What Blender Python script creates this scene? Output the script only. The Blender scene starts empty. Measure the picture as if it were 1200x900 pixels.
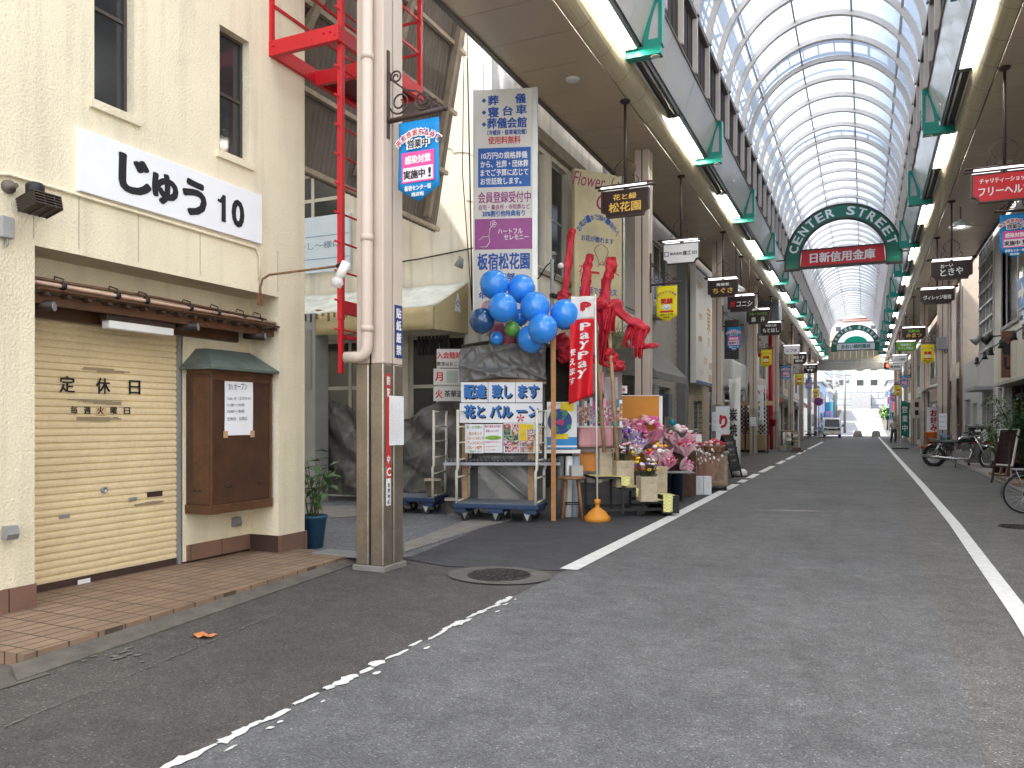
import bpy, bmesh, math, random
from mathutils import Vector, Matrix
random.seed(11)
S = bpy.context.scene
COL = S.collection
R = math.radians
PI = math.pi

# ------------------------------------------------------------------ camera
YAW = math.atan(413 / 920)
cam_d = bpy.data.cameras.new('camera')
cam_d.sensor_width = 36
cam_d.lens = 36 * 920 / 1200
cam_d.shift_y = 44 / 1200
cam_d.clip_end = 2000
cam_d.clip_start = 0.05
cam = bpy.data.objects.new('camera', cam_d)
COL.objects.link(cam)
cam.location = (0, 0, 1.5)
cam.rotation_euler = (PI / 2, 0, YAW)
S.camera = cam

# ------------------------------------------------------------------ sky, sun, exposure
SUN_EL, SUN_AZ = R(56), R(-105)          # azimuth measured from +Y towards +X
w = bpy.data.worlds.new('World')
S.world = w
w.use_nodes = True
nt = w.node_tree
nt.nodes.clear()
out = nt.nodes.new('ShaderNodeOutputWorld')
bg = nt.nodes.new('ShaderNodeBackground')
sky = nt.nodes.new('ShaderNodeTexSky')
sky.sky_type = 'NISHITA'
sky.sun_disc = False
sky.sun_elevation = SUN_EL
sky.sun_rotation = SUN_AZ
sky.dust_density = 2.0
sky.ozone_density = 1.0
tc = nt.nodes.new('ShaderNodeTexCoord')
nz = nt.nodes.new('ShaderNodeTexNoise')
nz.inputs['Scale'].default_value = 2.6
nz.inputs['Detail'].default_value = 7
rp = nt.nodes.new('ShaderNodeValToRGB')
rp.color_ramp.elements[0].position = 0.40
rp.color_ramp.elements[1].position = 0.62
mx = nt.nodes.new('ShaderNodeMix')
mx.data_type = 'RGBA'
mx.inputs['B'].default_value = (9.5, 9.6, 9.8, 1)
nt.links.new(tc.outputs['Generated'], nz.inputs['Vector'])
nt.links.new(nz.outputs['Fac'], rp.inputs['Fac'])
nt.links.new(rp.outputs['Color'], mx.inputs['Factor'])
nt.links.new(sky.outputs['Color'], mx.inputs['A'])
nt.links.new(mx.outputs['Result'], bg.inputs['Color'])
bg.inputs['Strength'].default_value = 0.12
nt.links.new(bg.outputs['Background'], out.inputs['Surface'])

sl = bpy.data.lights.new('sun', 'SUN')
sl.energy = 4.0
sl.angle = R(0.5)
sl.color = (1.0, 0.95, 0.88)
sun = bpy.data.objects.new('sun', sl)
COL.objects.link(sun)
sd = Vector((math.sin(SUN_AZ) * math.cos(SUN_EL), math.cos(SUN_AZ) * math.cos(SUN_EL), math.sin(SUN_EL)))
sun.rotation_euler = sd.to_track_quat('Z', 'Y').to_euler()
sun.location = (-20, -5, 40)

vs = S.view_settings
vs.view_transform = 'Standard'
vs.look = 'None'
vs.gamma = 1
vs.use_curve_mapping = False
vs.exposure = 2.15
S.cycles.use_denoising = True
S.cycles.max_bounces = 7
S.cycles.diffuse_bounces = 5
S.cycles.glossy_bounces = 3
S.cycles.transmission_bounces = 4
S.cycles.transparent_max_bounces = 8
S.cycles.sample_clamp_indirect = 6
S.cycles.caustics_reflective = False
S.cycles.caustics_refractive = False

# ------------------------------------------------------------------ survey helpers (world metres from sight lines)
CY, SY = math.cos(YAW), math.sin(YAW)
def ray(px, py):
    a = (px - 600) / 920.; b = (494. - py) / 920.
    return Vector((-SY + CY * a, CY + SY * a, b))
def on(px, py, X=None, Y=None, Z=None):
    r = ray(px, py)
    t = X / r.x if X is not None else (Y / r.y if Y is not None else (Z - 1.5) / r.z)
    return Vector((r.x * t, r.y * t, 1.5 + r.z * t))
def gnd(px, py):
    return on(px, py, Z=0.0)
def dep(px, py, d):
    return ray(px, py) * d + Vector((0, 0, 1.5))
class Loc:
    """a spot at depth d: metres per pixel there, so sizes can be read off"""
    def __init__(s, px, d):
        s.px, s.d, s.m = px, d, d / 920.
        p = dep(px, 494, d); s.o = Vector((p.x, p.y, 0))
    def x(s, px): return (px - s.px) * s.m
    def z(s, py): return 1.5 + (494 - py) * s.m

# ------------------------------------------------------------------ materials
MATS = {}
def srgb(r, g, b):
    f = lambda c: (c / 255 / 12.92) if c / 255 <= .04045 else ((c / 255 + .055) / 1.055) ** 2.4
    return (f(r), f(g), f(b))
def mat(name, col, rough=.6, metal=0., var=.12, scale=2.5, bump=0., bscale=60., fine=0., fscale=120., spec=.4, coat=0.):
    if name in MATS: return MATS[name]
    m = bpy.data.materials.new(name); m.use_nodes = True
    t = m.node_tree; b = t.nodes['Principled BSDF']
    b.inputs['Roughness'].default_value = rough
    b.inputs['Metallic'].default_value = metal
    b.inputs['Specular IOR Level'].default_value = spec
    if coat: b.inputs['Coat Weight'].default_value = coat
    g = t.nodes.new('ShaderNodeNewGeometry')
    n = t.nodes.new('ShaderNodeTexNoise'); n.inputs['Scale'].default_value = scale; n.inputs['Detail'].default_value = 6
    n.inputs['Roughness'].default_value = .62
    t.links.new(g.outputs['Position'], n.inputs['Vector'])
    mr = t.nodes.new('ShaderNodeMapRange')
    mr.inputs['From Min'].default_value = .3; mr.inputs['From Max'].default_value = .7
    mr.inputs['To Min'].default_value = 1 - var; mr.inputs['To Max'].default_value = 1 + var * .6
    t.links.new(n.outputs['Fac'], mr.inputs['Value'])
    val = mr.outputs['Result']
    if fine:
        n2 = t.nodes.new('ShaderNodeTexNoise'); n2.inputs['Scale'].default_value = fscale; n2.inputs['Detail'].default_value = 2
        t.links.new(g.outputs['Position'], n2.inputs['Vector'])
        m2 = t.nodes.new('ShaderNodeMapRange')
        m2.inputs['From Min'].default_value = .3; m2.inputs['From Max'].default_value = .7
        m2.inputs['To Min'].default_value = 1 - fine; m2.inputs['To Max'].default_value = 1 + fine
        t.links.new(n2.outputs['Fac'], m2.inputs['Value'])
        mm = t.nodes.new('ShaderNodeMath'); mm.operation = 'MULTIPLY'
        t.links.new(val, mm.inputs[0]); t.links.new(m2.outputs['Result'], mm.inputs[1]); val = mm.outputs[0]
    vm = t.nodes.new('ShaderNodeVectorMath'); vm.operation = 'SCALE'
    vm.inputs[0].default_value = col
    t.links.new(val, vm.inputs['Scale'])
    t.links.new(vm.outputs['Vector'], b.inputs['Base Color'])
    if bump:
        n3 = t.nodes.new('ShaderNodeTexNoise'); n3.inputs['Scale'].default_value = bscale; n3.inputs['Detail'].default_value = 3
        t.links.new(g.outputs['Position'], n3.inputs['Vector'])
        bp = t.nodes.new('ShaderNodeBump'); bp.inputs['Strength'].default_value = bump; bp.inputs['Distance'].default_value = .02
        t.links.new(n3.outputs['Fac'], bp.inputs['Height'])
        t.links.new(bp.outputs['Normal'], b.inputs['Normal'])
    MATS[name] = m
    return m
def emit(name, col, st):
    if name in MATS: return MATS[name]
    m = bpy.data.materials.new(name); m.use_nodes = True
    b = m.node_tree.nodes['Principled BSDF']
    b.inputs['Base Color'].default_value = (*col, 1)
    b.inputs['Emission Color'].default_value = (*col, 1)
    b.inputs['Emission Strength'].default_value = st
    MATS[name] = m
    return m
def bricks(name, c1, c2, mortar, bw, bh, ms=.006, rough=.6, bump=.4, axes='YZ', var=.1, offset=.5):
    if name in MATS: return MATS[name]
    m = mat(name, c1, rough, var=var, scale=3)
    t = m.node_tree; b = t.nodes['Principled BSDF']
    g = t.nodes.new('ShaderNodeNewGeometry'); sp = t.nodes.new('ShaderNodeSeparateXYZ'); cb = t.nodes.new('ShaderNodeCombineXYZ')
    t.links.new(g.outputs['Position'], sp.inputs[0])
    t.links.new(sp.outputs[axes[0]], cb.inputs['X']); t.links.new(sp.outputs[axes[1]], cb.inputs['Y'])
    br = t.nodes.new('ShaderNodeTexBrick')
    br.offset = offset
    br.inputs['Scale'].default_value = 1
    br.inputs['Color1'].default_value = (*c1, 1); br.inputs['Color2'].default_value = (*c2, 1); br.inputs['Mortar'].default_value = (*mortar, 1)
    br.inputs['Mortar Size'].default_value = ms; br.inputs['Brick Width'].default_value = bw; br.inputs['Row Height'].default_value = bh
    t.links.new(cb.outputs[0], br.inputs['Vector'])
    sc = [n for n in t.nodes if n.type == 'VECT_MATH'][0]
    t.links.new(br.outputs['Color'], sc.inputs[0])
    bp = t.nodes.new('ShaderNodeBump'); bp.inputs['Strength'].default_value = bump; bp.inputs['Distance'].default_value = .01; bp.invert = True
    t.links.new(br.outputs['Fac'], bp.inputs['Height']); t.links.new(bp.outputs['Normal'], b.inputs['Normal'])
    return m

M_WHITE = mat('white paint', (.78, .78, .76), .5)
M_PAPER = mat('paper', (.80, .81, .84), .7, var=.05)
M_BLACK = mat('black', (.012, .012, .013), .5)
M_DARK = mat('dark interior', (.02, .018, .016), .8)
M_INK = mat('black ink', (.01, .01, .012), .6, var=.02)
M_BLUEINK = mat('blue ink', (.015, .085, .36), .6, var=.05)
M_PURINK = mat('purple ink', (.30, .05, .22), .6, var=.05)
M_REDINK = mat('red ink', (.55, .02, .03), .6, var=.05)
M_WINK = mat('white lettering', (.85, .85, .85), .5, var=.03)
M_GOLD = mat('gold lettering', (.75, .48, .10), .45, var=.05)
M_GRNINK = mat('green lettering', (.22, .55, .08), .5, var=.05)
M_GREY = mat('grey metal', (.30, .31, .31), .45, .3)
M_GREYP = mat('grey paint', (.32, .32, .31), .6)
M_STEEL = mat('galvanised steel', (.45, .46, .47), .38, .7)
M_RED = mat('red paint', (.52, .012, .02), .4, var=.12)
M_BEIGE = mat('beige column paint', (.56, .47, .40), .5, var=.06)
M_INOX = mat('stainless cladding', (.40, .35, .285), .32, .8, var=.22, scale=3, fine=.08, fscale=40)
M_STUCCO = mat('cream stucco', (.78, .70, .52), .9, var=.07, scale=1.3, bump=.5, bscale=50, fine=.05, fscale=60)
def streaks(m, amt=.10):
    t = m.node_tree; g = t.nodes.new('ShaderNodeNewGeometry'); mp = t.nodes.new('ShaderNodeMapping'); mp.inputs['Scale'].default_value = (5, 5, .35); n = t.nodes.new('ShaderNodeTexNoise'); n.inputs['Scale'].default_value = 1.3; n.inputs['Detail'].default_value = 5
    t.links.new(g.outputs['Position'], mp.inputs[0]); t.links.new(mp.outputs[0], n.inputs['Vector']); r = t.nodes.new('ShaderNodeMapRange')
    for k, v in zip(('From Min', 'From Max', 'To Min', 'To Max'), (.5, .75, 1., 1 - amt)): r.inputs[k].default_value = v
    t.links.new(n.outputs['Fac'], r.inputs['Value']); sc = [q for q in t.nodes if q.type == 'VECT_MATH'][0]; old = sc.inputs['Scale'].links[0].from_socket; mu = t.nodes.new('ShaderNodeMath'); mu.operation = 'MULTIPLY'
    t.links.new(old, mu.inputs[0]); t.links.new(r.outputs['Result'], mu.inputs[1]); t.links.new(mu.outputs[0], sc.inputs['Scale'])
streaks(M_STUCCO, .16)
M_CREAM = mat('cream render', (.74, .70, .59), .9, var=.2, scale=.8, bump=.3, bscale=40)
streaks(M_CREAM, .3)
M_GLASS = mat('dark window glass', (.035, .038, .04), .08, var=.3, scale=1.2, spec=.6)
M_ALU = mat('aluminium frame', (.55, .55, .53), .4, .5)
M_BROWN = mat('brown sign metal', (.055, .032, .028), .45, var=.15)
M_BOARD = mat('dark brown sign board', (.030, .014, .013), .4, var=.12)
M_WOOD = mat('varnished wood', (.105, .048, .022), .45, var=.35, scale=9)
M_WOODL = mat('light timber', (.42, .26, .13), .6, var=.25, scale=10)
M_WOODP = mat('pale crate wood', (.50, .42, .30), .7, var=.2, scale=12)
M_CRATE = mat('brown crate wood', (.27, .19, .13), .75, var=.3, scale=12)
M_NAVY = mat('navy cart', (.025, .055, .12), .5, var=.25, scale=12)
M_IVORY = mat('ivory frame', (.70, .68, .58), .45, var=.15, scale=12)
M_RUBBER = mat('rubber', (.018, .018, .018), .7)
M_TUBE = emit('lit fluorescent', (1, .96, .87), 17)
M_STUBE = emit('sign strip lamp', (1, .97, .98), .55)
M_TUBEOFF = mat('unlit fluorescent', (.62, .62, .60), .25)
M_SOFFIT = mat('tan soffit panel', (.53, .435, .315), .32, var=.08, scale=.7)
M_TAN = mat('tan cove', (.58, .51, .35), .26, var=.06, scale=1)
M_PANEL = mat('white fascia panel', (.84, .80, .72), .14, var=.05, scale=.6)
M_TEAL = mat('teal bracket', (.01, .30, .23), .28, var=.08)
M_SGREEN = mat('green arch', (.006, .16, .10), .35, var=.08)
M_BRIGHTRED = mat('bright red', (.60, .012, .02), .4, var=.06)
M_LOUVRE = mat('brown louvre', (.105, .08, .066), .6, var=.15)
M_RIB = mat('beige rib', (.80, .70, .62), .45, var=.08)
M_LEAF = mat('leaf', (.05, .12, .03), .5, var=.45, scale=25)
M_LEAFY = mat('young leaf', (.13, .20, .04), .5, var=.4, scale=25)
M_TARP = mat('black tarpaulin', (.115, .115, .11), .33, var=.3, scale=6, bump=.5, bscale=8, spec=.6)
M_TARPG = mat('grey tarpaulin', (.16, .16, .155), .34, var=.25, scale=6, bump=.6, bscale=11, spec=.6)

def glazing_mat():
    m = bpy.data.materials.new('translucent roof sheet'); m.use_nodes = True
    t = m.node_tree; t.nodes.clear()
    o = t.nodes.new('ShaderNodeOutputMaterial')
    tr = t.nodes.new('ShaderNodeBsdfTranslucent'); tr.inputs['Color'].default_value = (.205, .245, .298, 1)
    tp = t.nodes.new('ShaderNodeBsdfTransparent'); tp.inputs['Color'].default_value = (.55, .60, .66, 1)
    gl = t.nodes.new('ShaderNodeBsdfGlossy'); gl.inputs['Roughness'].default_value = .12; gl.inputs['Color'].default_value = (.8, .8, .8, 1)
    m1 = t.nodes.new('ShaderNodeMixShader'); m1.inputs[0].default_value = .06
    m2 = t.nodes.new('ShaderNodeMixShader'); m2.inputs[0].default_value = .06
    t.links.new(tr.outputs[0], m1.inputs[1]); t.links.new(tp.outputs[0], m1.inputs[2])
    t.links.new(m1.outputs[0], m2.inputs[1]); t.links.new(gl.outputs[0], m2.inputs[2])
    t.links.new(m2.outputs[0], o.inputs['Surface'])
    return m
M_GLAZING = glazing_mat()
def clear_mat(name, col, alpha, rough=.2):
    m = mat(name, col, rough, var=.1, spec=.6)
    m.node_tree.nodes['Principled BSDF'].inputs['Alpha'].default_value = alpha
    return m
M_PLASTIC = clear_mat('clear plastic sheet', (.32, .32, .31), .55)
M_CELLO = clear_mat('cellophane', (.8, .75, .76), .5)

def asphalt(name, base, speck=.9, rough=.82):
    m = bpy.data.materials.new(name); m.use_nodes = True
    t = m.node_tree; b = t.nodes['Principled BSDF']
    g = t.nodes.new('ShaderNodeNewGeometry')
    b.inputs['Roughness'].default_value = rough
    b.inputs['Specular IOR Level'].default_value = .45
    def noise(sc, det, rg=.6):
        n = t.nodes.new('ShaderNodeTexNoise'); n.inputs['Scale'].default_value = sc; n.inputs['Detail'].default_value = det
        n.inputs['Roughness'].default_value = rg
        t.links.new(g.outputs['Position'], n.inputs['Vector']); return n.outputs['Fac']
    def rng(s, a, c, lo, hi):
        r = t.nodes.new('ShaderNodeMapRange')
        for k, v in zip(('From Min', 'From Max', 'To Min', 'To Max'), (a, c, lo, hi)): r.inputs[k].default_value = v
        t.links.new(s, r.inputs['Value']); return r.outputs['Result']
    def mul(a, c):
        q = t.nodes.new('ShaderNodeMath'); q.operation = 'MULTIPLY'; t.links.new(a, q.inputs[0]); t.links.new(c, q.inputs[1]); return q.outputs[0]
    big = mul(rng(noise(.55, 5), .3, .7, .80, 1.18), rng(noise(2.1, 6, .75), .35, .68, .84, 1.16))
    mid = rng(noise(6, 6, .7), .3, .7, .80, 1.18)
    vo = t.nodes.new('ShaderNodeTexVoronoi'); vo.inputs['Scale'].default_value = 125
    t.links.new(g.outputs['Position'], vo.inputs['Vector'])
    sepc = t.nodes.new('ShaderNodeSeparateColor'); t.links.new(vo.outputs['Color'], sepc.inputs[0])
    grain = rng(sepc.outputs['Red'], .0, 1., 1 - speck * .45, 1 + speck * .5)
    pale = rng(sepc.outputs['Green'], .93, 1., 1., 1 + speck * 1.6)
    v = mul(mul(big, mid), mul(grain, pale))
    vm = t.nodes.new('ShaderNodeVectorMath'); vm.operation = 'SCALE'; vm.inputs[0].default_value = base
    t.links.new(v, vm.inputs['Scale']); t.links.new(vm.outputs['Vector'], b.inputs['Base Color'])
    bp = t.nodes.new('ShaderNodeBump'); bp.inputs['Strength'].default_value = .5; bp.inputs['Distance'].default_value = .006
    t.links.new(vo.outputs['Distance'], bp.inputs['Height']); t.links.new(bp.outputs['Normal'], b.inputs['Normal'])
    return m
A_SIDE = asphalt('weathered asphalt', (.068, .063, .057))
A_MID = asphalt('grey lane asphalt', (.112, .112, .113), .75)
A_RIGHT = asphalt('right strip asphalt', (.112, .109, .105))
A_NEW = asphalt('new dark asphalt', (.056, .056, .060), .4)
A_ALLEY = asphalt('alley asphalt', (.135, .14, .155), 1.1)
M_CONC = mat('concrete', (.23, .22, .20), .85, var=.25, scale=4, bump=.3, bscale=90, fine=.1, fscale=150)
def worn_paint():
    m = mat('worn road paint', (.72, .72, .70), .7, var=.12, scale=8, fine=.08)
    t = m.node_tree; b = t.nodes['Principled BSDF']
    g = t.nodes.new('ShaderNodeNewGeometry'); n = t.nodes.new('ShaderNodeTexNoise')
    n.inputs['Scale'].default_value = 16; n.inputs['Detail'].default_value = 5; n.inputs['Roughness'].default_value = .7
    t.links.new(g.outputs['Position'], n.inputs['Vector'])
    r = t.nodes.new('ShaderNodeMapRange')
    for k, v in zip(('From Min', 'From Max', 'To Min', 'To Max'), (.35, .40, 0., 1.)): r.inputs[k].default_value = v
    t.links.new(n.outputs['Fac'], r.inputs['Value']); t.links.new(r.outputs['Result'], b.inputs['Alpha'])
    return m
M_PAINT = worn_paint()
M_PAINTR = mat('road paint', (.70, .70, .68), .7, var=.15, scale=8, fine=.08)

# ------------------------------------------------------------------ mesh helpers
class MB:
    def __init__(s): s.v = []; s.f = []; s.sm = []
    def face(s, pts, smooth=False):
        n = len(s.v); s.v += [tuple(p) for p in pts]; s.f.append(tuple(range(n, n + len(pts)))); s.sm.append(smooth); return s
    def box(s, x0, x1, y0, y1, z0, z1, M=None):
        c = [Vector((x, y, z)) for z in (z0, z1) for y in (y0, y1) for x in (x0, x1)]
        if M: c = [M @ p for p in c]
        n = len(s.v); s.v += [tuple(p) for p in c]
        for q in ((0, 2, 3, 1), (4, 5, 7, 6), (0, 1, 5, 4), (2, 6, 7, 3), (0, 4, 6, 2), (1, 3, 7, 5)):
            s.f.append(tuple(n + i for i in q)); s.sm.append(False)
        return s
    def tube(s, pts, r, seg=8, caps=True):
        pts = [Vector(p) for p in pts]
        rad = r if isinstance(r, (list, tuple)) else [r] * len(pts)
        n0 = len(s.v); up = None
        for i, p in enumerate(pts):
            a = pts[max(i - 1, 0)]; b = pts[min(i + 1, len(pts) - 1)]
            t = (b - a); t = t.normalized() if t.length > 1e-9 else Vector((0, 0, 1))
            if up is None:
                up = Vector((0, 0, 1)) if abs(t.z) < .9 else Vector((1, 0, 0))
            u = (up - t * up.dot(t))
            if u.length < 1e-6: u = t.orthogonal()
            u.normalize(); w_ = t.cross(u); up = u
            for k in range(seg):
                an = 2 * PI * k / seg + PI / seg
                s.v.append(tuple(p + (u * math.cos(an) + w_ * math.sin(an)) * rad[i]))
        for i in range(len(pts) - 1):
            for k in range(seg):
                a = n0 + i * seg + k; b = n0 + i * seg + (k + 1) % seg
                s.f.append((a, b, b + seg, a + seg)); s.sm.append(seg > 4)
        if caps:
            s.f.append(tuple(n0 + k for k in reversed(range(seg)))); s.sm.append(False)
            e = n0 + (len(pts) - 1) * seg
            s.f.append(tuple(e + k for k in range(seg))); s.sm.append(False)
        return s
    def bar(s, a, b, w_, h=None):
        """square bar between two points"""
        return s.tube([a, b], (w_ if h is None else (w_ + h) / 2) * .7071, 4)
    def lathe(s, prof, c=(0, 0, 0), seg=16, M=None):
        n0 = len(s.v); c = Vector(c)
        for r, z in prof:
            for k in range(seg):
                p = Vector((r * math.cos(2 * PI * k / seg), r * math.sin(2 * PI * k / seg), z))
                s.v.append(tuple((M @ p if M else p) + c))
        for i in range(len(prof) - 1):
            for k in range(seg):
                a = n0 + i * seg + k; b = n0 + i * seg + (k + 1) % seg
                s.f.append((a, b, b + seg, a + seg)); s.sm.append(True)
        if prof[0][0] > 1e-4: s.f.append(tuple(n0 + k for k in reversed(range(seg)))); s.sm.append(False)
        e = n0 + (len(prof) - 1) * seg
        if prof[-1][0] > 1e-4: s.f.append(tuple(e + k for k in range(seg))); s.sm.append(False)
        return s
    def ball(s, c, r, seg=12, rings=8, sc=(1, 1, 1)):
        pr = [(max(math.sin(PI * i / rings), 1e-5) * r, -math.cos(PI * i / rings) * r) for i in range(rings + 1)]
        M = Matrix.Diagonal((*sc, 1))
        return s.lathe(pr, c, seg, M)
    def prism(s, poly, y0, y1, M=None):
        """poly in (x,z), extruded along y; counter-clockwise seen from -y"""
        n = len(poly); A = [Vector((x, y0, z)) for x, z in poly]; B = [Vector((x, y1, z)) for x, z in poly]
        if M: A = [M @ p for p in A]; B = [M @ p for p in B]
        s.face(A); s.face(list(reversed(B)))
        for i in range(n):
            j = (i + 1) % n; s.face([A[j], A[i], B[i], B[j]])
        return s
    def grid(s, fn, nu, nv, smooth=True):
        n0 = len(s.v)
        for j in range(nv + 1):
            for i in range(nu + 1): s.v.append(tuple(fn(i / nu, j / nv)))
        for j in range(nv):
            for i in range(nu):
                a = n0 + j * (nu + 1) + i; s.f.append((a, a + 1, a + nu + 2, a + nu + 1)); s.sm.append(smooth)
        return s
    def build(s, name, m, parent=None, bevel=0., loc=None, rz=0., solid=0.):
        me = bpy.data.meshes.new(name)
        me.from_pydata(s.v, [], s.f); me.polygons.foreach_set('use_smooth', s.sm)
        if m: me.materials.append(m)
        me.update()
        o = bpy.data.objects.new(name, me); COL.objects.link(o)
        if parent: o.parent = parent
        if loc is not None: o.location = loc
        if rz: o.rotation_euler.z = rz
        if solid:
            md = o.modifiers.new('solid', 'SOLIDIFY'); md.thickness = solid; md.offset = 0
        if bevel:
            md = o.modifiers.new('bevel', 'BEVEL'); md.width = bevel; md.segments = 2; md.limit_method = 'ANGLE'
        return o
def box(name, m, b, parent=None, bevel=0.):
    return MB().box(*b).build(name, m, parent, bevel)
def thing(name, label, cat, loc=(0, 0, 0), rz=0., group=None):
    o = bpy.data.objects.new(name, None); COL.objects.link(o)
    o.empty_display_size = .2; o.location = loc; o.rotation_euler.z = rz
    o['label'] = label; o['category'] = cat
    if group: o['group'] = group
    return o
def tag(o, label, cat, group=None):
    o['label'] = label; o['category'] = cat
    if group: o['group'] = group
    return o
def struct(o): o['kind'] = 'structure'; return o
def copy_tree(o, parent=None):
    c = o.copy(); COL.objects.link(c)
    if parent: c.parent = parent
    for ch in list(o.children): copy_tree(ch, c)
    return c
def front(dx=0., dz=0., t=0.):
    return Matrix.Translation((dx, -t, dz)) @ Matrix.Rotation(PI / 2, 4, 'X')
_tc = {}
JP = bpy.data.fonts[0] if len(bpy.data.fonts) else None
def glyphs(s, bold=0., res=3):
    key = (s, bold)
    if key in _tc: return _tc[key]
    cu = bpy.data.curves.new('t', 'FONT'); cu.body = s; cu.align_x = 'CENTER'; cu.align_y = 'CENTER'; cu.resolution_u = res
    cu.offset = bold
    ob = bpy.data.objects.new('t', cu)
    me = bpy.data.meshes.new_from_object(ob)
    vs_ = [v.co.copy() for v in me.vertices]; fs = [tuple(p.vertices) for p in me.polygons]
    bpy.data.objects.remove(ob); bpy.data.curves.remove(cu); bpy.data.meshes.remove(me)
    if vs_:
        x0 = min(v.x for v in vs_); x1 = max(v.x for v in vs_); y0 = min(v.y for v in vs_); y1 = max(v.y for v in vs_)
        c = Vector(((x0 + x1) / 2, (y0 + y1) / 2, 0)); vs_ = [v - c for v in vs_]
        _tc[key] = (vs_, fs, x1 - x0, y1 - y0)
    else: _tc[key] = ([], [], 1, 1)
    return _tc[key]
def letters(parent, m, items, plane, name='lettering', bold=.012, lift=.003):
    """items: (text, cx, cy, height, width or None[, angle[, shear]]); one mesh, raised off the board by lift; weight is added by slightly shifted layers"""
    mb = MB(); q_ = 0
    sh_ = [(0, 0)] if bold < .005 else [(-1, -.6), (1, -.6), (-1, .6), (1, .6)] + ([(0, 0)] if bold > .03 else [])
    if bold >= .04: sh_ = [(math.cos(2 * PI * k / 14), math.sin(2 * PI * k / 14)) for k in range(14)] + [(0, 0)]
    for it in items:
        s_, cx, cy, h, wd = it[:5]; an = it[5] if len(it) > 5 else 0; sh = it[6] if len(it) > 6 else 0
        v, f, gw, gh = glyphs(s_, 0.)
        if not v: continue
        ky = h / gh; kx = wd / gw if wd else ky
        ca, sa = math.cos(an), math.sin(an)
        for i_, (ox, oy) in enumerate(sh_):
            n0 = len(mb.v)
            for p in v:
                x, y = (p.x + ox * bold) * kx, (p.y + oy * bold) * ky; x += sh * y
                mb.v.append(tuple(plane @ Vector((cx + x * ca - y * sa, cy + x * sa + y * ca, lift + (.0004 if len(sh_) < 6 else .00012) * i_))))
            for q in f: mb.f.append(tuple(n0 + i for i in q)); mb.sm.append(False)
    return mb.build(name, m, parent)
def arc_items(s, cx, cy, r, a0, a1, h, wd):
    n = len(s); o = []
    for i, ch in enumerate(s):
        if ch == ' ': continue
        a = a0 + (a1 - a0) * i / (n - 1)
        o.append((ch, cx + r * math.cos(a), cy + r * math.sin(a), h, wd if ch not in 'I' else wd * .4, a - PI / 2))
    return o
def vtext(s, cx, top, step, h, wd=None):
    return [(c, cx, top - step * (i + .5), h, wd or h * .9) for i, c in enumerate(s)]
def holes_wall(mb, u0, u1, z0, z1, holes, x, th, axis='X'):
    """wall face at axis=x (thickness th behind it), openings (u0,u1,z0,z1)"""
    us = sorted({u0, u1, *[h[0] for h in holes], *[h[1] for h in holes]}); zs = sorted({z0, z1, *[h[2] for h in holes], *[h[3] for h in holes]})
    inside = lambda u, z: any(h[0] < u < h[1] and h[2] < z < h[3] for h in holes) or not (u0 < u < u1 and z0 < z < z1)
    P = (lambda a, u, z: (a, u, z)) if axis == 'X' else (lambda a, u, z: (u, a, z))
    for i in range(len(us) - 1):
        for j in range(len(zs) - 1):
            a, b, c, d = us[i], us[i + 1], zs[j], zs[j + 1]
            if inside((a + b) / 2, (c + d) / 2): continue
            mb.face([P(x, a, c), P(x, b, c), P(x, b, d), P(x, a, d)])
            mb.face([P(x + th, a, d), P(x + th, b, d), P(x + th, b, c), P(x + th, a, c)])
            e = 1e-4
            if inside(a - e, (c + d) / 2): mb.face([P(x, a, d), P(x + th, a, d), P(x + th, a, c), P(x, a, c)])
            if inside(b + e, (c + d) / 2): mb.face([P(x, b, c), P(x + th, b, c), P(x + th, b, d), P(x, b, d)])
            if inside((a + b) / 2, c - e): mb.face([P(x, a, c), P(x + th, a, c), P(x + th, b, c), P(x, b, c)])
            if inside((a + b) / 2, d + e): mb.face([P(x, b, d), P(x + th, b, d), P(x + th, a, d), P(x, a, d)])
    return mb
def window(parent, x, u0, u1, z0, z1, axis='X', s=-1, frame=M_ALU, mull=1, rail=1, fw=.04, glass=M_GLASS):
    """frame and pane set into an opening; s: side of the wall the room is on"""
    f = MB(); g = MB(); d = s * .05
    def bx(mb, a, b, c, e, t0, t1):
        lo, hi = min(t0, t1), max(t0, t1)
        mb.box(lo, hi, a, b, c, e) if axis == 'X' else mb.box(a, b, lo, hi, c, e)
    bx(f, u0, u0 + fw, z0, z1, x, x + d); bx(f, u1 - fw, u1, z0, z1, x, x + d)
    bx(f, u0 + fw, u1 - fw, z0, z0 + fw, x, x + d); bx(f, u0 + fw, u1 - fw, z1 - fw, z1, x, x + d)
    for k in range(1, mull + 1):
        u = u0 + (u1 - u0) * k / (mull + 1); bx(f, u - fw / 2, u + fw / 2, z0 + fw, z1 - fw, x, x + d)
    for k in range(1, rail + 1):
        z = z0 + (z1 - z0) * k / (rail + 1); bx(f, u0 + fw, u1 - fw, z - fw / 2, z + fw / 2, x + d * .1, x + d * .9)
    o = f.build('window', frame, parent)
    bx(g, u0 + fw * .5, u1 - fw * .5, z0 + fw * .5, z1 - fw * .5, x + d * .4, x + d * .6)
    g.build('pane', glass, o)
    return o
def spiral(cx, cz, r, turns, start, n=22, flip=1, y=0., r1=.25):
    o = []
    for i in range(n + 1):
        t = i / n; a = start + flip * turns * 2 * PI * t; rr = r * (1 - (1 - r1) * t)
        o.append((cx + rr * math.cos(a), y, cz + rr * math.sin(a)))
    return o

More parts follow.
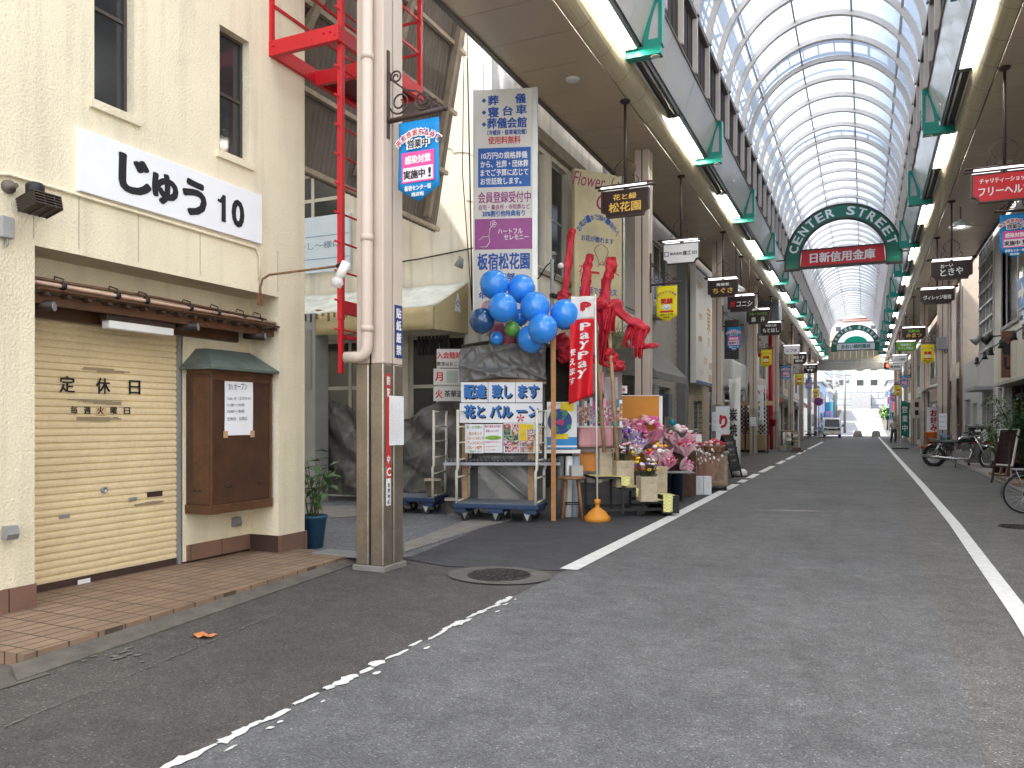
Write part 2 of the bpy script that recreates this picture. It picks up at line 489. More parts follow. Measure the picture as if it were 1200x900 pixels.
# ================================================================== THE GROUND
def sheet(name, m, pts, z):
    return struct(MB().face([(p[0], p[1], z) for p in pts]).build(name, m))
g = MB()
prof = [(-90, 0), (94, 0), (110, .5), (150, 3.7), (152, 3.8), (153, 7.0), (170, 8.5), (171, 12), (190, 14), (191, 18), (330, 44)]
for (ya, za), (yb, zb) in zip(prof, prof[1:]):
    g.face([(-220, ya, za), (220, ya, za), (220, yb, zb), (-220, yb, zb)])
struct(g.build('ground', A_SIDE))
edge = [gnd(*p) for p in ((1152, 895), (1128, 800), (1102, 728), (1080, 668), (1062, 620), (1048, 578), (1040, 550), (1036, 535))]
xs = [(-12, edge[0].x - .1), *[(e.y, e.x) for e in edge], (84, .95)]
lane = MB(); strip = MB()
for (ya, xa), (yb, xb) in zip(xs, xs[1:]):
    lane.face([(-2.74, ya, .004), (xa, ya, .004), (xb, yb, .004), (-2.74, yb, .004)])
    strip.face([(xa, ya, .004), (3.0, ya, .004), (3.0, yb, .004), (xb, yb, .004)])
struct(lane.build('road', A_MID)); struct(strip.build('road', A_RIGHT))
# alley mouth: new dark asphalt, a pale concrete band, blue-grey alley surface
sheet('alley_ground', A_ALLEY, [(-16, 7.25), (-4.75, 7.25), (-4.2, 8.0), (-5.2, 10.5), (-6, 13), (-16, 13)], .004)
sheet('alley_patch', A_NEW, [gnd(*p)[:2] for p in ((474, 656), (520, 664), (600, 668), (657, 669), (690, 651), (770, 612), (850, 572), (800, 563), (640, 590), (574, 615))], .008)
sheet('concrete_band', M_CONC, [gnd(*p)[:2] for p in ((474, 648), (474, 637), (545, 611), (600, 600), (600, 611), (572, 617))], .012)
ring = [(gnd(585, 675).x + .52 * math.cos(a), gnd(585, 675).y + .43 * math.sin(a)) for a in [2 * PI * i / 28 for i in range(28)]]
sheet('concrete_ring', mat('dim ring concrete', (.12, .113, .10), .9, var=.25, scale=6, fine=.12), ring, .0125)
ring2 = [(gnd(385, 600).x + .9 * math.cos(a), gnd(385, 600).y + .9 * math.sin(a)) for a in [2 * PI * i / 28 for i in range(28)]]
sheet('concrete_ring', M_CONC, ring2, .012)
# painted lines
def line(name, pts, wd, m, z=.012):
    mb = MB()
    for (xa, ya), (xb, yb) in zip(pts, pts[1:]):
        mb.face([(xa - wd / 2, ya, z), (xa + wd / 2, ya, z), (xb + wd / 2, yb, z), (xb - wd / 2, yb, z)])
    return struct(mb.build(name, m))
line('road_marking', [(1.0, -2), (1.04, 5), (1.1, 7), (1.2, 13), (1.23, 20), (1.24, 82)], .15, M_PAINTR)
line('road_marking', [(-2.72, 7.45), (-2.73, 12), (-2.76, 17.3)], .19, M_PAINTR)
for a, b in ((17.6, 19.2), (19.8, 20.8), (21.4, 23.2), (24, 27.5), (29, 31.5), (32.4, 36.5), (38, 43), (45, 62)):
    line('road_marking', [(-2.77, a), (-2.79, b)], .18, M_PAINTR)
# the worn near line: ragged flakes of old paint left in the asphalt
rag = MB()
rr = random.Random(5)
def flake(x, y, lx, ly):
    n = 13; ph = rr.random() * 6
    pts = []
    for i in range(n):
        a = 2 * PI * i / n; k = rr.uniform(.55, 1.1)
        pts.append((x + lx * math.cos(a) * k, y + ly * math.sin(a) * k, .010 + .00002 * len(rag.f)))
    rag.face(pts)
for a, b, dens in ((1.0, 3.22, 1.), (3.35, 3.5, 1), (3.6, 4.35, 1.), (4.55, 4.95, .8), (5.0, 6.12, 1)):
    y = a
    while y < b:
        k = rr.random()
        flake(-2.735 + rr.uniform(-.016, .016), y, rr.uniform(.018, .055), rr.uniform(.05, .12))
        if k < .3: flake(-2.735 + rr.uniform(.06, .11), y + rr.uniform(-.1, .1), rr.uniform(.01, .022), rr.uniform(.02, .05))
        y += rr.uniform(.06, .16)
struct(rag.build('road_marking', mat('old flaked road paint', (.66, .66, .63), .8, var=.2, scale=14, fine=.15, fscale=90)))
# fine old cracks and joints in the near lane
crack = MB()
def crk(pts, wd=.008):
    for (xa, ya), (xb, yb) in zip(pts, pts[1:]):
        crack.face([(xa - wd, ya, .0095), (xa + wd, ya, .0095), (xb + wd, yb, .0095), (xb - wd, yb, .0095)])
def wander(x, y0, y1, amp, st=.25):
    p = []; y = y0
    while y <= y1: p.append((x + rr.uniform(-amp, amp), y)); x += rr.uniform(-amp, amp) * .6; y += st
    return p
crk(wander(-.45, 11, 34, .05), .008); 

struct(crack.build('road_marking', mat('tar filled crack', (.08, .08, .08), .7)))
jl = MB()
a_, b_ = gnd(-60, 880), gnd(330, 718)
for k in range(60):
    t0 = k / 60 + rr.uniform(0, .006); t1 = t0 + rr.uniform(.004, .016); p, q = a_.lerp(b_, t0), a_.lerp(b_, t1); w_ = rr.uniform(.004, .011); dx = rr.uniform(-.008, .008)
    jl.face([(p.x - w_ + dx, p.y, .009), (p.x + w_ + dx, p.y, .009), (q.x + w_ * .7 + dx, q.y, .009), (q.x - w_ * .8 + dx, q.y, .009)])
for k in range(26):
    p = gnd(rr.uniform(95, 170), rr.uniform(755, 778)); n_ = 7; r0 = rr.uniform(.01, .03); jl.face([(p.x + r0 * rr.uniform(.5, 1) * math.cos(2 * PI * i / n_), p.y + 1.4 * r0 * rr.uniform(.5, 1) * math.sin(2 * PI * i / n_), .0085 + k * .00003) for i in range(n_)])
struct(jl.build('road_joint', mat('pale gritty joint', (.16, .15, .135), .9, var=.3, scale=20)))
# kerb, apron and tiles of the cream building
def kerb(pts, x1, name, m, h):
    mb = MB(); mb.prism(pts, 3.15, 7.05); return struct(mb.build(name, m, bevel=.012))
def slab(name, m, pts, h0, h1, bev=.012):
    """flat-topped slab over a ground outline; top height h per corner"""
    mb = MB(); n = len(pts); T = [(x, y, h) for (x, y), h in zip(pts, h1)]; Bt = [(x, y, h0) for x, y in pts]
    mb.face(T); mb.face(Bt[::-1])
    for k in range(n): q = (k + 1) % n; mb.face([Bt[k], Bt[q], T[q], T[k]])
    return struct(mb.build(name, m, bevel=bev))
slab('kerb', mat('dirty kerb concrete', (.125, .112, .095), .9, var=.35, scale=5, bump=.3, bscale=80, fine=.15, fscale=120), [(-4.645, 3.05), (-4.44, 2.95), (-4.89, 7.0), (-5.02, 7.05)], 0, (.05, .012, .010, .045), .004)
slab('tiled_step', bricks('apron tile', (.29, .195, .13), (.235, .16, .11), (.085, .065, .05), .23, .115, .008, .55, .3, 'YX', .22, 0.), [(-12, 3.13), (-4.65, 3.13), (-5.025, 7.05), (-12, 7.05)], 0, (.09, .085, .075, .09), .008)
sheet('concrete_gutter', mat('dirty kerb concrete', (.125, .112, .095)), [(-9, -4), (-4.35, -4), (-4.40, 3.13), (-9, 3.13)], .006)

# ================================================================== CREAM BUILDING (left, near)
FX = -5.8
b1 = thing('shop_building', 'cream stucco building with closed roller shutter and white signboard', 'building', (-8.5, 3.5, 0))
def inb(o): o.parent = b1; o.matrix_parent_inverse = Matrix.Translation((8.5, -3.5, 0)); return o
wl = MB()
W1 = [(4.5, 4.89, 4.15, 5.8), (5.88, 6.29, 4.17, 5.42), (2.6, 3.0, 4.15, 5.8)]
holes_wall(wl, -4, 7.17, 0.0, 13, [(3.99, 6.74, .0, 2.85)] + W1, FX, -.4)
wl.box(-12, -6.2, -4, -3.8, 0, 13).box(-12, -6.2, 6.97, 7.17, 0, 13).box(-12.2, -12, -4, 7.17, 0, 13)
wl.box(-12, -6.2, -3.8, 6.97, 12.6, 12.8)
inb(wl.build('wall', M_STUCCO))
# pale plaster surround of the upper windows
for h in W1:
    o = inb(bpy.data.objects.new('win', None)); bpy.data.objects.remove(o)
    wo = window(None, FX - .09, h[0], h[1], h[2], h[3], frame=mat('bronze frame', (.09, .08, .07), .4, .4), mull=0, rail=1, fw=.03)
    inb(wo)
    inb(box('sill', M_STUCCO, (FX, FX + .035, h[0] - .05, h[1] + .05, h[2] - .07, h[2])))
pl = MB()
pl.box(FX, FX + .02, -4, 3.99, 0, .26).box(FX, FX + .02, 6.74, 7.19, 0, .26).box(FX - .38, FX, 3.99, 4.005, 0, .26).box(FX - .38, FX, 6.725, 6.74, 0, .26)
pl.box(-6.2, -6.18, 5.84, 6.725, 0.1, .26).box(-7, FX, 7.17, 7.19, 0, .26)
inb(pl.build('plinth', bricks('brown granite tile', (.215, .125, .09), (.19, .11, .08), (.06, .04, .03), .42, .5, .006, .35, .2, 'YZ', .15, 0.)))
rw = MB().box(-6.32, -6.2, 5.80, 6.74, 0.1, 2.85).box(-6.32, -6.2, 3.99, 5.80, 2.45, 2.85)
inb(rw.build('recess_wall', M_STUCCO))
# thin joints in the stucco
jt = MB()
for y in (3.98, 4.36, 4.93, 5.63, 6.72): jt.box(FX + .001, FX + .003, y - .004, y + .004, 2.9, 3.35)
jt.box(FX + .001, FX + .003, -3, 3.7, 3.20, 3.207)
inb(jt.build('joint', mat('stucco joint', (.45, .41, .31), .9)))

# roller shutter
sh = thing('roller_shutter', 'closed yellow-beige roller shutter with black closing-day lettering', 'shutter', (-6.26, 5.0, 0.1))
sp = MB(); z = .14; pitch = .062
prof = [(0, 0), (.012, .006), (.014, .03), (.010, .047), (0, .052), (0, .062)]
rows = []
while z < 2.36:
    for dx, dz in prof[:-1]: rows.append((dx, z + dz))
    z += pitch
n0 = 0
for (xa, za), (xb, zb) in zip(rows, rows[1:]):
    sp.face([(xa, -.80, za - .1), (xa, .76, za - .1), (xb, .76, zb - .1), (xb, -.80, zb - .1)])
sp.build('slats', mat('shutter enamel', (.73, .60, .37), .42, var=.12, scale=1.6, fine=.05, fscale=30), sh)
box('bottom_bar', M_BROWN, (-.015, .02, -.80, .76, -.05, .04), sh, .003)
box('bottom_bar', M_WHITE, (.02, .024, -.32, -.2, -.02, .02), sh)
box('guide_rail', M_GREY, (-.03, .04, .76, .80, -.09, 2.35), sh)
box('guide_rail', M_WOOD, (-.03, .05, .80, .86, -.09, 2.35), sh)
box('guide_rail', M_GREY, (-.03, .04, -.85, -.80, -.09, 2.35), sh)
LP = Matrix.Translation((.016, 0, 0)) @ Matrix.Rotation(PI / 2, 4, 'Z') @ Matrix.Rotation(PI / 2, 4, 'X')
zz = lambda py: on(200, py, X=-6.25).z - .1
yy = lambda px: on(px, 460, X=-6.25).y - 5.0
letters(sh, M_INK, [('定', yy(78), 1.72, .14, .14), ('休', yy(120), 1.72, .14, .14), ('日', yy(157), 1.72, .13, .12)] +
        [(c, yy(86 + 15.5 * i), 1.50, .065, .065) for i, c in enumerate('毎週火曜日')], LP, bold=.02)
st = MB()
rr = random.Random(3)
for cy, cz, ln in ((yy(120), 1.86, .34), (yy(120), 1.42, .25), (yy(180), .62, .2), (yy(118), 1.57, .3)):
    for k in range(14): st.box(.0152, .0156 + .0002 * k, cy + rr.uniform(-ln, ln) - .03, cy + rr.uniform(-ln, ln) * .3 + .03, cz + rr.uniform(-.02, .02), cz + .003 + rr.uniform(-.02, .02))
st.build('glue_stain', mat('old glue stain', (.30, .24, .15), .8), sh)
box('tape', mat('tan tape', (.62, .42, .24), .7), (.0145, .0155, yy(112), yy(124), 1.46, 1.53), sh)
for px, py, wd in ((75, 590, .10), (155, 580, .09)):
    h = MB().box(.012, .022, yy(px) - wd / 2, yy(px) + wd / 2, zz(py) - .018, zz(py) + .018).build('handle', M_STEEL, sh, .006)
MB().lathe([(.03, 0), (.03, .02), (.018, .022), (.018, .015), (0, .015)], (.012, yy(121), zz(567)), 14, Matrix.Rotation(PI / 2, 4, 'Y')).build('lock', M_STEEL, sh)
box('lock_slot', M_BROWN, (.013, .016, yy(172), yy(190), zz(580), zz(574)), sh)

# bamboo-and-timber eave over the shutter
ev = thing('shop_eave', 'narrow dark timber eave tied with bamboo rods above the shutter', 'eave', (-6.2, 5.3, 2.45))
e = MB(); e.prism([(0, .17), (.42, .06), (.44, .075), (0, .21)], -1.29, 1.42); e.build('boards', M_WOOD, ev)
MB().box(.0, .06, -1.29, 1.2, -.1, .08).box(.30, .35, -1.28, 1.42, -.03, .05).build('beam', M_WOOD, ev, .004)
mb = MB()
for i in range(15): y = -1.22 + i * .185; mb.box(.02, .42, y - .02, y + .02, .03, .055)
mb.build('rafter', mat('dark timber', (.05, .025, .015), .6, var=.3, scale=9), ev)
MB().tube([(.36, -1.29, .13), (.37, 1.42, .115)], .016, 8).build('bamboo_rod', mat('pale bamboo', (.50, .34, .25), .35, var=.2, scale=14), ev)
MB().tube([(.25, -1.29, .18), (.25, 0, .19), (.24, 1.42, .16)], .014, 8).build('bamboo_rod', mat('brown bamboo', (.14, .07, .04), .4), ev)
tie = MB()
for y in (-1.05, -.55, -.25, .25, .6, .95, 1.2):
    tie.lathe([(.028, -.02), (.03, 0), (.028, .02)], (.36, y, .13), 8, Matrix.Rotation(PI / 2, 4, 'X'))
    tie.tube([(.36, y, .15), (.33, y + .03, .19), (.29, y - .02, .21), (.26, y, .19)], .006, 5)
tie.build('rope_tie', M_BLACK, ev)
for y in (-1.13, .33, 1.25):
    l = MB().tube([(.20, y - .12, -.03), (.40, y - .02, -.045)], .045, 12).build('spotlight', mat('dark lamp can', (.03, .02, .016), .5), ev)
    MB().tube([(.395, y - .022, -.045), (.402, y - .018, -.045)], .038, 12).build('lens', M_GREY, l)
fl = MB().box(.20, .30, -.6, .13, -.08, .0).build('strip_light', M_BROWN, ev, .004)
MB().box(.205, .305, -.58, .11, -.15, -.08).build('diffuser', M_WHITE, fl, .01)

# wall-hung display case with a paper notice
dc = thing('display_case', 'dark varnished wooden display case with green copper hip roof', 'display case', (-6.2, 6.28, .58))
M_CASE = mat('brown varnish', (.072, .033, .019), .38, var=.35, scale=4)
box('cabinet', M_CASE, (0, .32, -.445, .425, .09, 1.40), dc, .006)
fm = MB().box(.32, .335, -.445, -.415, .09, 1.40).box(.32, .335, .395, .425, .09, 1.40).box(.32, .335, -.415, .395, 1.33, 1.40)
fm.box(0, .34, -.46, .43, 0, .09).box(0.02, .345, -.455, .43, 1.40, 1.46).box(.10, .31, -.452, -.445, .12, 1.36)
fm.build('frame', M_WOOD, dc, .004)
hr = MB()
A = [(-.0, -.52, 1.46), (.42, -.52, 1.46), (.42, .445, 1.46), (0, .445, 1.46)]; B = [(0, -.32, 1.66), (.14, -.30, 1.66), (.14, .30, 1.66), (0, .32, 1.66)]
hr.face(B)
for i in range(4): j = (i + 1) % 4; hr.face([A[i], A[j], B[j], B[i]])
hr.face([(p[0], p[1], 1.435) for p in reversed(A)])
for i in range(4): j = (i + 1) % 4; hr.face([(A[i][0], A[i][1], 1.435), (A[j][0], A[j][1], 1.435), A[j], A[i]])
hr.build('roof', mat('green copper sheet', (.12, .15, .13), .5, .2, var=.25, scale=5), dc)
hd = MB()
for y in (-.22, .25): hd.tube([(.335, y - .04, .27), (.355, y - .04, .26), (.355, y + .04, .26), (.335, y + .04, .27)], .005, 6)
hd.tube([(.12, -.452, .24), (.12, -.47, .23), (.2, -.47, .23), (.2, -.452, .24)], .005, 6)
hd.build('handle', mat('iron handle', (.04, .035, .03), .5, .5), dc)
CP = Matrix.Rotation(PI / 2, 4, 'Z') @ Matrix.Rotation(PI / 2, 4, 'X')
pn = thing('paper_notice', 'white handwritten paper notice taped to the wooden display case', 'notice', (-5.876, 6.22, 1.66))
MB().grid(lambda u, v: (.004 + .003 * math.sin(6 * u + 3 * v), (u - .5) * .40, (v - .5) * .60), 8, 8).build('sheet', M_PAPER, pn)
hand = [('7/1 オープン', -.02, .20, .07, .26, .06), ('Cafe 10（土日のみ）', 0, .08, .035, .34, .03), ('11:00〜14:00', -.05, .01, .03, .24, .03), ('15:00〜18:00', -.05, -.055, .03, .24, .03), ('定休日　日曜日', -.03, -.13, .035, .28, .03)]
letters(pn, M_INK, [(a, b, c, d, e_, f) for a, b, c, d, e_, f in hand], Matrix.Translation((.007, 0, 0)) @ CP, bold=0.)
tp = MB()
for y in (-.19, .19):
    for z in (-.29, .29): tp.box(.008, .010, y - .03, y + .03, z - .035, z + .035)
tp.build('tape', mat('brown tape', (.50, .30, .17), .5), pn)

# signboard on the facade
sg = thing('signboard', 'long white facade signboard with bold black brush lettering', 'sign', (FX, 5.385, 3.615))
MB().box(0, .04, -1.05, 1.05, -.255, .255).build('board', mat('white signboard', (.80, .82, .86), .4, var=.04), sg, .003)
SP = Matrix.Translation((.04, 0, 0)) @ CP
letters(sg, M_INK, [('じ', -.52, .01, .30, .30), ('ゅ', -.20, -.02, .25, .26), ('う', .14, -.01, .31, .26), ], SP, bold=.045)
letters(sg, M_INK, [('0', .70, -.02, .25, .15)], SP, bold=.04)
MB().face([tuple(SP @ Vector((x, y, .004))) for x, y in ((.475, -.15), (.535, -.15), (.532, .115), (.495, .118), (.455, .06), (.43, .065), (.425, .035), (.478, .03))]).build('numeral', M_INK, sg)
# spot lamp, junction box, conduit, sockets
sp_ = thing('wall_spotlight', 'black louvred spotlight bracketed to the cream wall at left', 'lamp', (FX, 3.86, 3.17))
MB().lathe([(.05, 0), (.05, .03), (.02, .04), (.02, .10)], (0, -.08, .07), 12, Matrix.Rotation(PI / 2, 4, 'Y')).build('bracket', mat('grey brown metal', (.14, .12, .10), .6), sp_)
MB().lathe([(.06, -.02), (.065, .1), (.05, .12), (0, .12)], (.15, .03, -.01), 14).build('housing', M_BLACK, sp_)
fin = MB()
for k in range(5): fin.box(.05, .26, -.06, .16, -.13 + k * .022, -.122 + k * .022, Matrix.Rotation(R(-14), 4, 'Y'))
for yk in (-.06, .02, .10, .155): fin.box(.06, .255, yk, yk + .008, -.14, -.03, Matrix.Rotation(R(-14), 4, 'Y'))
fin.build('louvre', mat('rusty fins', (.06, .045, .035), .6, var=.4, scale=30), sp_)
jb = thing('junction_box', 'small grey junction box with a ring below the wall spotlight', 'box', (FX, 3.75, 2.93))
MB().box(0, .06, -.05, .05, -.08, .08).build('casing', M_GREYP, jb, .01)
MB().tube([(.03 + .025 * math.cos(a), 0, -.11 + .03 * math.sin(a)) for a in [i * PI / 6 for i in range(13)]], .006, 5).build('ring', M_GREY, jb)
tag(MB().tube([(FX + .02, 3.65, 3.30), (FX + .02, 3.78, 3.33), (FX + .02, 6.36, 3.31), (FX + .02, 6.42, 3.24), (FX + .02, 6.42, 3.0)], .014, 8).build('conduit', M_STUCCO), 'thin cream conduit running along the facade under the signboard', 'conduit')
for nm, p, lab in (('wall_socket', (FX + .02, 3.77, .68), 'grey outdoor socket cover on the left pier beside the shutter'), ('wall_socket', (-6.2, 6.5, .42), 'grey outdoor socket cover under the wooden display case')):
    o = thing(nm, lab, 'socket', p, group='outdoor sockets')
    MB().prism([(0, -.05), (.05, -.05), (.07, -.01), (.05, .05), (0, .05)], -.045, .045).build('cover', M_GREY, o, .004)
la = thing('arm_lamp', 'white reflector bulb on a long rusty arm over the shop corner', 'lamp', (FX, 6.43, 2.86))
MB().tube([(.02, 0, -.09), (.02, 0, .05), (.05, 0, .13), (.14, 0, .17), (1.0, 0, .19)], .012, 8).build('arm', mat('rusty tube', (.20, .10, .05), .7, var=.4, scale=30), la)
MB().box(0, .03, -.03, .03, -.14, -.02).build('mount', mat('rusty tube', (.2, .1, .05)), la)
MB().tube([(1.0, 0, .19), (1.08, -.01, .21)], .02, 8).build('joint', M_BLACK, la)
MB().tube([(1.13, -.02, .215), (1.06, -.05, .06)], .045, 12).build('socket', M_WHITE, la)
MB().tube([(1.06, -.05, .06), (1.045, -.055, .02), (1.03, -.06, -.03)], [.045, .065, .05], 12).build('bulb', clear_mat('bulb glass', (.75, .75, .75), .6, .05), la)
lt = thing('litter', 'crumpled orange paper wrapper lying on the dark asphalt', 'litter', (*gnd(237, 747)[:2], .006))
rr = random.Random(2)
MB().grid(lambda u, v: ((u - .5) * .16 + .02 * v, (v - .5) * .08, .012 * math.sin(9 * u) * math.cos(7 * v) + .014), 6, 5).build('wrapper', mat('orange wrapper', (.62, .22, .08), .6, var=.4, scale=40), lt)
gp = thing('step_plate', 'grey ribbed plastic ramp lying beside the column base', 'ramp', (-5.1, 7.0, 0))
MB().box(-.36, .30, -.14, .14, .06, .085).box(-.36, -.3, -.14, .14, 0.004, .06).box(.24, .3, -.14, .14, 0.004, .06).box(-.1, -.02, -.14, .14, 0.004, .06).build('deck', M_GREY, gp, .006)

# manhole covers
M_IRON = mat('cast iron', (.055, .05, .045), .55, .4, var=.3, scale=18)
for px, py, r_, lab in ((585, 675, .31, 'round cast iron manhole cover set in a pale concrete ring'), (1193, 618, .24, 'small manhole cover near the bicycle at the right edge')):
    c = gnd(px, py)
    o = thing('manhole_cover', lab, 'manhole', (c.x, c.y, .013), group='manhole covers')
    m_ = MB().lathe([(r_, 0), (r_, .006), (r_ * .93, .006), (r_ * .93, .003), (0, .003)], seg=32)
    m_.build('plate', M_IRON, o)
    st = MB()
    for i in range(-6, 7):
        for j in range(-6, 7):
            x, y = i * r_ / 7, j * r_ / 7
            if x * x + y * y < (r_ * .88) ** 2: st.box(x - r_ / 18, x + r_ / 18, y - r_ / 40, y + r_ / 40, .003, .009, Matrix.Rotation(.6 if (i + j) % 2 else -.6, 4, 'Z'))
    st.build('tread', M_IRON, o)

# ================================================================== ARCADE
A0, A1 = 6.3, 86.0
AX = -1.0
ar = thing('arcade_roof', 'long barrel-vaulted translucent arcade roof with beige ribs and tan eaves', 'arcade roof', (AX, A0, 7.6))
VI = Matrix.Translation((-AX, -A0, -7.6))
def ina(o): o.parent = ar; o.matrix_parent_inverse = VI; return o
for s in (-1, 1):
    out_x = 4.65 if s < 0 else 4.75
    X = lambda d: AX + s * d
    def bx(mb, a, b, *r): mb.box(min(X(a), X(b)), max(X(a), X(b)), *r)
    # soffit panels, joint every 1.05 m
    so = MB(); y = A0
    while y < A1:
        y2 = min(y + 1.05, A1); bx(so, 3.115, out_x - .06, y + .008, y2 - .008, 7.6, 7.64); y += 1.05
    ina(so.build('soffit', M_SOFFIT))
    bk = MB(); bx(bk, 3.09, out_x - .02, A0, A1, 7.643, 7.68); bx(bk, out_x - .06, out_x + .02, A0, A1, 7.56, 7.642)
    ina(bk.build('soffit_frame', mat('dark edging', (.10, .09, .08), .5)))
    # rounded cove in 1.05 m lengths
    cv = MB(); y = A0
    arcp = []
    for i in range(11):
        a = R(-90 + 112 * i / 10); arcp.append((3.09 - .36 * 0 - (.30 * math.cos(a)), 7.91 + .31 * math.sin(a)))
    arcp = [(3.09 - .36 * (i / 10) ** .0 * 0, 0) for i in range(0)] or arcp
    while y < A1:
        y2 = min(y + 1.05, A1)
        for (da, za), (db, zb) in zip(arcp, arcp[1:]):
            q = [(X(da), y + .006, za), (X(da), y2 - .006, za), (X(db), y2 - .006, zb), (X(db), y + .006, zb)]
            cv.face(q if s < 0 else q[::-1], True)
        y += 1.05
    ina(cv.build('cove', M_TAN))
    cb = MB()
    for (da, za), (db, zb) in zip(arcp, arcp[1:]):
        q = [(X(da + .012), A0, za + .01), (X(da + .012), A1, za + .01), (X(db + .012), A1, zb + .01), (X(db + .012), A0, zb + .01)]
        cb.face(q if s < 0 else q[::-1])
    ina(cb.build('cove_backing', mat('dark joint', (.04, .035, .03), .7)))
    # white fascia panel leaning out, louvre above
    fp = MB(); y = A0
    rr = random.Random(4 + s)
    while y < A1:
        y2 = min(y + 2.1, A1); n = 6
        off = rr.uniform(-.004, .004)
        def fn(u, v, y=y, y2=y2, off=off, s=s):
            b_ = .004 * math.sin(PI * u) * math.sin(PI * v) + off * .5 + .0025 * math.sin(9 * u + 3 * v + y)
            return (X(2.53 - (.25 * v) + b_), y + .003 + (y2 - y - .006) * u, 8.05 + .72 * v)
        fp.grid(fn, 8, 5)
        y += 2.1
    ina(fp.build('fascia_panel', M_PANEL))
    bx_ = MB(); bx(bx_, 2.60, 3.1, A0, A1, 8.1, 8.76); bx(bx_, 2.25, 2.58, A0, A1, 8.775, 8.81)
    ina(bx_.build('gutter', mat('gutter', (.3, .29, .27), .7)))
    lv = MB(); y = A0; ip = MB()
    while y < A1 - .1:
        for k in range(12):
            yy_ = y + .09 + k * .105; bx(lv, 2.30, 2.36, yy_, yy_ + .055, 8.81, 9.93)
        y += 1.4
    bx(lv, 2.38, 2.40, A0, A1, 8.81, 9.93)
    ina(lv.build('louvre', M_LOUVRE))
    rl = MB(); bx(rl, 2.20, 2.42, A0, A1, 9.93, 10.06); bx(rl, 2.40, 2.46, A0, A1, 8.81, 9.93)
    ina(rl.build('springing_beam', mat('dark beige beam', (.17, .14, .115), .5)))
    # teal brackets with quarter-sail fins, twin tube lights between them
    for k in range(-1, 12):
        yb = 13.4 + 6.2 * k
        if yb < A0 + .3 or yb > A1: continue
        br = MB()
        arm = [(2.18, 7.82), (2.78, 7.82), (2.78, 7.99), (2.30, 7.99)]
        bx(br, 2.18, 2.80, yb - .10, yb + .10, 7.82, 7.98)
        fr_out = [(2.16, 7.98), (2.16, 8.82), (2.26, 8.84), (2.36, 8.66), (2.44, 8.40), (2.48, 8.15), (2.49, 7.98)]
        fr_in = [(2.225, 8.08), (2.225, 8.70), (2.25, 8.72), (2.305, 8.58), (2.365, 8.35), (2.40, 8.15), (2.405, 8.08)]
        n = len(fr_out)
        for ysd, fl in ((yb - .10, 1), (yb + .10, -1)):
            for i in range(n):
                j = (i + 1) % n
                q = [(X(fr_out[i][0]), ysd, fr_out[i][1]), (X(fr_out[j][0]), ysd, fr_out[j][1]), (X(fr_in[j][0]), ysd, fr_in[j][1]), (X(fr_in[i][0]), ysd, fr_in[i][1])]
                br.face(q if fl * s > 0 else q[::-1])
        for P in (fr_out, fr_in):
            for i in range(n):
                j = (i + 1) % n
                br.face([(X(P[i][0]), yb - .1, P[i][1]), (X(P[j][0]), yb - .1, P[j][1]), (X(P[j][0]), yb + .1, P[j][1]), (X(P[i][0]), yb + .1, P[i][1])])
        bo = ina(br.build('lamp_bracket', M_TEAL))
        ii = MB(); ii.prism([(X(a), b) for a, b in fr_in], yb - .07, yb + .07)
        ii.build('infill', mat('grey bracket infill', (.55, .53, .52), .6), bo)
        MB().lathe([(.075, 0), (.085, -.012), (.06, -.016), (0, -.014)], (X(2.30), yb, 7.82), 14).build('downlight', M_WHITE, bo)
        # two fixtures between this bracket and the next
        halves = ((yb + .15, yb + 3.05), (yb + 3.15, yb + 6.05))
        for h, (ya, ybb) in enumerate(halves):
            if ybb > A1 + 1: continue
            lit = (h == 1) if s < 0 else (h == 0)
            fx = MB(); bx(fx, 2.56, 2.86, ya, ybb, 8.01, 8.05); bx(fx, 2.55, 2.575, ya, ybb, 7.93, 8.01); bx(fx, 2.69, 2.73, ya, ybb, 7.975, 8.01)
            bx(fx, 2.56, 2.86, ya, ya + .03, 7.93, 8.01); bx(fx, 2.56, 2.86, ybb - .03, ybb, 7.93, 8.01)
            fo = ina(fx.build('light_fixture', mat('fixture tray', (.11, .115, .11), .5)))
            for d in (2.635, 2.79):
                MB().tube([(X(d), ya + .05, 7.955), (X(d), ybb - .05, 7.955)], .024, 8).build('tube_lamp', M_TUBE if lit else M_TUBEOFF, fo)
# ribs and glazing
NR = int((A1 - A0) / 1.4)
rib0 = None
for i in range(NR + 1):
    y = A0 + .5 + i * 1.4
    if rib0 is None:
        rb = MB(); n = 28
        for k in range(n):
            a0, a1 = PI * k / n, PI * (k + 1) / n
            for (ra, rb_, y0, y1) in ((2.15, 2.28, -.065, .065),):
                c = [(AX - r_ * math.cos(a), y_, 10.0 + r_ * math.sin(a)) for a in (a0, a1) for r_ in (ra, rb_) for y_ in (y0, y1)]
                rb.face([c[0], c[1], c[5], c[4]]); rb.face([c[2], c[6], c[7], c[3]]); rb.face([c[0], c[4], c[6], c[2]]); rb.face([c[1], c[3], c[7], c[5]])
        for sgn in (-1, 1): rb.box(AX + sgn * 2.24 - .05, AX + sgn * 2.24 + .05, -.045, .045, 8.8, 10.0)
        rib0 = ina(rb.build('rib', M_RIB)); rib0.location.y = y
    else:
        r_ = rib0.copy(); COL.objects.link(r_); r_.location.y = y
pu = MB()
for deg in (36, 72, 108, 144):
    a = R(deg); M = Matrix.Translation((AX - 2.25 * math.cos(a), 0, 10 + 2.25 * math.sin(a))) @ Matrix.Rotation(-(PI / 2 - a), 4, 'Y')
    pu.box(-.02, .02, A0, A1, -.03, .03, M)
ina(pu.build('purlin', mat('grey purlin', (.42, .38, .35), .5)))
gz = MB(); rr = random.Random(9)
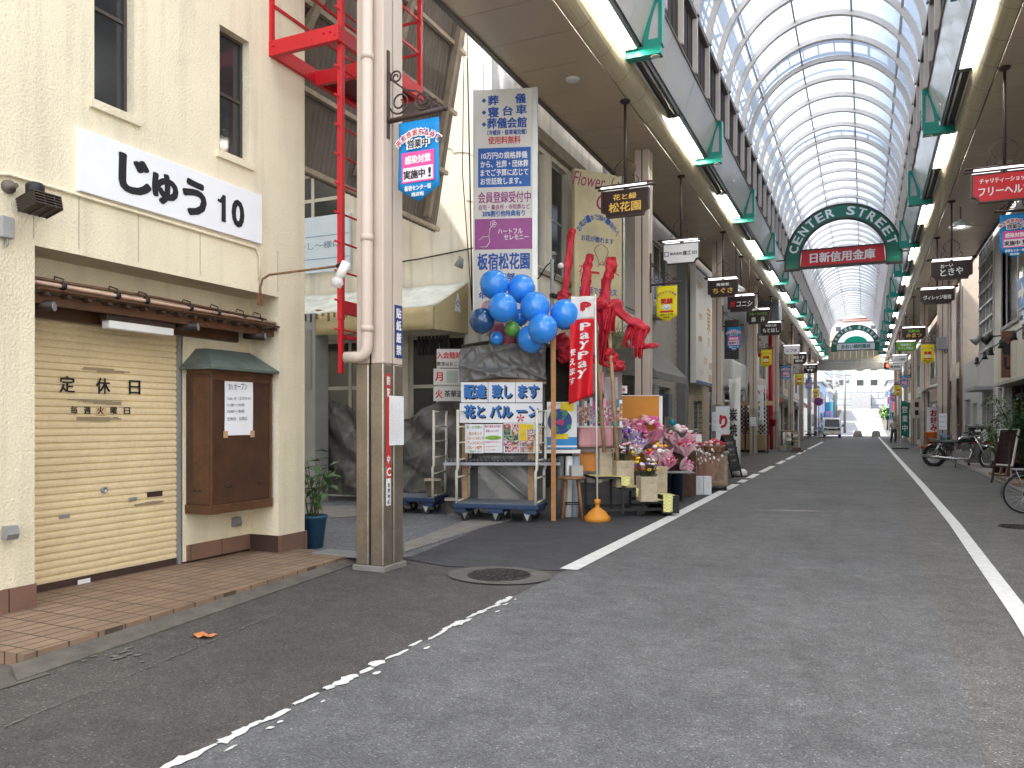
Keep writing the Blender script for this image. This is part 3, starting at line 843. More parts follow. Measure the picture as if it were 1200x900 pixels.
for i in range(-1, NR + 1):
    ya = max(A0, A0 + .5 + i * 1.4); yb = min(A1, A0 + .5 + (i + 1) * 1.4)
    ph = rr.uniform(0, 6)
    for k in range(5):
        d0, d1 = (0, 36, 72, 108, 144)[k], (36, 72, 108, 144, 180)[k]
        tw = rr.uniform(-.012, .012)
        def fn(u, v):
            a = R(d0 + (d1 - d0) * u); r_ = 2.30 + .02 * math.sin(PI * u) * math.sin(PI * v) + tw * (v - .5)
            return (AX - r_ * math.cos(a), ya + (yb - ya) * v, 10.0 + r_ * math.sin(a))
        gz.grid(fn, 8, 3)
ina(gz.build('glazing', M_GLAZING))
# outer maintenance rails, travelling ladders and bracing whose shadows fall on the sheets
og = MB(); xr = AX - 3.05
for zz_ in (10.3, 11.0, 11.6, 12.2): og.tube([(xr, A0, zz_), (xr, A1, zz_)], .022, 5)
for i in range(int((A1 - A0) / 1.55)):
    y = A0 + .2 + i * 1.55
    og.bar((xr, y, 8.9), (xr, y, 12.2), .04)
    if i % 2 == 0: og.bar((xr, y, 10.3), (xr, y + 1.55, 12.2), .03)
xo = AX - 4.2  # taller frame, out of view, added to widen the shadows on the vault
for zz_, r_ in ((12.6, .05), (13.6, .05), (14.4, .17), (15.2, .05)): og.tube([(xo, A0, zz_), (xo, A1, zz_)], r_, 6)
for i in range(int((A1 - A0) / 2.1)):
    y = A0 + .4 + i * 2.1
    og.bar((xo, y, 8.0), (xo, y, 15.2), .09)
    og.bar((xo, y, 12.6), (xo, y + 2.1, 14.4), .05)
    if i % 4 == 1: og.bar((xo, y, 14.4), (xo + 4.0, y + .3, 13.2), .16)
for yg in (10.5, 16.5, 24.0, 31.5, 41, 55, 69):
    for dy in (0, .75):
        pts = [(AX - 2.62 * math.cos(R(d)), yg + dy, 10 + 2.62 * math.sin(R(d))) for d in range(0, 181, 9)]
        og.tube(pts, .075, 5)
        pts2 = [(AX - 3.3 * math.cos(R(d)), yg + dy, 10 + 3.3 * math.sin(R(d))) for d in range(18, 163, 9)]
        og.tube(pts2, .045, 5)
        for d in range(18, 163, 18):
            og.bar((AX - 2.62 * math.cos(R(d)), yg + dy, 10 + 2.62 * math.sin(R(d))), (AX - 3.3 * math.cos(R(d)), yg + dy, 10 + 3.3 * math.sin(R(d))), .04)
    for d in range(0, 181, 9): og.bar((AX - 2.62 * math.cos(R(d)), yg, 10 + 2.62 * math.sin(R(d))), (AX - 2.62 * math.cos(R(d)), yg + .75, 10 + 2.62 * math.sin(R(d))), .03)
ina(og.build('rail_and_shadow_frame', M_STEEL))

# columns
def column(X0, Y0, label):
    o = thing('arcade_column', label, 'column', (X0, Y0, 0), group='arcade columns')
    H = 7.6; a, b = .16, .18
    def shell(z0, z1, m, nm, e):
        mb = MB()
        # four plates a side with a groove in the middle of each face
        for sx in (-1, 1):
            for sy in (-1, 1):
                x0, x1 = sorted((sx * .012, sx * (a + e))); y0, y1 = sorted((sy * .012, sy * (b + e))); mb.box(x0, x1, y0, y1, z0, z1)
        return mb.build(nm, m, o, .012)
    shell(2.08, H, M_BEIGE, 'shaft', 0.); shell(.06, 2.08, M_INOX, 'cladding', .004)
    box('core', M_DARK, (-a + .02, a - .02, -b + .02, b - .02, .05, H - .01), o)
    box('base', M_CONC, (-a - .03, a + .03, -b - .03, b + .03, 0, .06), o, .008)
    return o
colsL = [6.77, 17.4, 27.2, 36.7, 46.5, 56.3, 66, 75.8, 85.6]
side = {0: 'beige arcade column with stainless base beside the cream building', 1: 'beige arcade column behind the flower stall', 2: 'beige arcade column beside the tall white menu board',
        3: 'beige arcade column in front of the lattice food stall', 4: 'beige arcade column next to the red pipe frame'}
for i, y in enumerate(colsL):
    column(-4.52 if i == 0 else -4.55, y, side.get(i, 'slim far arcade column, left side, number %s beyond the red pipe frame' % ['', '', '', '', '', 'one', 'two', 'three', 'four'][i]))
for i, y in enumerate([16.9, 35.2, 45.4, 55.2, 65, 75.8, 85.6]):
    column(3.0 if i == 0 else 2.8, y, ['beige arcade column at the right edge carrying the blue banner', 'beige arcade column on the right just behind the motorcycle', 'beige arcade column behind the white canopy on the right'][i] if i < 3 else
           'slim far arcade column, right side, number %s beyond the white canopy' % ['one', 'two', 'three', 'four'][i - 3])
# stickers on the near column
C0 = colsL[0]
st = thing('pillar_sticker', 'blue vertical no-flyers sticker high on the near column', 'sticker', (-4.36, C0 + .095, 2.42), PI / 2)
box('plate', mat('blue enamel', (.02, .05, .20), .4), (-.072, .072, -.004, 0, -.27, .27), st)
letters(st, M_WINK, vtext('貼紙厳禁', 0, .25, .125, .10), front(t=.004), bold=.03)
st = thing('pillar_sticker', 'tall red security sticker running down behind the white notice', 'sticker', (-4.355, C0 - .10, 1.52), PI / 2)
box('plate', mat('red sticker', (.62, .03, .03), .5), (-.036, .036, -.002, 0, -.46, .46), st)
letters(st, M_WINK, vtext('防犯', 0, .45, .12, .085, .055) + [('中', 0, -.40, .08, .05)], front(t=.002), bold=.03)
st = thing('pillar_notice', 'white printed paper notice pasted on the near column', 'notice', (-4.351, C0 + .04, 1.5), PI / 2)
box('sheet', M_PAPER, (-.13, .14, -.004, -.002, -.24, .26), st)
letters(st, mat('grey ink', (.12, .12, .12), .7), [('あいうえおかきくけこさしすせそたちつ'[i % 5:][:12 - (i % 3)], -.11 + i * .028, 0 if i < 2 else -.01, .009, .40 - .05 * (i % 3), PI / 2) for i in range(8)], front(t=.004), bold=.0)
st = thing('pillar_sticker', 'small white no-smoking sticker with a red top on the near column', 'sticker', (-4.355, C0 - .095, .86), PI / 2)
box('plate', M_PAPER, (-.04, .04, -.002, 0, -.20, .20), st); box('band', mat('red sticker', (.62, .03, .03)), (-.04, .04, -.003, -.002, .07, .20), st)
letters(st, M_WINK, [('C', 0, .135, .08, .07)], front(t=.003), bold=.03)
letters(st, M_INK, vtext('禁煙地区', 0, .03, .055, .04), front(t=.002))
# rain pipe with elbow
dp = thing('rain_pipe', 'thick beige rain pipe with an elbow on the near column', 'pipe', (-4.50, C0 - .255, 0))
MB().tube([(0, 0, 7.5), (0, 0, 2.25), (-.01, -.005, 2.20), (-.035, -.01, 2.16), (-.08, -.02, 2.14), (-.23, -.05, 2.14)], .056, 16).build('pipe', M_BEIGE, dp)
for z in (5.1, 3.3, 2.4): MB().lathe([(.056, -.01), (.063, -.01), (.063, .05), (.056, .05)], (0, 0, z), 16).build('collar', M_BEIGE, dp)

# red roof ladder with landing
ld = thing('roof_ladder', 'red steel access ladder with a caged landing behind the near column', 'ladder', (-4.94, 7.0, 2.0))
r_ = MB(); r_.box(-.028, .028, -.345, -.285, 0.55, 7); r_.box(-.022, .022, -.34, -.29, 0, .55); r_.box(-.028, .028, .125, .185, .3, 7)
r_.build('rail', M_RED, ld, .004)
mb = MB()
for k in range(20): mb.tube([(0, -.42, .45 + k * .30), (0, .26, .45 + k * .30)], .011, 6)
mb.build('rung', M_RED, ld)
MB().box(-.03, .03, -.28, .12, .62, .74).box(-.03, .03, -.28, .12, .36, .40).build('tie_plate', M_RED, ld)
lp = MB().box(-.88, .04, -.42, -.36, 3.40, 3.56).box(-.02, .04, -.36, 1.28, 3.40, 3.56).box(-.88, -.82, -.36, 1.28, 3.40, 3.56).box(-.82, -.02, 1.22, 1.28, 3.40, 3.56).box(-.82, -.02, .3, .36, 3.36, 3.52)
lp.build('landing_frame', M_RED, ld, .004)
MB().box(-.82, -.02, .36, 1.22, 3.46, 3.47).build('grating', mat('dark red grating', (.16, .01, .015), .6), ld)
cg = MB()
for x, y in ((-.85, -.39), (-.85, 1.25), (0.01, 1.25), (0.01, .5)): cg.box(x - .025, x + .025, y - .025, y + .025, 3.56, 6.5)
for z in (3.95, 4.35, 4.75):
    cg.box(-.86, -.84, -.39, 1.25, z, z + .03).box(0, .02, .3, 1.25, z, z + .03).box(-.85, 0, 1.24, 1.26, z, z + .03)
cg.build('guard_rail', M_RED, ld)
bt = MB()
for x, z in ((-.8, 3.40), (-.8, 3.5), (-.14, 3.40), (-.14, 3.5), (-.06, 3.4), (-.06, 3.5)): bt.lathe([(.014, 0), (.014, .012), (0, .014)], (x, -.42, z), 6, Matrix.Rotation(PI / 2, 4, 'X'))
bt.build('bolt', M_RED, ld)

# corrugated brown side screen over the alley mouth
sc_ = thing('side_screen', 'sloping brown corrugated screen braced with timber above the alley', 'screen', (-6.8, 10, 4.9))
def scr(u, v, off=0.): return (-7.15 + .62 * v * 1.35 + off + 6.8, 7.2 + 5.3 * u - 10, 4.95 + 4.75 * v - 4.9)
cg = MB(); N = 150
cg.grid(lambda u, v: scr(u, v, .012 * math.sin(u * N * PI / 1.5)), N * 2, 1)
cg.build('corrugated_sheet', mat('brown corrugated sheet', (.16, .13, .105), .6, var=.2, scale=1.5), sc_)
bm_ = MB()
for v in (0.01, .22, .44, .66, .88): bm_.bar(scr(0, v, .06), scr(1, v, .06), .07)
bm_.build('purlin', mat('dirty beige timber', (.40, .33, .24), .7, var=.25, scale=6), sc_)
bm_ = MB()
for (ua, va, ub, vb) in ((.10, .05, .45, 1.), (.50, .05, .72, 1.), (.90, .03, .94, 1.), (.10, .05, .02, .8)): bm_.bar(scr(ua, va, .12), scr(ub, vb, .12), .10)
bm_.build('brace', mat('brace timber', (.30, .24, .17), .7, var=.3, scale=6), sc_)

# green lettered arches hung under the vault
def arch(Y, xc, zb, Ro, wd, label, board, btext, bmat, tm):
    o = thing('arch_sign', label, 'sign', (xc, Y, zb), group='lettered green arches')
    Ri = Ro - wd
    def ringm(r0, r1, y0, y1, dz=0.):
        mb = MB(); n = 36
        for k in range(n):
            a0, a1 = PI * k / n, PI * (k + 1) / n
            p = lambda r, a, y: (-r * math.cos(a), y, r * .78 * math.sin(a) * 1.28 + dz)
            mb.face([p(r0, a0, y0), p(r0, a1, y0), p(r1, a1, y0), p(r1, a0, y0)][::-1]); mb.face([p(r0, a0, y1), p(r0, a1, y1), p(r1, a1, y1), p(r1, a0, y1)])
            mb.face([p(r1, a0, y0), p(r1, a1, y0), p(r1, a1, y1), p(r1, a0, y1)][::-1]); mb.face([p(r0, a0, y0), p(r0, a1, y0), p(r0, a1, y1), p(r0, a0, y1)])
        for sgn in (-1, 1):
            x0, x1 = sorted((sgn * r0, sgn * r1)); mb.box(x0, x1, y0, y1, -.28, dz)
        return mb
    ringm(Ri + .02, Ro - .03, -.12, .12).build('arch_board', M_SGREEN, o)
    ringm(Ro - .028, Ro + .03, -.15, .15).build('arch_trim', M_BROWN, o); ringm(Ri - .03, Ri + .018, -.15, .15).build('arch_trim', M_BROWN, o)
    box('arch_foot', M_BROWN, (-Ro - .03, -Ri + .03, -.15, .15, -.34, -.283), o); box('arch_foot', M_BROWN, (Ri - .03, Ro + .03, -.15, .15, -.34, -.283), o)
    rm = (Ri + Ro) / 2
    letters(o, M_WINK, arc_items('CENTER', 0, .0, rm, R(165), R(104), wd * .62, wd * .50) + arc_items('STREET', 0, .0, rm, R(80), R(17), wd * .62, wd * .50), front(t=.125), bold=.03)
    for x0, x1 in ((-Ro - .35, -Ro - .03), (Ro + .03, Ro + .35)): MB().tube([(x0, 0, .1), (x1, 0, .1)], .03, 6).build('stay', M_BROWN, o)
    z0, z1 = board
    pr = [(-Ri + .05, z0), (Ri - .05, z0)]
    a = math.asin(min(.95, max(0, z1 / Ri)))
    pr += [(Ri * math.cos(a) - .05, z1), (-Ri * math.cos(a) + .05, z1)]
    MB().prism(pr, -.08, .08).build('board', bmat, o)
    MB().box(-Ri, Ri, -.13, .13, z0 - .08, z0 - .003).box(-Ri * math.cos(a) + .05, Ri * math.cos(a) - .05, -.1, .1, z1 + .003, z1 + .05).build('board_trim', M_BROWN, o)
    letters(o, tm, [(btext, 0, (z0 + z1) / 2, (z1 - z0) * .62, (Ri * 2) * .74)], front(t=.082), bold=.035)
    return o
arch(33, -.79, 7.82, 2.08, .52, 'large green arch sign over the street with a red board across it', (-.22, .40), '日新信用金庫', M_BRIGHTRED, M_WINK)
a2 = arch(80.5, -.75, 8.45, 2.1, .42, 'far green arch sign with white board and bright green panel', (-.2, .42), 'あおい調剤薬局', M_PAPER, mat('dark green ink', (.02, .16, .10), .5))
gp = MB(); gp.face([(-1.0 * math.cos(PI * k / 16), 0, .46 + .62 * math.sin(PI * k / 16)) for k in range(17)][::-1]); gp.build('green_panel', mat('bright green panel', (.0, .55, .30), .4), a2, solid=.05)
eg = thing('arcade_end_wall', 'beige panelled gable closing the far end of the arcade', 'gable', (AX, 84.5, 6.6))
mb = MB()
for k in range(9): mb.box(-2.3 + k * .515, -2.3 + k * .515 + .50, -.1, .1, 1.05, 2.35)
mb.build('panel', mat('beige gable panel', (.55, .46, .30), .5), eg)
box('beam', mat('grey corrugated beam', (.42, .41, .38), .5), (-3.9, 3.9, -.15, .15, .0, .75), eg, .02)
box('beam', mat('grey corrugated beam', (.42, .41, .38)), (-3.2, 3.2, -.12, .12, .755, 1.04), eg)

# hanging shop signs
HS = {}
def hang_sign(px, X, w_, top, h, label, bm_, items, border=M_BROWN, Y=None, rz=0., lamp=True):
    if Y is None: Y = on(px, 494, X=X).y
    d = Y * CY - X * SY
    zt = 1.5 + (494 - top) * d / 920
    o = thing('hanging_sign', label, 'shop sign', (X, Y, zt - h / 2), rz, 'shop signs hanging from the soffit')
    n = min(.1, h * .25)
    cor = [(-w_ / 2, h / 2), (-w_ / 2, -h / 2 + n)]
    for k in range(1, 5): a = R(90 * k / 4); cor.append((-w_ / 2 + n * math.sin(a) * 1., -h / 2 + n * math.cos(a) * 1. - 0))
    cor = [(-w_ / 2, h / 2), (-w_ / 2, -h / 2 + n)] + [(-w_ / 2 + n - n * math.cos(R(a)), -h / 2 + n - n * math.sin(R(a)) * 1.) if False else (-w_ / 2 + n * math.sin(R(a)), -h / 2 + n * math.cos(R(a))) for a in (25, 45, 65)] + [(-w_ / 2 + n, -h / 2)]
    cor = cor + [(-x, z) for x, z in reversed(cor)]
    MB().prism(cor, -.035, .035).build('board', bm_, o)
    cor2 = [(x * (1 + .05 / w_), z * (1 + .05 / h)) for x, z in cor]
    fr = MB()
    for i in range(len(cor)):
        j = (i + 1) % len(cor)
        for yy_ in (-.05, .05):
            q = [(cor[i][0], yy_, cor[i][1]), (cor[j][0], yy_, cor[j][1]), (cor2[j][0], yy_, cor2[j][1]), (cor2[i][0], yy_, cor2[i][1])]
            fr.face(q)
        fr.face([(cor2[i][0], -.05, cor2[i][1]), (cor2[j][0], -.05, cor2[j][1]), (cor2[j][0], .05, cor2[j][1]), (cor2[i][0], .05, cor2[i][1])])
    fr.build('border', border, o)
    zs = 7.6 - (zt - h / 2)
    MB().tube([(0, 0, h / 2), (0, 0, zs)], .028, 8).build('pole', M_BROWN, o)
    MB().lathe([(.07, zs - .05), (.1, zs - .02), (.1, zs)], seg=12).build('flange', M_BROWN, o)
    sc = MB()
    for sgn in (-1, 1):
        p1 = [(sgn * (.03 + .12 * math.sin(PI * t) * (1 if t < 1 else 0) + .10 * t), 0, h / 2 + .62 - .34 * t) for t in [k / 8 for k in range(9)]]
        sc.tube(p1, .009, 5)
        sc.tube([(sgn * x, 0, h / 2 + z) for x, _, z in spiral(.17, .17, .11, .8, R(70), 14, -1)], .009, 5)
    sc.build('scroll', M_BROWN, o)
    if lamp:
        lf = MB()
        for yy_ in (-.10, .10): lf.tube([(-w_ * .64, yy_, h / 2 + .10), (w_ * .64, yy_, h / 2 + .10)], .022, 8)
        lf.box(-.05, .05, -.1, .1, h / 2 + .06, h / 2 + .1)
        lf.build('lamp_housing', M_BROWN, o)
        for yy_ in (-.125, .125):
            MB().tube([(-w_ * .5, yy_, h / 2 + .065), (w_ * .5, yy_, h / 2 + .065)], .016, 8).build('lamp_tube', M_STUBE, o)
    for m_, it in items:
        letters(o, m_, it, front(t=.036), bold=.025)
    return o
SX = -4.15
hang_sign(732, SX, .88, 224, .46, 'dark brown hanging sign with two lines of gold lettering, nearest on the left', M_BOARD, [(M_GOLD, [('花と緑', 0, .12, .11, .45), ('松花園', 0, -.07, .18, .62)])], Y=14.5)
hang_sign(800, SX, .86, 286, .47, 'white hanging sign with blue mark and black lettering', M_PAPER, [(M_INK, [('株式会社', -.12, 0, .07, .30), ('建工101', .22, 0, .11, .34)]), (M_BLUEINK, [('□', -.36, 0, .11, .1)])], Y=19.5)
hang_sign(851, SX, .90, 329, .50, 'brown hanging sign with orange-gold hiragana above the tall menu board', M_BOARD, [(M_WINK, [('美容室', 0, .13, .09, .4)]), (M_GOLD, [('ちぐさ', 0, -.07, .17, .62)])], Y=25.8)
hang_sign(869, SX, .92, 348, .52, 'brown hanging sign with a red square and slanted white katakana', M_BOARD, [(M_WINK, [('コニシ', .12, 0, .2, .55, 0, .15)]), (M_BRIGHTRED, [('賛', -.30, .0, .2, .2)])], Y=29.9)
hang_sign(889, SX, .92, 364, .55, 'brown hanging sign with green katakana over white characters', M_BOARD, [(M_GRNINK, [('フルーツハウス', 0, .14, .12, .75)]), (M_WINK, [('森　井', 0, -.1, .2, .55)])], Y=35)
hang_sign(904.5, SX, .92, 379, .55, 'brown hanging sign with small white line over white brush hiragana', M_BOARD, [(M_WINK, [('和菓工房', 0, .17, .11, .5), ('もとはし', 0, -.06, .2, .75)])], Y=40)
hang_sign(930, SX, .95, 406, .5, 'pale hanging sign with spaced blue katakana far down the left', M_PAPER, [(M_BLUEINK, [('レフタ', 0, 0, .2, .6)])], Y=52)
hang_sign(943, SX, .95, 415, .65, 'black hanging sign with white pattern far down the left', M_BOARD, [(M_WINK, [('喫茶・茶', 0, .1, .22, .7), ('珈琲', 0, -.15, .18, .5)])], Y=58)
hang_sign(956, SX, 1.1, 428, .65, 'dark hanging sign with two white marks, farthest on the left', M_BOARD, [(M_WINK, [('靴・鞄の店', 0, .15, .14, .8), ('▼▼', 0, -.1, .2, .5)])], Y=70)
SR = 2.2
hang_sign(1178, SR, .95, 203, .46, 'bright red hanging sign with white katakana in two lines', M_BRIGHTRED, [(M_WINK, [('チャリティーショップ', 0, .12, .085, .75), ('フリーヘルプ', 0, -.06, .15, .78)])], Y=15.8)
hang_sign(1118, SR, .96, 307, .46, 'dark maroon hanging sign with white brush hiragana', M_BOARD, [(M_WINK, [('おーい', -.12, .13, .1, .3, .1), ('ときや', .0, -.04, .20, .55, .08)])], Y=24.8)
hang_sign(1100, SR, .96, 340, .44, 'dark maroon hanging sign with one line of white katakana', M_BOARD, [(M_WINK, [('ヴィレッジ板宿', 0, -.02, .14, .8)])], Y=29.5)
hang_sign(1076, SR, .98, 385, .5, 'brown hanging sign with green line over golden hiragana', M_BOARD, [(M_GRNINK, [('化粧品', 0, .13, .13, .5)]), (M_GOLD, [('みまつ', 0, -.08, .2, .65)])], Y=43)
hang_sign(1066, SR, .98, 401, .5, 'bright green hanging sign with white lettering', mat('bright green sign', (.16, .50, .05), .4), [(M_WINK, [('健康薬品', 0, .1, .15, .55), ('ドラッグ薬店', 0, -.1, .15, .75)])], Y=51)
hang_sign(1057, SR, .9, 417, .5, 'white hanging sign with tiny green lettering far down the right', M_PAPER, [(mat('dark green ink', (.02, .16, .1)), [('ふじの歯科', 0, 0, .18, .7)])], Y=60)
hang_sign(1053, SR, .9, 426, .5, 'white hanging sign with black line, farthest on the right', M_PAPER, [(M_INK, [('整骨院', 0, 0, .18, .7)])], Y=68)

# street banners on scroll brackets
M_BBLUE = mat('blue banner', (.0, .22, .56), .6, var=.06); M_BYEL = mat('yellow banner', (.82, .70, .01), .6, var=.06)
M_PINK = mat('pink panel', (.70, .08, .32), .6); M_PALE = mat('pale pink panel', (.82, .72, .78), .6)
def banner(px, X, sgn, top, kind, label, Y):
    d = Y * CY - X * SY; zt = 1.5 + (494 - top) * d / 920
    o = thing('street_banner', label, 'banner', (X, Y, zt), 0, 'pennant banners on the arcade columns')
    W, H = .46, .80
    br = MB(); f = sgn
    br.box(f * 0 - .015, .015, -.02, .02, -.10, .78)
    br.tube([(0, 0, .07), (f * .66, 0, .10)], .025, 8)
    br.ball((f * .66, 0, .10), .03, 8, 6)
    for cx, cz, r_, st_, fl in ((.14, .24, .12, 200, 1), (.40, .22, .10, 340, -1), (.10, .50, .07, 200, -1), (.54, .17, .06, 340, -1)):
        br.tube([(f * x, y, z) for x, y, z in spiral(cx, cz, r_, 1.6, R(st_), 24, fl)], .010, 5)
    br.tube([(0, 0, .62), (f * .05, 0, .48), (f * .2, 0, .36), (f * .34, 0, .32), (f * .5, 0, .2), (f * .6, 0, .12)], .010, 5)
    br.build('scroll_bracket', M_BROWN, o)
    cx = f * .36
    cl = MB(); cl.grid(lambda u, v: (cx + (u - .5) * W, .012 * math.sin(5 * v + 2 * u) * v, .03 - v * (H - .14 + .14 * (1 - abs(2 * u - 1)))), 10, 8)
    cl.build('cloth', M_BBLUE if kind == 'b' else M_BYEL, o, solid=.004)
    P = front(dx=cx, t=.016)
    if kind == 'b':
        letters(o, M_WINK, arc_items('来店感謝を込めて', 0, -.42, .33, R(132), R(48), .075, .07), P, bold=.06, lift=.001)
        letters(o, M_REDINK, arc_items('来店感謝を込めて', 0, -.42, .33, R(132), R(48), .06, .055), P, bold=.02, lift=.003)
        letters(o, M_WINK, [('営業中', 0, -.20, .09, .26)], P, bold=.08, lift=.001)
        letters(o, M_INK, [('営業中', 0, -.20, .08, .235)], P, bold=.03, lift=.003)
        box('panel', M_PINK, (cx - .185, cx + .185, -.0175, -.0165, -.58, -.28), o)
        box('panel', M_PALE, (cx - .17, cx + .17, -.0185, -.0178, -.565, -.43), o)
        letters(o, M_WINK, [('感染対策', 0, -.355, .08, .29), ('板宿センター街', 0, -.635, .05, .30), ('商店街', 0, -.70, .04, .14)], P, bold=.035, lift=.003)
        letters(o, M_INK, [('実施中', -.04, -.50, .085, .24), ('!', .135, -.50, .09, .02)], P, bold=.035, lift=.005)
    else:
        letters(o, M_PURINK, arc_items('ありがとう感謝', 0, -.40, .30, R(130), R(50), .05, .05), P, bold=.02)
        letters(o, M_REDINK, [('笑顔', 0, -.31, .12, .26)], P, bold=.05)
        sm = MB(); sm.face([(cx + .10 * math.cos(a), -.0185, -.44 + .06 * math.sin(a)) for a in [2 * PI * k / 20 for k in range(20)]]); sm.build('disc', M_PAPER, o)
        MB().tube([(cx + .06 * math.cos(R(a)), -.021, -.42 + .05 * math.sin(R(a))) for a in range(200, 341, 14)], .005, 5).build('smile', M_BLUEINK, o)
        box('panel', M_REDINK, (cx - .15, cx + .15, -.0185, -.0175, -.56, -.52), o)
        letters(o, M_INK, [('板宿センター街', 0, -.61, .045, .28), ('商店街', 0, -.665, .04, .13)], P, bold=.03)
    return o
bl = [('b', 'blue pennant banner hanging beside the near column'), ('y', 'yellow pennant banner on the column behind the flower stall'), ('b', 'blue pennant banner beside the tall white menu board'),
      ('y', 'yellow pennant banner above the lattice food stall'), ('b', 'blue pennant banner next to the red pipe frame'), ('y', 'yellow pennant banner, first beyond the red pipe frame on the left'),
      ('b', 'blue pennant banner, last blue one on the left side'), ('y', 'small yellow pennant banner farthest away on the left')]
for (k, lab), y, px, top in zip(bl, colsL, (470, 768, 849, 892, 922, 934, 946, 959), (151, 338, 385, 411, 430, 439, 445, 456)):
    banner(px, -4.36, 1, top, k, lab, y - .1)
for k, lab, y, top in (('b', 'blue pennant banner at the right edge below the red sign', 16.7, 250), ('y', 'yellow pennant banner on the column behind the motorcycle', 35.0, 404), ('b', 'blue pennant banner beyond the white canopy on the right', 55, 441), ('y', 'small yellow pennant banner far down the right', 65, 452), ('b', 'small blue pennant banner farthest away on the right', 75.6, 460)):
    banner(0, 2.84 if y < 20 else 2.64, -1, top, k, lab, y)
# pendant lamps and downlights
for X, Y, Zt, lab in ((-4.0, 27.6, 5.95, 'white pendant lamp above the brown katakana sign, nearer of two'), (-3.95, 30.6, 5.7, 'white pendant lamp, farther of two under the left soffit'), (2.5, 25.6, 7.0, 'white pendant lamp under the right soffit')):
    o = thing('pendant_lamp', lab, 'lamp', (X, Y, Zt), group='pendant lamps under the soffits')
    MB().lathe([(.04, .26), (.06, .22), (.18, .16), (.30, .06), (.31, 0), (.29, .0), (.05, .2)], seg=20).build('shade', M_WHITE, o)
    MB().lathe([(.04, .16), (.09, .10), (.08, .03), (0, .0)], seg=12).build('bulb', emit('pendant bulb', (1, .97, .9), 6), o)
    MB().tube([(0, 0, .24), (0, 0, 7.6 - Zt)], .015, 6).build('rod', M_BROWN, o)
for X, Y, lab in ((-4.75, 13.2, 'round white downlight in the soffit before the gold sign'), (3.0, 21.5, 'round white downlight in the right soffit')):
    o = tag(MB().lathe([(.13, 0), (.14, -.012), (.10, -.03), (0, -.035)], (X, Y, 7.6), 20).build('ceiling_lamp', M_WHITE), lab, 'lamp', 'round soffit lamps')

# ================================================================== LEFT ROW: FLOWER SHOP AND ALLEY
FS = -5.9
fsb = thing('shop_building', 'weathered cream corner building behind the flower stall', 'building', (-9, 15.7, 0))
VF = Matrix.Translation((9, -15.7, 0))
def inf(o): o.parent = fsb; o.matrix_parent_inverse = VF; return o
w_ = MB()
UW = [(14.05, 14.75, 4.6, 6.9), (15.15, 16.1, 4.6, 6.9)]
holes_wall(w_, 13.0, 18.6, 0, 10.5, UW + [(13.5, 18.3, 0, 3.1)], FS, -.25)
SW = [(on(478, 450, Y=13).x, on(545, 450, Y=13).x, 1.2, 3.15), (on(372, 450, Y=13).x, on(444, 450, Y=13).x, 1.2, 3.15), (-11.2, -9.55, 5.5, 6.6)]
holes_wall(w_, -13, FS - .25, 0, 10.5, SW, 13.0, .25, 'Y')
w_.box(-13, FS - .25, 18.4, 18.6, 0, 10.5).box(-13, FS - .25, 13.25, 18.4, 10.3, 10.5).box(-13.2, -13, 13, 18.6, 0, 10.5)
inf(w_.build('wall', M_CREAM))
inf(box('interior', M_DARK, (-9, -6.6, 13.4, 18.35, 0, 3.2)))  # near-black block: the shade of the open shop put into its colour
for a, b, c, d in UW: inf(window(None, FS - .1, a, b, c, d, mull=0, rail=1, frame=M_ALU))
for a, b, c, d in SW: inf(window(None, 13.08, a, b, c, d, 'Y', 1, frame=mat('cream window frame', (.55, .52, .44), .6), mull=1, rail=1, fw=.07))
inf(MB().box(FS, FS + .12, 12.9, 18.6, 7.0, 7.25).box(FS, FS + .06, 13.9, 16.3, 4.45, 4.55).build('cornice', mat('grimy cornice', (.30, .27, .22), .8, var=.3, scale=2)))
cn = MB().tube([(-6.15, 12.98, 0), (-6.15, 12.98, 9.8)], .32, 16)
inf(cn.build('rounded_corner', mat('whitewashed render', (.60, .60, .58), .85, var=.15, scale=2)))
cr = MB()
rr = random.Random(8)
for k in range(7):
    x = -7.3 + rr.uniform(-1, 1.0); z = 4.6 + rr.uniform(0, 3)
    for q in range(7):
        x2 = x + rr.uniform(.03, .22); z2 = z + rr.uniform(-.12, .12); cr.bar((x, 12.996, z), (x2, 12.996, z2), .006); x, z = x2, z2
inf(cr.build('crack', mat('plaster crack', (.28, .25, .2), .9)))

# painted panel on the side wall and the window over it
pz0, pz1 = on(390, 318, Y=12.95).z, on(390, 252, Y=12.95).z
pn = thing('wall_panel', 'pale blue-white board sign on the alley wall behind the ladder', 'sign', (-10.1, 12.95, (pz0 + pz1) / 2))
hh = (pz1 - pz0) / 2
MB().box(-1.3, .75, -.03, 0.04, -hh, hh).build('board', mat('pale blue board', (.62, .72, .80), .5, var=.05), pn)
MB().box(-1.3, .75, -.034, -.031, .16, .168).box(-1.3, .75, -.034, -.031, -.30, -.292).build('joint', M_BLUEINK, pn)
letters(pn, mat('faded blue ink', (.25, .33, .42), .6), [('なつし〜様に', -.1, -.02, .15, 1.25)], front(t=.03))
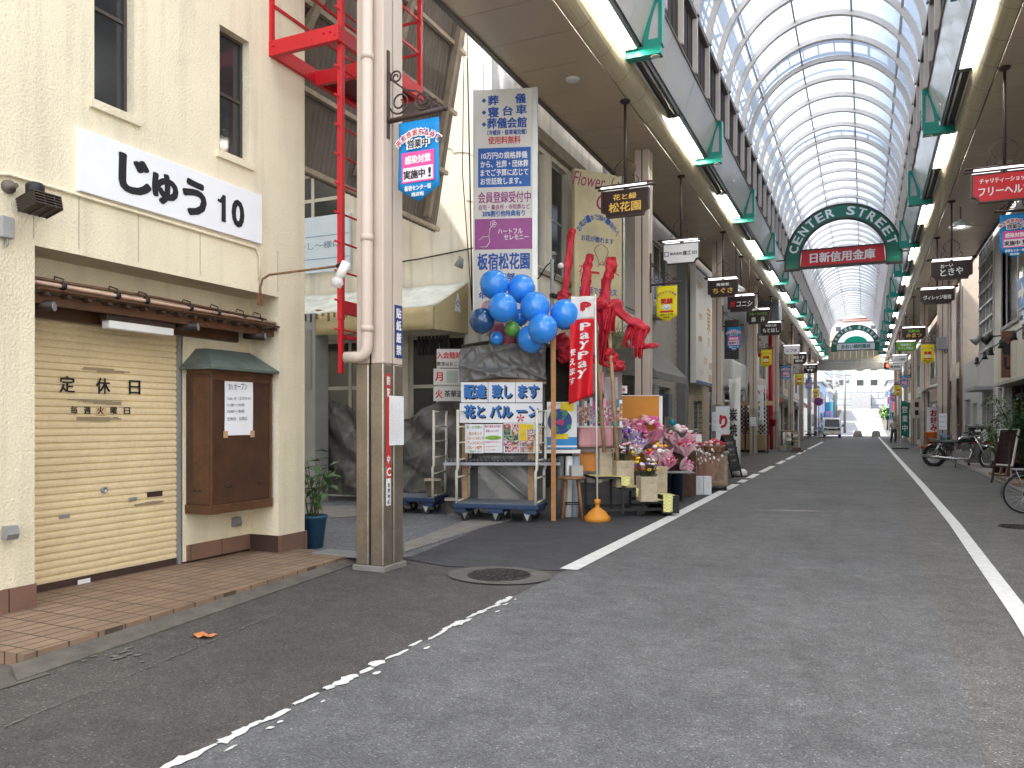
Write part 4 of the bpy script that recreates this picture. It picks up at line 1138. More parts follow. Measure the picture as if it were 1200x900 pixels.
# awning
aw = thing('shop_awning', 'beige shop awning with pale stained top and a small triangular logo', 'awning', (-8.2, 12.98, 3.6))
ax0, ax1 = -3.0, on(548, 360, Y=12.98).x + 8.2
zt = on(480, 337, Y=12.98).z - 3.6; pf = 1.25
fz1, fz0 = on(500, 359, Y=12.98 - pf).z - 3.6, on(500, 386, Y=12.98 - pf).z - 3.6
MB().grid(lambda u, v: (ax0 + (ax1 - ax0) * u, -pf * v, zt + (fz1 - zt) * v - .03 * math.sin(PI * v) + .012 * math.sin(40 * u)), 30, 5).build('canopy_top', mat('bleached awning', (.62, .65, .60), .7, var=.3, scale=3), aw, solid=.01)
M_AWN = mat('beige awning', (.50, .42, .24), .7, var=.12, scale=4)
MB().grid(lambda u, v: (ax0 + (ax1 - ax0) * u, -pf - .01 + .012 * math.sin(30 * u), fz1 + (fz0 - fz1) * v), 24, 3).build('valance', M_AWN, aw, solid=.008)
MB().face([(ax1 + .005, 0, zt), (ax1 + .005, -pf, fz1), (ax1 + .005, -pf, fz0), (ax1 + .005, 0, fz0 + .05)]).build('end_panel', M_AWN, aw, solid=.008)
sm = MB()
for k in range(16):
    x = ax0 + 1.6 + k * .13; sm.box(x, x + .04, -pf - .03, -pf - .018, fz1 - .12 * rr.random() - .03, fz1)
sm.build('stain', mat('mildew stain', (.17, .15, .09), .8), aw)
MB().face([(ax1 + .02, -.55, fz1 + .0), (ax1 + .02, -.30, fz1 + .0), (ax1 + .02, -.40, fz1 + .34), (ax1 + .02, -.45, fz1 + .34)]).build('logo', M_PAPER, aw)
MB().tube([(ax1 + .026, -.43 + .05 * math.cos(a), fz1 + .15 + .05 * math.sin(a)) for a in [k * PI / 5 for k in range(11)]], .006, 5).build('logo_mark', M_BLUEINK, aw)
bl_ = MB()
for k in range(9): bl_.bar((ax1 - .75 + k * .075, -.5, fz0 - .02), (ax1 - .78 + k * .08, -.45, fz0 - .36), .04)
for k in range(8): bl_.bar((ax1 - .75 + k * .075, -.52, fz0 - .05 - .3 * (k % 2)), (ax1 - .68 + k * .075, -.52, fz0 - .30 + .25 * (k % 2)), .018)
bl_.build('folding_arm', M_BLACK, aw)
# tall funeral-parlour board and tall yellowed board
def tall(nm, label, pl, pr, d, top, bot, m, rz):
    L = Loc((pl + pr) / 2, d)
    zt, zb = L.z(top), L.z(bot)
    o = thing(nm, label, 'sign', (L.o.x, L.o.y, (zt + zb) / 2), rz)
    W = (pr - pl) * L.m
    box('board', m, (-W / 2, W / 2, 0, .12, -(zt - zb) / 2, (zt - zb) / 2), o, .004)
    return o, W, zt - zb, L
o, W, H, L = tall('tall_sign', 'tall white vertical wall board with blue and purple Japanese lettering', 556, 628, 13.4, 104, 366, mat('off white enamel', (.66, .65, .61), .45, var=.08, scale=2), R(18.5))
U = lambda px: (px - 592) / 72 * W
V = lambda py: (235 - py) / 262 * H
hp = lambda n: n / 262 * H
MB().box(W / 2 - .06, W / 2 + .03, -.012, .13, -H / 2, H / 2).box(-W / 2 - .03, -W / 2 + .0, -.012, .13, -H / 2, H / 2).build('frame', M_ALU, o)
letters(o, M_BLUEINK, [('◆', U(567), V(117), hp(5), None), ('葬', U(578), V(117), hp(11), hp(12)), ('儀', U(610), V(116), hp(11), hp(12)), ('◆', U(567), V(131), hp(5), None), ('寝', U(578), V(131), hp(12), hp(12)), ('台', U(595), V(130), hp(11), hp(11)), ('車', U(611), V(129), hp(11), hp(12)),
    ('◆', U(567), V(145), hp(5), None), ('葬儀会館', U(594), V(144), hp(12), hp(46)), ('（冷暖房・駐車場完備）', U(594), V(155), hp(6), hp(46)), ('20%割引他特典有り', U(590), V(250), hp(7), hp(50)), ('板宿松花園', U(590), V(306), hp(19), hp(61)), ('葬部ー', U(598), V(325), hp(10), hp(30)), ('年中無休', U(578), V(346), hp(8), hp(34))], front(), bold=.035)
letters(o, M_REDINK, [('使用料無料', U(591), V(164), hp(9), hp(38)), ('24時間', U(586), V(337), hp(8), hp(40))], front(), bold=.02)
box('panel', mat('blue panel', (.015, .11, .42), .45), (U(560), U(622), -.003, -.001, V(219), V(173)), o)
letters(o, M_WINK, [(t, U(591 - k), V(p), hp(8), hp(w_)) for t, p, w_, k in (('10万円の規格葬儀', 182, 54, 0), ('から、社葬・団体葬', 192, 56, 0), ('までご予算に応じて', 202, 56, 0), ('お世話致します。', 212, 48, 4))], front(t=.003), bold=.02)
letters(o, M_PURINK, [('会員登録受付中', U(591), V(231), hp(13), hp(62)), ('自宅・集会所・寺院葬など', U(591), V(242.5), hp(6), hp(60))], front(), bold=.02)
box('panel', mat('purple panel', (.32, .07, .27), .45), (U(556), U(624), -.003, -.001, V(292), V(256)), o)
letters(o, M_WINK, [('ハートフル', U(598), V(271), hp(6), hp(29)), ('セレモニー', U(605), V(278), hp(6), hp(29))], front(t=.003), bold=.01)
fl = MB()
fl.tube([(U(561), -.008, V(281)), (U(566), -.008, V(277)), (U(573), -.008, V(277)), (U(574), -.008, V(283)), (U(570), -.008, V(289)), (U(562), -.008, V(289))], .006, 5)
fl.tube([(U(573), -.008, V(277)), (U(574), -.008, V(268)), (U(577), -.008, V(264))], .006, 5)
for k in range(5): a = 2 * PI * k / 5; fl.tube([(U(578) + .035 * math.cos(a) + .022 * math.cos(b), -.008, V(262) + .035 * math.sin(a) + .022 * math.sin(b)) for b in [q * PI / 4 for q in range(9)]], .004, 4)
fl.build('flower_drawing', M_WINK, o)
o, W, H, L = tall('tall_sign', 'yellowed tall gift board with faded magenta script and blue lettering', 668, 735, 16.6, 202, 388, mat('yellowed board', (.60, .53, .33), .5, var=.2, scale=1.5), R(53))
W *= 1.1
U = lambda px: (px - 701.5) / 67 * W
V = lambda py: (295 - py) / 186 * H
hp = lambda n: n / 186 * H
box('frame', M_ALU, (W / 2 - .03, W / 2 + .02, -.01, .13, -H / 2, H / 2), o)
M_MAG = mat('magenta ink', (.32, .03, .14), .6)
letters(o, M_MAG, [('Flower', U(690), V(213), hp(16), hp(44), 0, .25), ('Gift', U(716), V(236), hp(20), hp(38), 0, .25)], front(), bold=.0)
letters(o, M_REDINK, [('花', U(682), V(319), hp(13), hp(13)), ('ー', U(697), V(320), hp(3), hp(12)), ('ト', U(724), V(319), hp(12), hp(10))], front(), bold=.0)
MB().tube([(U(705) + .15 * math.cos(a) * (1 + .3 * math.sin(3 * a)), -.006, V(298) + .22 * math.sin(a)) for a in [k * PI / 10 for k in range(21)]], .006, 5).tube([(U(700), -.006, V(312)), (U(706), -.006, V(306)), (U(711), -.006, V(312))], .006, 5).build('drawing', M_MAG, o)
letters(o, M_BLUEINK, arc_items('お電話一本で国内・海外へ', U(701), V(286), hp(31), R(150), R(30), hp(6.5), hp(5.5)) + [('お花が贈れます', U(700), V(281), hp(7), hp(46)), ('お電話でのご注文', U(701), V(341), hp(8), hp(54)), ('専用ダイヤル', U(705), V(352), hp(8), hp(42))], front(), bold=.02)

# black tarpaulins closing the alley side of the shop
def tarp(name, label, p0, p1, zb, ztop, m, sag, seed, amp=.07):
    a, b = Vector(p0), Vector(p1); dv = b - a; nrm = Vector((dv.y, -dv.x)).normalized()
    r_ = random.Random(seed); ph = [(r_.uniform(2, 9), r_.uniform(1, 6), r_.uniform(0, 6), r_.uniform(.3, 1)) for _ in range(7)]
    def fn(u, v):
        d = sum(k * math.sin(fu * u * 2 + fv * v * 3 + p + 3 * u * v) for fu, fv, p, k in ph) * amp / 3
        rd = lambda x: (1 - abs(math.sin(x))) ** 2
        d += amp * (.45 * rd(7 * u + 5 * v + 1.5 * math.sin(3 * v + seed)) + .40 * rd(9 * u - 6 * v + 1.2 * math.sin(4 * u + seed)) + .22 * rd(4 * u + 15 * v + math.sin(7 * u)) + .18 * rd(21 * u + 4 * v + math.sin(9 * v)))
        t = ztop(u)
        q = a + dv * u + nrm * d
        return (q.x, q.y, zb + (t - zb) * v + sag * math.sin(PI * u) * (v - 1) * .0)
    o = MB().grid(fn, 110, 56).build(name, m)
    return tag(o, label, 'tarpaulin')
def lerp_tab(tab, u):
    for (a, x), (b, y) in zip(tab, tab[1:]):
        if u <= b: t = (u - a) / (b - a); t = t * t * (3 - 2 * t); return x + (y - x) * t
    return tab[-1][1]
tarp('tarpaulin', 'black tarpaulin sagging along the alley left of the near column', (-9.85, 12.25), (-7.95, 12.1), .12, lambda u: lerp_tab([(0, 2.28), (.45, 1.85), (.75, 1.62), (1, 1.5)], u), M_TARP, .2, 3, .09)
tarp('tarpaulin', 'black tarpaulin pulled up towards the stall right of the near column', (-8.05, 12.0), (-6.05, 11.7), .12, lambda u: lerp_tab([(0, 1.45), (.35, 1.55), (.7, 1.85), (1, 2.1)], u), M_TARP, .2, 6, .09)
# goods shelf / posts behind tarps
o = thing('drain_pipe', 'rusty brown pipe standing at the left end of the alley', 'pipe', (on(378, 450, Y=12.1).x, 12.0, 0))
MB().tube([(0, 0, 0), (0, 0, 3.6)], .07, 8).build('pipe', mat('rusty brown pipe', (.26, .13, .06), .7, var=.4, scale=12), o)
MB().tube([(0.09, .03, .5), (0.09, .03, 3.6)], .04, 8).build('conduit', mat('old cream pipe', (.5, .45, .34), .7), o)
o = thing('meter_cabinet', 'tall grey metal cabinet at the alley corner behind the cream building', 'cabinet', (on(364, 450, Y=11.8).x - .1, 11.9, 0))
MB().box(-.35, .28, -.2, .2, 0.0, 3.5).build('casing', M_GREYP, o, .01); box('door', mat('grey door', (.26, .26, .26), .5), (-.2, .2, -.22, -.2, 2.1, 3.2), o)

# class notice boards by the stall
for k, (pl, pr, top, bot, tx, lab, col) in enumerate(((512, 541, 409, 431, [('入会随時', 0, .05, .11, .40)], 'white class notice with red heading under the awning', M_REDINK), (508, 541, 432, 451, [('月', -.14, 0, .14, .12)], 'white class notice with red character and a small stamp', M_REDINK), (508, 541, 453, 470, [('火', -.14, 0, .14, .11)], 'white class notice with red and black characters, lowest', M_REDINK))):
    L = Loc((pl + pr) / 2, 12.9); zc = (L.z(top) + L.z(bot)) / 2; hh = (L.z(top) - L.z(bot)) / 2; ww = (pr - pl) * L.m / 2
    o = thing('notice_board', lab, 'notice', (L.o.x, L.o.y, zc), YAW, 'class notices by the stall')
    box('board', mat('grubby white board', (.62, .60, .56), .6), (-ww, ww, -.01, .01, -hh, hh), o)
    letters(o, col, tx, front(t=.011), bold=.03)
    if k == 0: letters(o, M_INK, [('教室はおこし', 0, -.09, .07, .40)], front(t=.011))
    if k == 1: box('stamp', mat('grey green print', (.40, .45, .38), .6), (-.02, .17, -.012, -.0105, -.1, .1), o)
    if k == 2: letters(o, M_INK, [('茶華道', .1, 0, .11, .3)], front(t=.011), bold=.02)
o = thing('wall_spotlight', 'small white spotlight on a cable at the cream alley wall', 'lamp', (on(540, 312, Y=12.7).x, 12.75, on(540, 305, Y=12.7).z))
MB().tube([(-.1, .1, .1), (-.04, 0, .06), (0, -.05, .0)], .02, 6).build('bracket', M_BLACK, o)
MB().lathe([(.03, .1), (.05, .08), (.09, -.08), (.08, -.09), (0, -.06)], (0, -.08, -.05), 14, Matrix.Rotation(R(25), 4, 'Y')).build('shade', M_GREY, o)
cb = MB()
for x0, z0, x1, z1 in ((-9, 4.55, -6.5, 4.72),):
    cb.tube([(x0, 12.96, z0), ((x0 + x1) / 2, 12.95, (z0 + z1) / 2 - .03), (x1, 12.96, z1)], .014, 5)
cb.tube([(-6.55, 12.6, 8.5), (-6.5, 12.62, 6), (-6.45, 12.62, 3.5)], .014, 5); cb.tube([(-6.62, 12.62, 8.5), (-6.65, 12.62, 6), (-6.45, 12.62, 3.5)], .010, 5)
tag(cb.build('cable', M_BLACK), 'black cables strung along the cream alley wall', 'cable')
# potted plant at the corner
def plant(name, label, loc, pot, h, spread, n, leafm, seed, potm, lsz=.11, stems=7):
    o = thing(name, label, 'potted plant', loc)
    r0, r1, ph = pot
    MB().lathe([(r0, 0), (r1, ph), (r1 * 1.06, ph), (r1 * 1.06, ph + .03), (r1 * .95, ph + .03), (r1 * .92, ph - .03), (0, ph - .03)], seg=18).build('pot', potm, o)
    r_ = random.Random(seed); st = MB(); lf = MB(); tips = []
    for k in range(stems):
        an = r_.uniform(0, 2 * PI); q = r_.uniform(.2, 1); hh = h * r_.uniform(.55, 1.)
        p0 = Vector((r_.uniform(-.05, .05), r_.uniform(-.05, .05), ph - .03)); p2 = Vector((math.cos(an) * spread * q, math.sin(an) * spread * q, ph + hh)); p1 = p0.lerp(p2, .5) + Vector((0, 0, .1 * h))
        pts = [p0.lerp(p1, t).lerp(p1.lerp(p2, t), t) for t in [i / 5 for i in range(6)]]
        st.tube(pts, [.012 - .0017 * i for i in range(6)], 5); tips.append(pts)
    for k in range(n):
        pts = r_.choice(tips); t = r_.uniform(.35, 1) * 4.99; i = int(t); p = pts[i].lerp(pts[i + 1], t - i) + Vector((r_.gauss(0, 1), r_.gauss(0, 1), r_.gauss(0, .7))) * spread * .22
        d = Vector((r_.gauss(0, 1), r_.gauss(0, 1), r_.uniform(-.6, .5))).normalized(); sd_ = d.cross(Vector((0, 0, 1)) + Vector((r_.uniform(-.3, .3), r_.uniform(-.3, .3), 0))).normalized()
        l = lsz * r_.uniform(.6, 1.3); wdt = l * .42; dn = Vector((0, 0, -.18 * l))
        a, b, c, e_ = p, p + d * l * .5 + sd_ * wdt * .5, p + d * l + dn, p + d * l * .5 - sd_ * wdt * .5
        m_ = p + d * l * .5 - Vector((0, 0, .05 * l))
        lf.face([a, b, m_]); lf.face([b, c, m_]); lf.face([c, e_, m_]); lf.face([e_, a, m_])
    st.build('stem', mat('green stem', (.10, .12, .04), .6), o); lf.build('foliage', leafm, o)
    return o
c = gnd(362, 648)
plant('potted_plant', 'broad leaved shrub in a blue plastic pot at the cream building corner', (-5.98, 7.55, .0), (.11, .16, .36), .70, .40, 85, M_LEAF, 4, mat('blue plastic pot', (.04, .13, .22), .4), .20)

# ================================================================== FLOWER STALL
YW = YAW
def spot(name, label, cat, px, d, group=None, rz=YW, z=0.):
    L = Loc(px, d); o = thing(name, label, cat, (L.o.x, L.o.y, z), rz, group); return o, L
# stall frame with tarpaulin hood and clear sheet
o, L = spot('flower_stall', 'timber framed flower stall hooded in grey tarpaulin', 'stall', 592, 12.35)
x, z = L.x, L.z
pf_ = MB()
for px in (545, 622): pf_.box(x(px) - .045, x(px) + .045, -.05, .04, 0, z(445))
pf_.box(x(543), x(640), -.02, .03, z(450), z(444))
pf_.build('post', M_WOODL, o)
tp_ = MB(); r_ = random.Random(12)
fold = lambda q: (1 - abs(math.sin(q))) ** 2
tp_.grid(lambda u, v: (x(540 + 100 * u) - .02 * math.sin(3 * v), -.08 - .04 * math.sin(5 * u + 4 * v) - .05 * fold(6 * u + 4 * v + math.sin(3 * v)) - .04 * fold(8 * u - 5 * v + math.sin(6 * u)) - .03 * fold(19 * u + 3 * v), z(449 - 40 * v - 6 * math.sin(PI * u * .9)) ), 90, 44)
tp_.build('tarp_hood', M_TARPG, o, solid=.004)
MB().grid(lambda u, v: (x(541 + 98 * u), -.08 + .9 * v, z(405 + 3 * v - 6 * math.sin(PI * u))), 12, 4).build('tarp_roof', M_TARPG, o, solid=.004)
MB().grid(lambda u, v: (x(541), -.08 + .9 * u, z(600 - 190 * v) + .0), 6, 6).build('tarp_side', M_TARP, o, solid=.004)
MB().grid(lambda u, v: (x(560 + 68 * u), .06 + .03 * math.sin(9 * u + 6 * v) * math.sin(4 * v + u), z(600 - 66 * v)), 30, 14).build('clear_sheet', M_PLASTIC, o)
MB().tube([(x(563), .02, z(537)), (x(626), .02, z(590))], .02, 6).build('strap', M_GREY, o)
box('back_board', mat('grey stall back', (.20, .20, .20), .8), (x(541), x(640), .45, .5, 0, z(420)), o)
box('crate', mat('brown carton', (.30, .22, .13), .8), (x(585), x(596), .1, .35, .25, z(573)), o)
cs = MB()
for k in range(30):
    xx = x(522 + 133 * k / 30); xx2 = x(522 + 133 * (k + 1) / 30); xm = (xx + xx2) / 2
    cs.face([(xx, -.35, z(540)), (xm, -.35, z(537.6)), (xm, .15, z(536.6)), (xx, .15, z(539))]); cs.face([(xm, -.35, z(537.6)), (xx2, -.35, z(540)), (xx2, .15, z(539)), (xm, .15, z(536.6))])
cs.box(x(522), x(655), -.34, -.31, z(544), z(540.5))
cs.build('corrugated_shelf', mat('zinc shelf', (.33, .34, .38), .45, .5), o)
# delivery sign of six white sheets
o, L = spot('delivery_sign', 'white sign of six sheets with bold blue shadowed lettering', 'sign', 588, 12.2)
x, z = L.x, L.z
for j in range(2):
    for i in range(3):
        MB().box(x(540 + i * 32 + .3) - (.02 if j else 0), x(540 + i * 32 + 31.7), -.012 - .004 * ((i + j) % 2), .0, z(472 + j * 24 - .5), z(448 + j * 24.5)).build('sheet', M_PAPER, o)
for m_, dx, lf in ((M_INK, .022, .006), (mat('bright blue ink', (.02, .16, .50), .5), 0, .011)):
    letters(o, m_, [('配達', x(556.5) + dx, z(458.5) - dx, .20, .33), ('致し', x(588) + dx, z(458.5) - dx, .20, .30), ('ます', x(619) + dx, z(458.5) - dx, .19, .31), ('花と', x(556) + dx, z(482) - dx, .19, .31), ('バル', x(587) + dx, z(482) - dx, .18, .34), ('ーン', x(618) + dx, z(482) - dx, .16, .33)], front(t=.014), bold=.04, lift=lf)
ff = MB(); 
for a in range(5): b = 2 * PI * a / 5; ff.face([(x(610), -.03, z(490)), (x(610) + .06 * math.cos(b), -.03, z(490) + .06 * math.sin(b)), (x(610) + .06 * math.cos(b + .6), -.03, z(490) + .06 * math.sin(b + .6))])
ff.build('flower_drawing', M_REDINK, o)
# posters under it
def poster(name, label, pl, pr, top, bot, d, base, blocks, seed, n=0, pal=()):
    o, L = spot(name, label, 'poster', (pl + pr) / 2, d); x, z = L.x, L.z
    box('sheet', base, (x(pl), x(pr), -.008, 0, z(bot), z(top)), o)
    k = 0
    for (a, b, c, e_, m_) in blocks: k += 1; box('print', m_, (x(a), x(b), -.010 - .0007 * k, -.0095, z(e_), z(c)), o)
    return o, L
def collage(name, cols, sc=22):
    m = mat(name, cols[0], .5)
    t = m.node_tree; g = t.nodes.new('ShaderNodeNewGeometry'); v = t.nodes.new('ShaderNodeTexVoronoi'); v.inputs['Scale'].default_value = sc
    n = t.nodes.new('ShaderNodeTexNoise'); n.inputs['Scale'].default_value = sc * .6; n.inputs['Detail'].default_value = 4
    ad = t.nodes.new('ShaderNodeMix'); ad.data_type = 'RGBA'; ad.inputs['Factor'].default_value = .12
    t.links.new(g.outputs['Position'], n.inputs['Vector']); t.links.new(g.outputs['Position'], ad.inputs['A']); t.links.new(n.outputs['Color'], ad.inputs['B']); t.links.new(ad.outputs['Result'], v.inputs['Vector'])
    sp = t.nodes.new('ShaderNodeSeparateColor'); t.links.new(v.outputs['Color'], sp.inputs[0]); r = t.nodes.new('ShaderNodeValToRGB'); r.color_ramp.interpolation = 'CONSTANT'
    while len(r.color_ramp.elements) < len(cols): r.color_ramp.elements.new(.5)
    for i, c in enumerate(cols): r.color_ramp.elements[i].position = i / len(cols); r.color_ramp.elements[i].color = (*c, 1)
    t.links.new(sp.outputs['Red'], r.inputs['Fac']); t.links.new(r.outputs['Color'], t.nodes['Principled BSDF'].inputs['Base Color'])
    return m
PH = [collage('photo print a', [(.30, .05, .05), (.62, .45, .35), (.10, .06, .05), (.55, .12, .10), (.7, .6, .5), (.08, .14, .05)], 30), collage('photo print b', [(.62, .30, .05), (.35, .12, .05), (.7, .6, .45), (.2, .1, .05)], 34), collage('photo print c', [(.05, .10, .06), (.10, .22, .10), (.5, .5, .4), (.03, .03, .03)], 30), collage('photo print d', [(.50, .10, .22), (.72, .5, .52), (.25, .05, .1), (.7, .66, .6)], 36), collage('photo print e', [(.7, .68, .66), (.45, .25, .35), (.2, .3, .45), (.65, .4, .2), (.1, .1, .12)], 40)]
M_OR = mat('orange print', (.62, .22, .02), .6); M_GR = mat('green print', (.10, .35, .05), .6); M_PKD = mat('deep pink print', (.50, .06, .18), .6); M_YE = mat('yellow print', (.75, .55, .02), .6); M_BK = mat('dark print', (.04, .04, .035), .6); M_SK = mat('tan print', (.45, .28, .17), .6)
o, L = poster('flower_menu', 'white poster with orange price lines under the delivery sign', 545, 567, 497, 531, 12.18, M_PAPER, [], 1); x, z = L.x, L.z
letters(o, M_OR, [('花スタンド', x(557), z(508), .05, .2), ('バルーンスタンド', x(557), z(513.5), .05, .26), ('アレンジメント', x(557), z(519), .05, .25), ('バルーン専門', x(556), z(524.5), .055, .22)], front(t=.009), bold=.03)
letters(o, M_GR, [('祝・お見舞い', x(556), z(500.5), .045, .24), ('ご相談下さい', x(556), z(529), .035, .22)], front(t=.009), bold=.01)
o, L = poster('flower_menu', 'white poster with a green oval under the delivery sign', 567.5, 589, 497, 530.5, 12.17, M_PAPER, [], 1); x, z = L.x, L.z
letters(o, M_PKD, [('開店 誕生日お祝い', x(578), z(499.5), .04, .26), ('記念日プレゼント', x(578), z(518), .03, .24)], front(t=.009), bold=.02); letters(o, M_PURINK, [('配達いたします', x(577), z(505), .04, .2)], front(t=.009), bold=.01)
MB().prism([(x(578) + .13 * math.cos(a), z(513) + .035 * math.sin(a)) for a in [2 * PI * k / 20 for k in range(20)]], -.0115, -.009).build('oval', mat('lime print', (.25, .45, .05), .6), o)
letters(o, M_GR, [('生花・造花', x(578), z(513), .03, .14)], front(t=.012))
letters(o, M_OR, [('お気軽にお声がけ下さい', x(577), z(523), .02, .2), ('のし・カード無料', x(575), z(527), .02, .15)], front(t=.009))
rr = random.Random(31); blocks = []
for i in range(5):
    for j in range(5): blocks.append((591 + i * 8.8 + rr.uniform(-.8, .8), 591 + i * 8.8 + 8 + rr.uniform(-.5, 1), 497 + j * 6.6 + rr.uniform(-.6, .3), 497 + j * 6.6 + 6.2, rr.choice(PH + [M_YE, PH[0], PH[0], PH[1]])))
poster('photo_poster', 'poster crowded with small flower arrangement photos', 590, 635, 496, 531, 12.16, M_PAPER, blocks, 2)
# world poster with a globe
o, L = poster('globe_poster', 'blue and white poster with a big round globe picture', 641, 676, 471, 526, 12.3, mat('poster white', (.72, .76, .76), .5), [(641, 676, 512, 526, mat('poster blue', (.03, .25, .60), .5)), (641, 676, 522, 524, M_PAPER)], 3); x, z = L.x, L.z
MB().prism([(x(656) + .19 * math.cos(a), z(494) + .20 * math.sin(a)) for a in [2 * PI * k / 28 for k in range(28)]], -.013, -.009).build('globe', mat('globe blue', (.015, .06, .26), .5, var=.4, scale=9), o)
gl = MB(); rr = random.Random(5)
for cx, cz, s in ((649, 486, .07), (662, 484, .06), (667, 500, .05), (652, 503, .05), (660, 490, .03)):
    gl.prism([(x(cx) + s * math.cos(a) * rr.uniform(.5, 1.1), z(cz) + s * math.sin(a) * rr.uniform(.5, 1.1)) for a in [2 * PI * k / 11 for k in range(11)]], -.0150, -.0132)
gl.build('land', mat('land green', (.05, .25, .12), .6), o)
MB().prism([(x(656) + .07 * math.cos(a), z(495) + .045 * math.sin(a) * (1.2 if math.cos(a) > 0 else .7)) for a in [2 * PI * k / 12 for k in range(12)]], -.017, -.0155).build('heart', M_PKD, o)
MB().box(x(650), x(666), -.013, -.010, z(514.5), z(508.5)).box(x(657), x(672), -.013, -.010, z(482), z(471.5)).build('yellow_print', M_YE, o)
MB().prism([(x(642), z(480)), (x(650), z(475)), (x(660), z(472.5)), (x(648), z(473)), (x(642), z(477))][::-1], -.012, -.009).build('pink_ribbon', mat('pink print', (.75, .35, .35), .6), o)
box('ledge', M_WHITE, (x(640), x(680), -.05, .05, z(531), z(527)), o)
o, L = spot('timber_post', 'orange-brown timber post standing right of the stall cart', 'post', 648.5, 11.85); x, z = L.x, L.z
MB().box(-.035, .035, -.04, .04, 0, z(388)).build('post', mat('orange timber', (.42, .20, .07), .55, var=.25, scale=10), o)

# carts
def cart(px, d, label, long_=1.42):
    o = thing('platform_cart', label, 'cart', (*Loc(px, d).o[:2], 0), R(10), 'navy platform carts')
    l, dp_ = long_ / 2, .36
    MB().box(-l, l, -dp_, dp_, .20, .27).build('deck', M_NAVY, o, .012)
    MB().box(-l + .03, l - .03, -dp_ + .03, dp_ - .03, .27, .278).build('deck_mat', mat('worn deck', (.16, .18, .20), .7), o)
    MB().box(-l + .04, -l + .2, -dp_ + .02, dp_ - .02, .13, .2).box(l - .2, l - .04, -dp_ + .02, dp_ - .02, .13, .2).box(-.12, .12, -dp_ + .01, dp_ - .01, .14, .2).build('undercarriage', M_NAVY, o, .01)
    wh = MB().tube([(-.018, 0, .065), (.018, 0, .065)], .065, 16)
    for i, cx in enumerate((-l + .18, .0, l - .18)):
        for cy in (-dp_ + .08, dp_ - .08):
            co = MB().box(-.03, .03, -.012, .012, .08, .15).prism([(-.05, .14), (.0, .03), (.05, .14)], -.03, -.024).build('caster', M_STEEL, o); co.location = (cx, cy, 0); co.rotation_euler.z = R(rr.uniform(-20, 20))
            w_o = wh.build('wheel', M_RUBBER, co); w_o.rotation_euler.z = R(90)
    for sx in (-l + .05, l - .05):
        fr = MB()
        for y in (-dp_ + .05, dp_ - .05): fr.tube([(sx, y, .27), (sx + .0, y, .75), (sx + .02, y, .80), (sx + .02, y, 1.68)], .022, 8)
        for zz_ in (.30, .66, .92, 1.18, 1.42, 1.66): fr.tube([(sx + .01, -dp_ + .05, zz_), (sx + .01, dp_ - .05, zz_)], .014, 6)
        fr.build('ladder_frame', M_IVORY, o)
    return o
rr = random.Random(3)
cart(587, 12.0, 'navy platform cart with ivory ladder ends in front of the white delivery sign', 1.32)
cart(478, 13.1, 'navy platform cart with ivory ladder ends in front of the black tarpaulin', 1.2)
for px, d, lab, col in ((507, 12.9, 'beige plastic tub on the cart by the black tarpaulin', (.42, .37, .27)), (531, 12.6, 'grey beige tub standing behind the ladder frame of the cart', (.33, .32, .28))):
    o = thing('storage_tub', lab, 'tub', (*Loc(px, d).o[:2], .29 if px < 520 else .0), R(26))
    MB().lathe([(.13, 0), (.17, .24), (.185, .24), (.185, .27), (.0, .28)], seg=4, M=Matrix.Rotation(PI / 4, 4, 'Z')).build('tub', mat('tub plastic %d' % px, col, .5), o)
    MB().box(-.13, .13, -.145, .145, .245, .262).build('lid_rim', mat('tub rim', (.5, .45, .36), .5), o)

# balloons
M_BAL = mat('blue balloon', (.035, .29, .88), .22, var=.05, spec=.6, coat=.4); M_BALD = mat('dark blue balloon', (.015, .08, .22), .12, var=.1, spec=.7, coat=.5); M_BALG = mat('green balloon', (.12, .32, .06), .2, var=.05); M_BALP = mat('pink balloon', (.42, .10, .13), .3, var=.1)
bal = [(579, 333, 17, 0, M_BAL, 'blue balloon at the upper left of the cluster'), (611, 338, 16.5, .12, M_BAL, 'blue balloon at the top centre of the cluster'), (589, 360, 17.2, -.28, M_BAL, 'blue balloon in front at the centre left of the cluster'),
       (627, 359.5, 17.5, -.2, M_BAL, 'blue balloon at the centre right of the cluster'), (662, 368, 17.5, -.1, M_BAL, 'blue balloon at the far right end of the cluster'), (636, 385, 17.5, -.42, M_BAL, 'blue balloon at the front bottom of the cluster'),
       (622, 397, 16, -.1, M_BAL, 'blue balloon lowest in the cluster, partly behind another'), (565, 375.5, 15, -.1, M_BALD, 'translucent dark blue balloon at the left end of the cluster'), (609, 372, 10, .25, M_BAL, 'small blue balloon in shade behind the cluster'),
       (600, 385, 9.2, -.1, M_BALG, 'small green balloon under the blue balloons'), (585, 388, 10, .3, M_BALP, 'dull pink balloon behind the green balloon, left one'), (596, 396, 9, .3, M_BALP, 'dull pink balloon low behind the green balloon'), (582, 396, 8, .15, M_BAL, 'little blue balloon beneath the dark blue balloon'), (572, 360, 8, .2, mat('pale pink balloon', (.7, .4, .42), .3), 'pale pink balloon peeping out at the left of the cluster')]
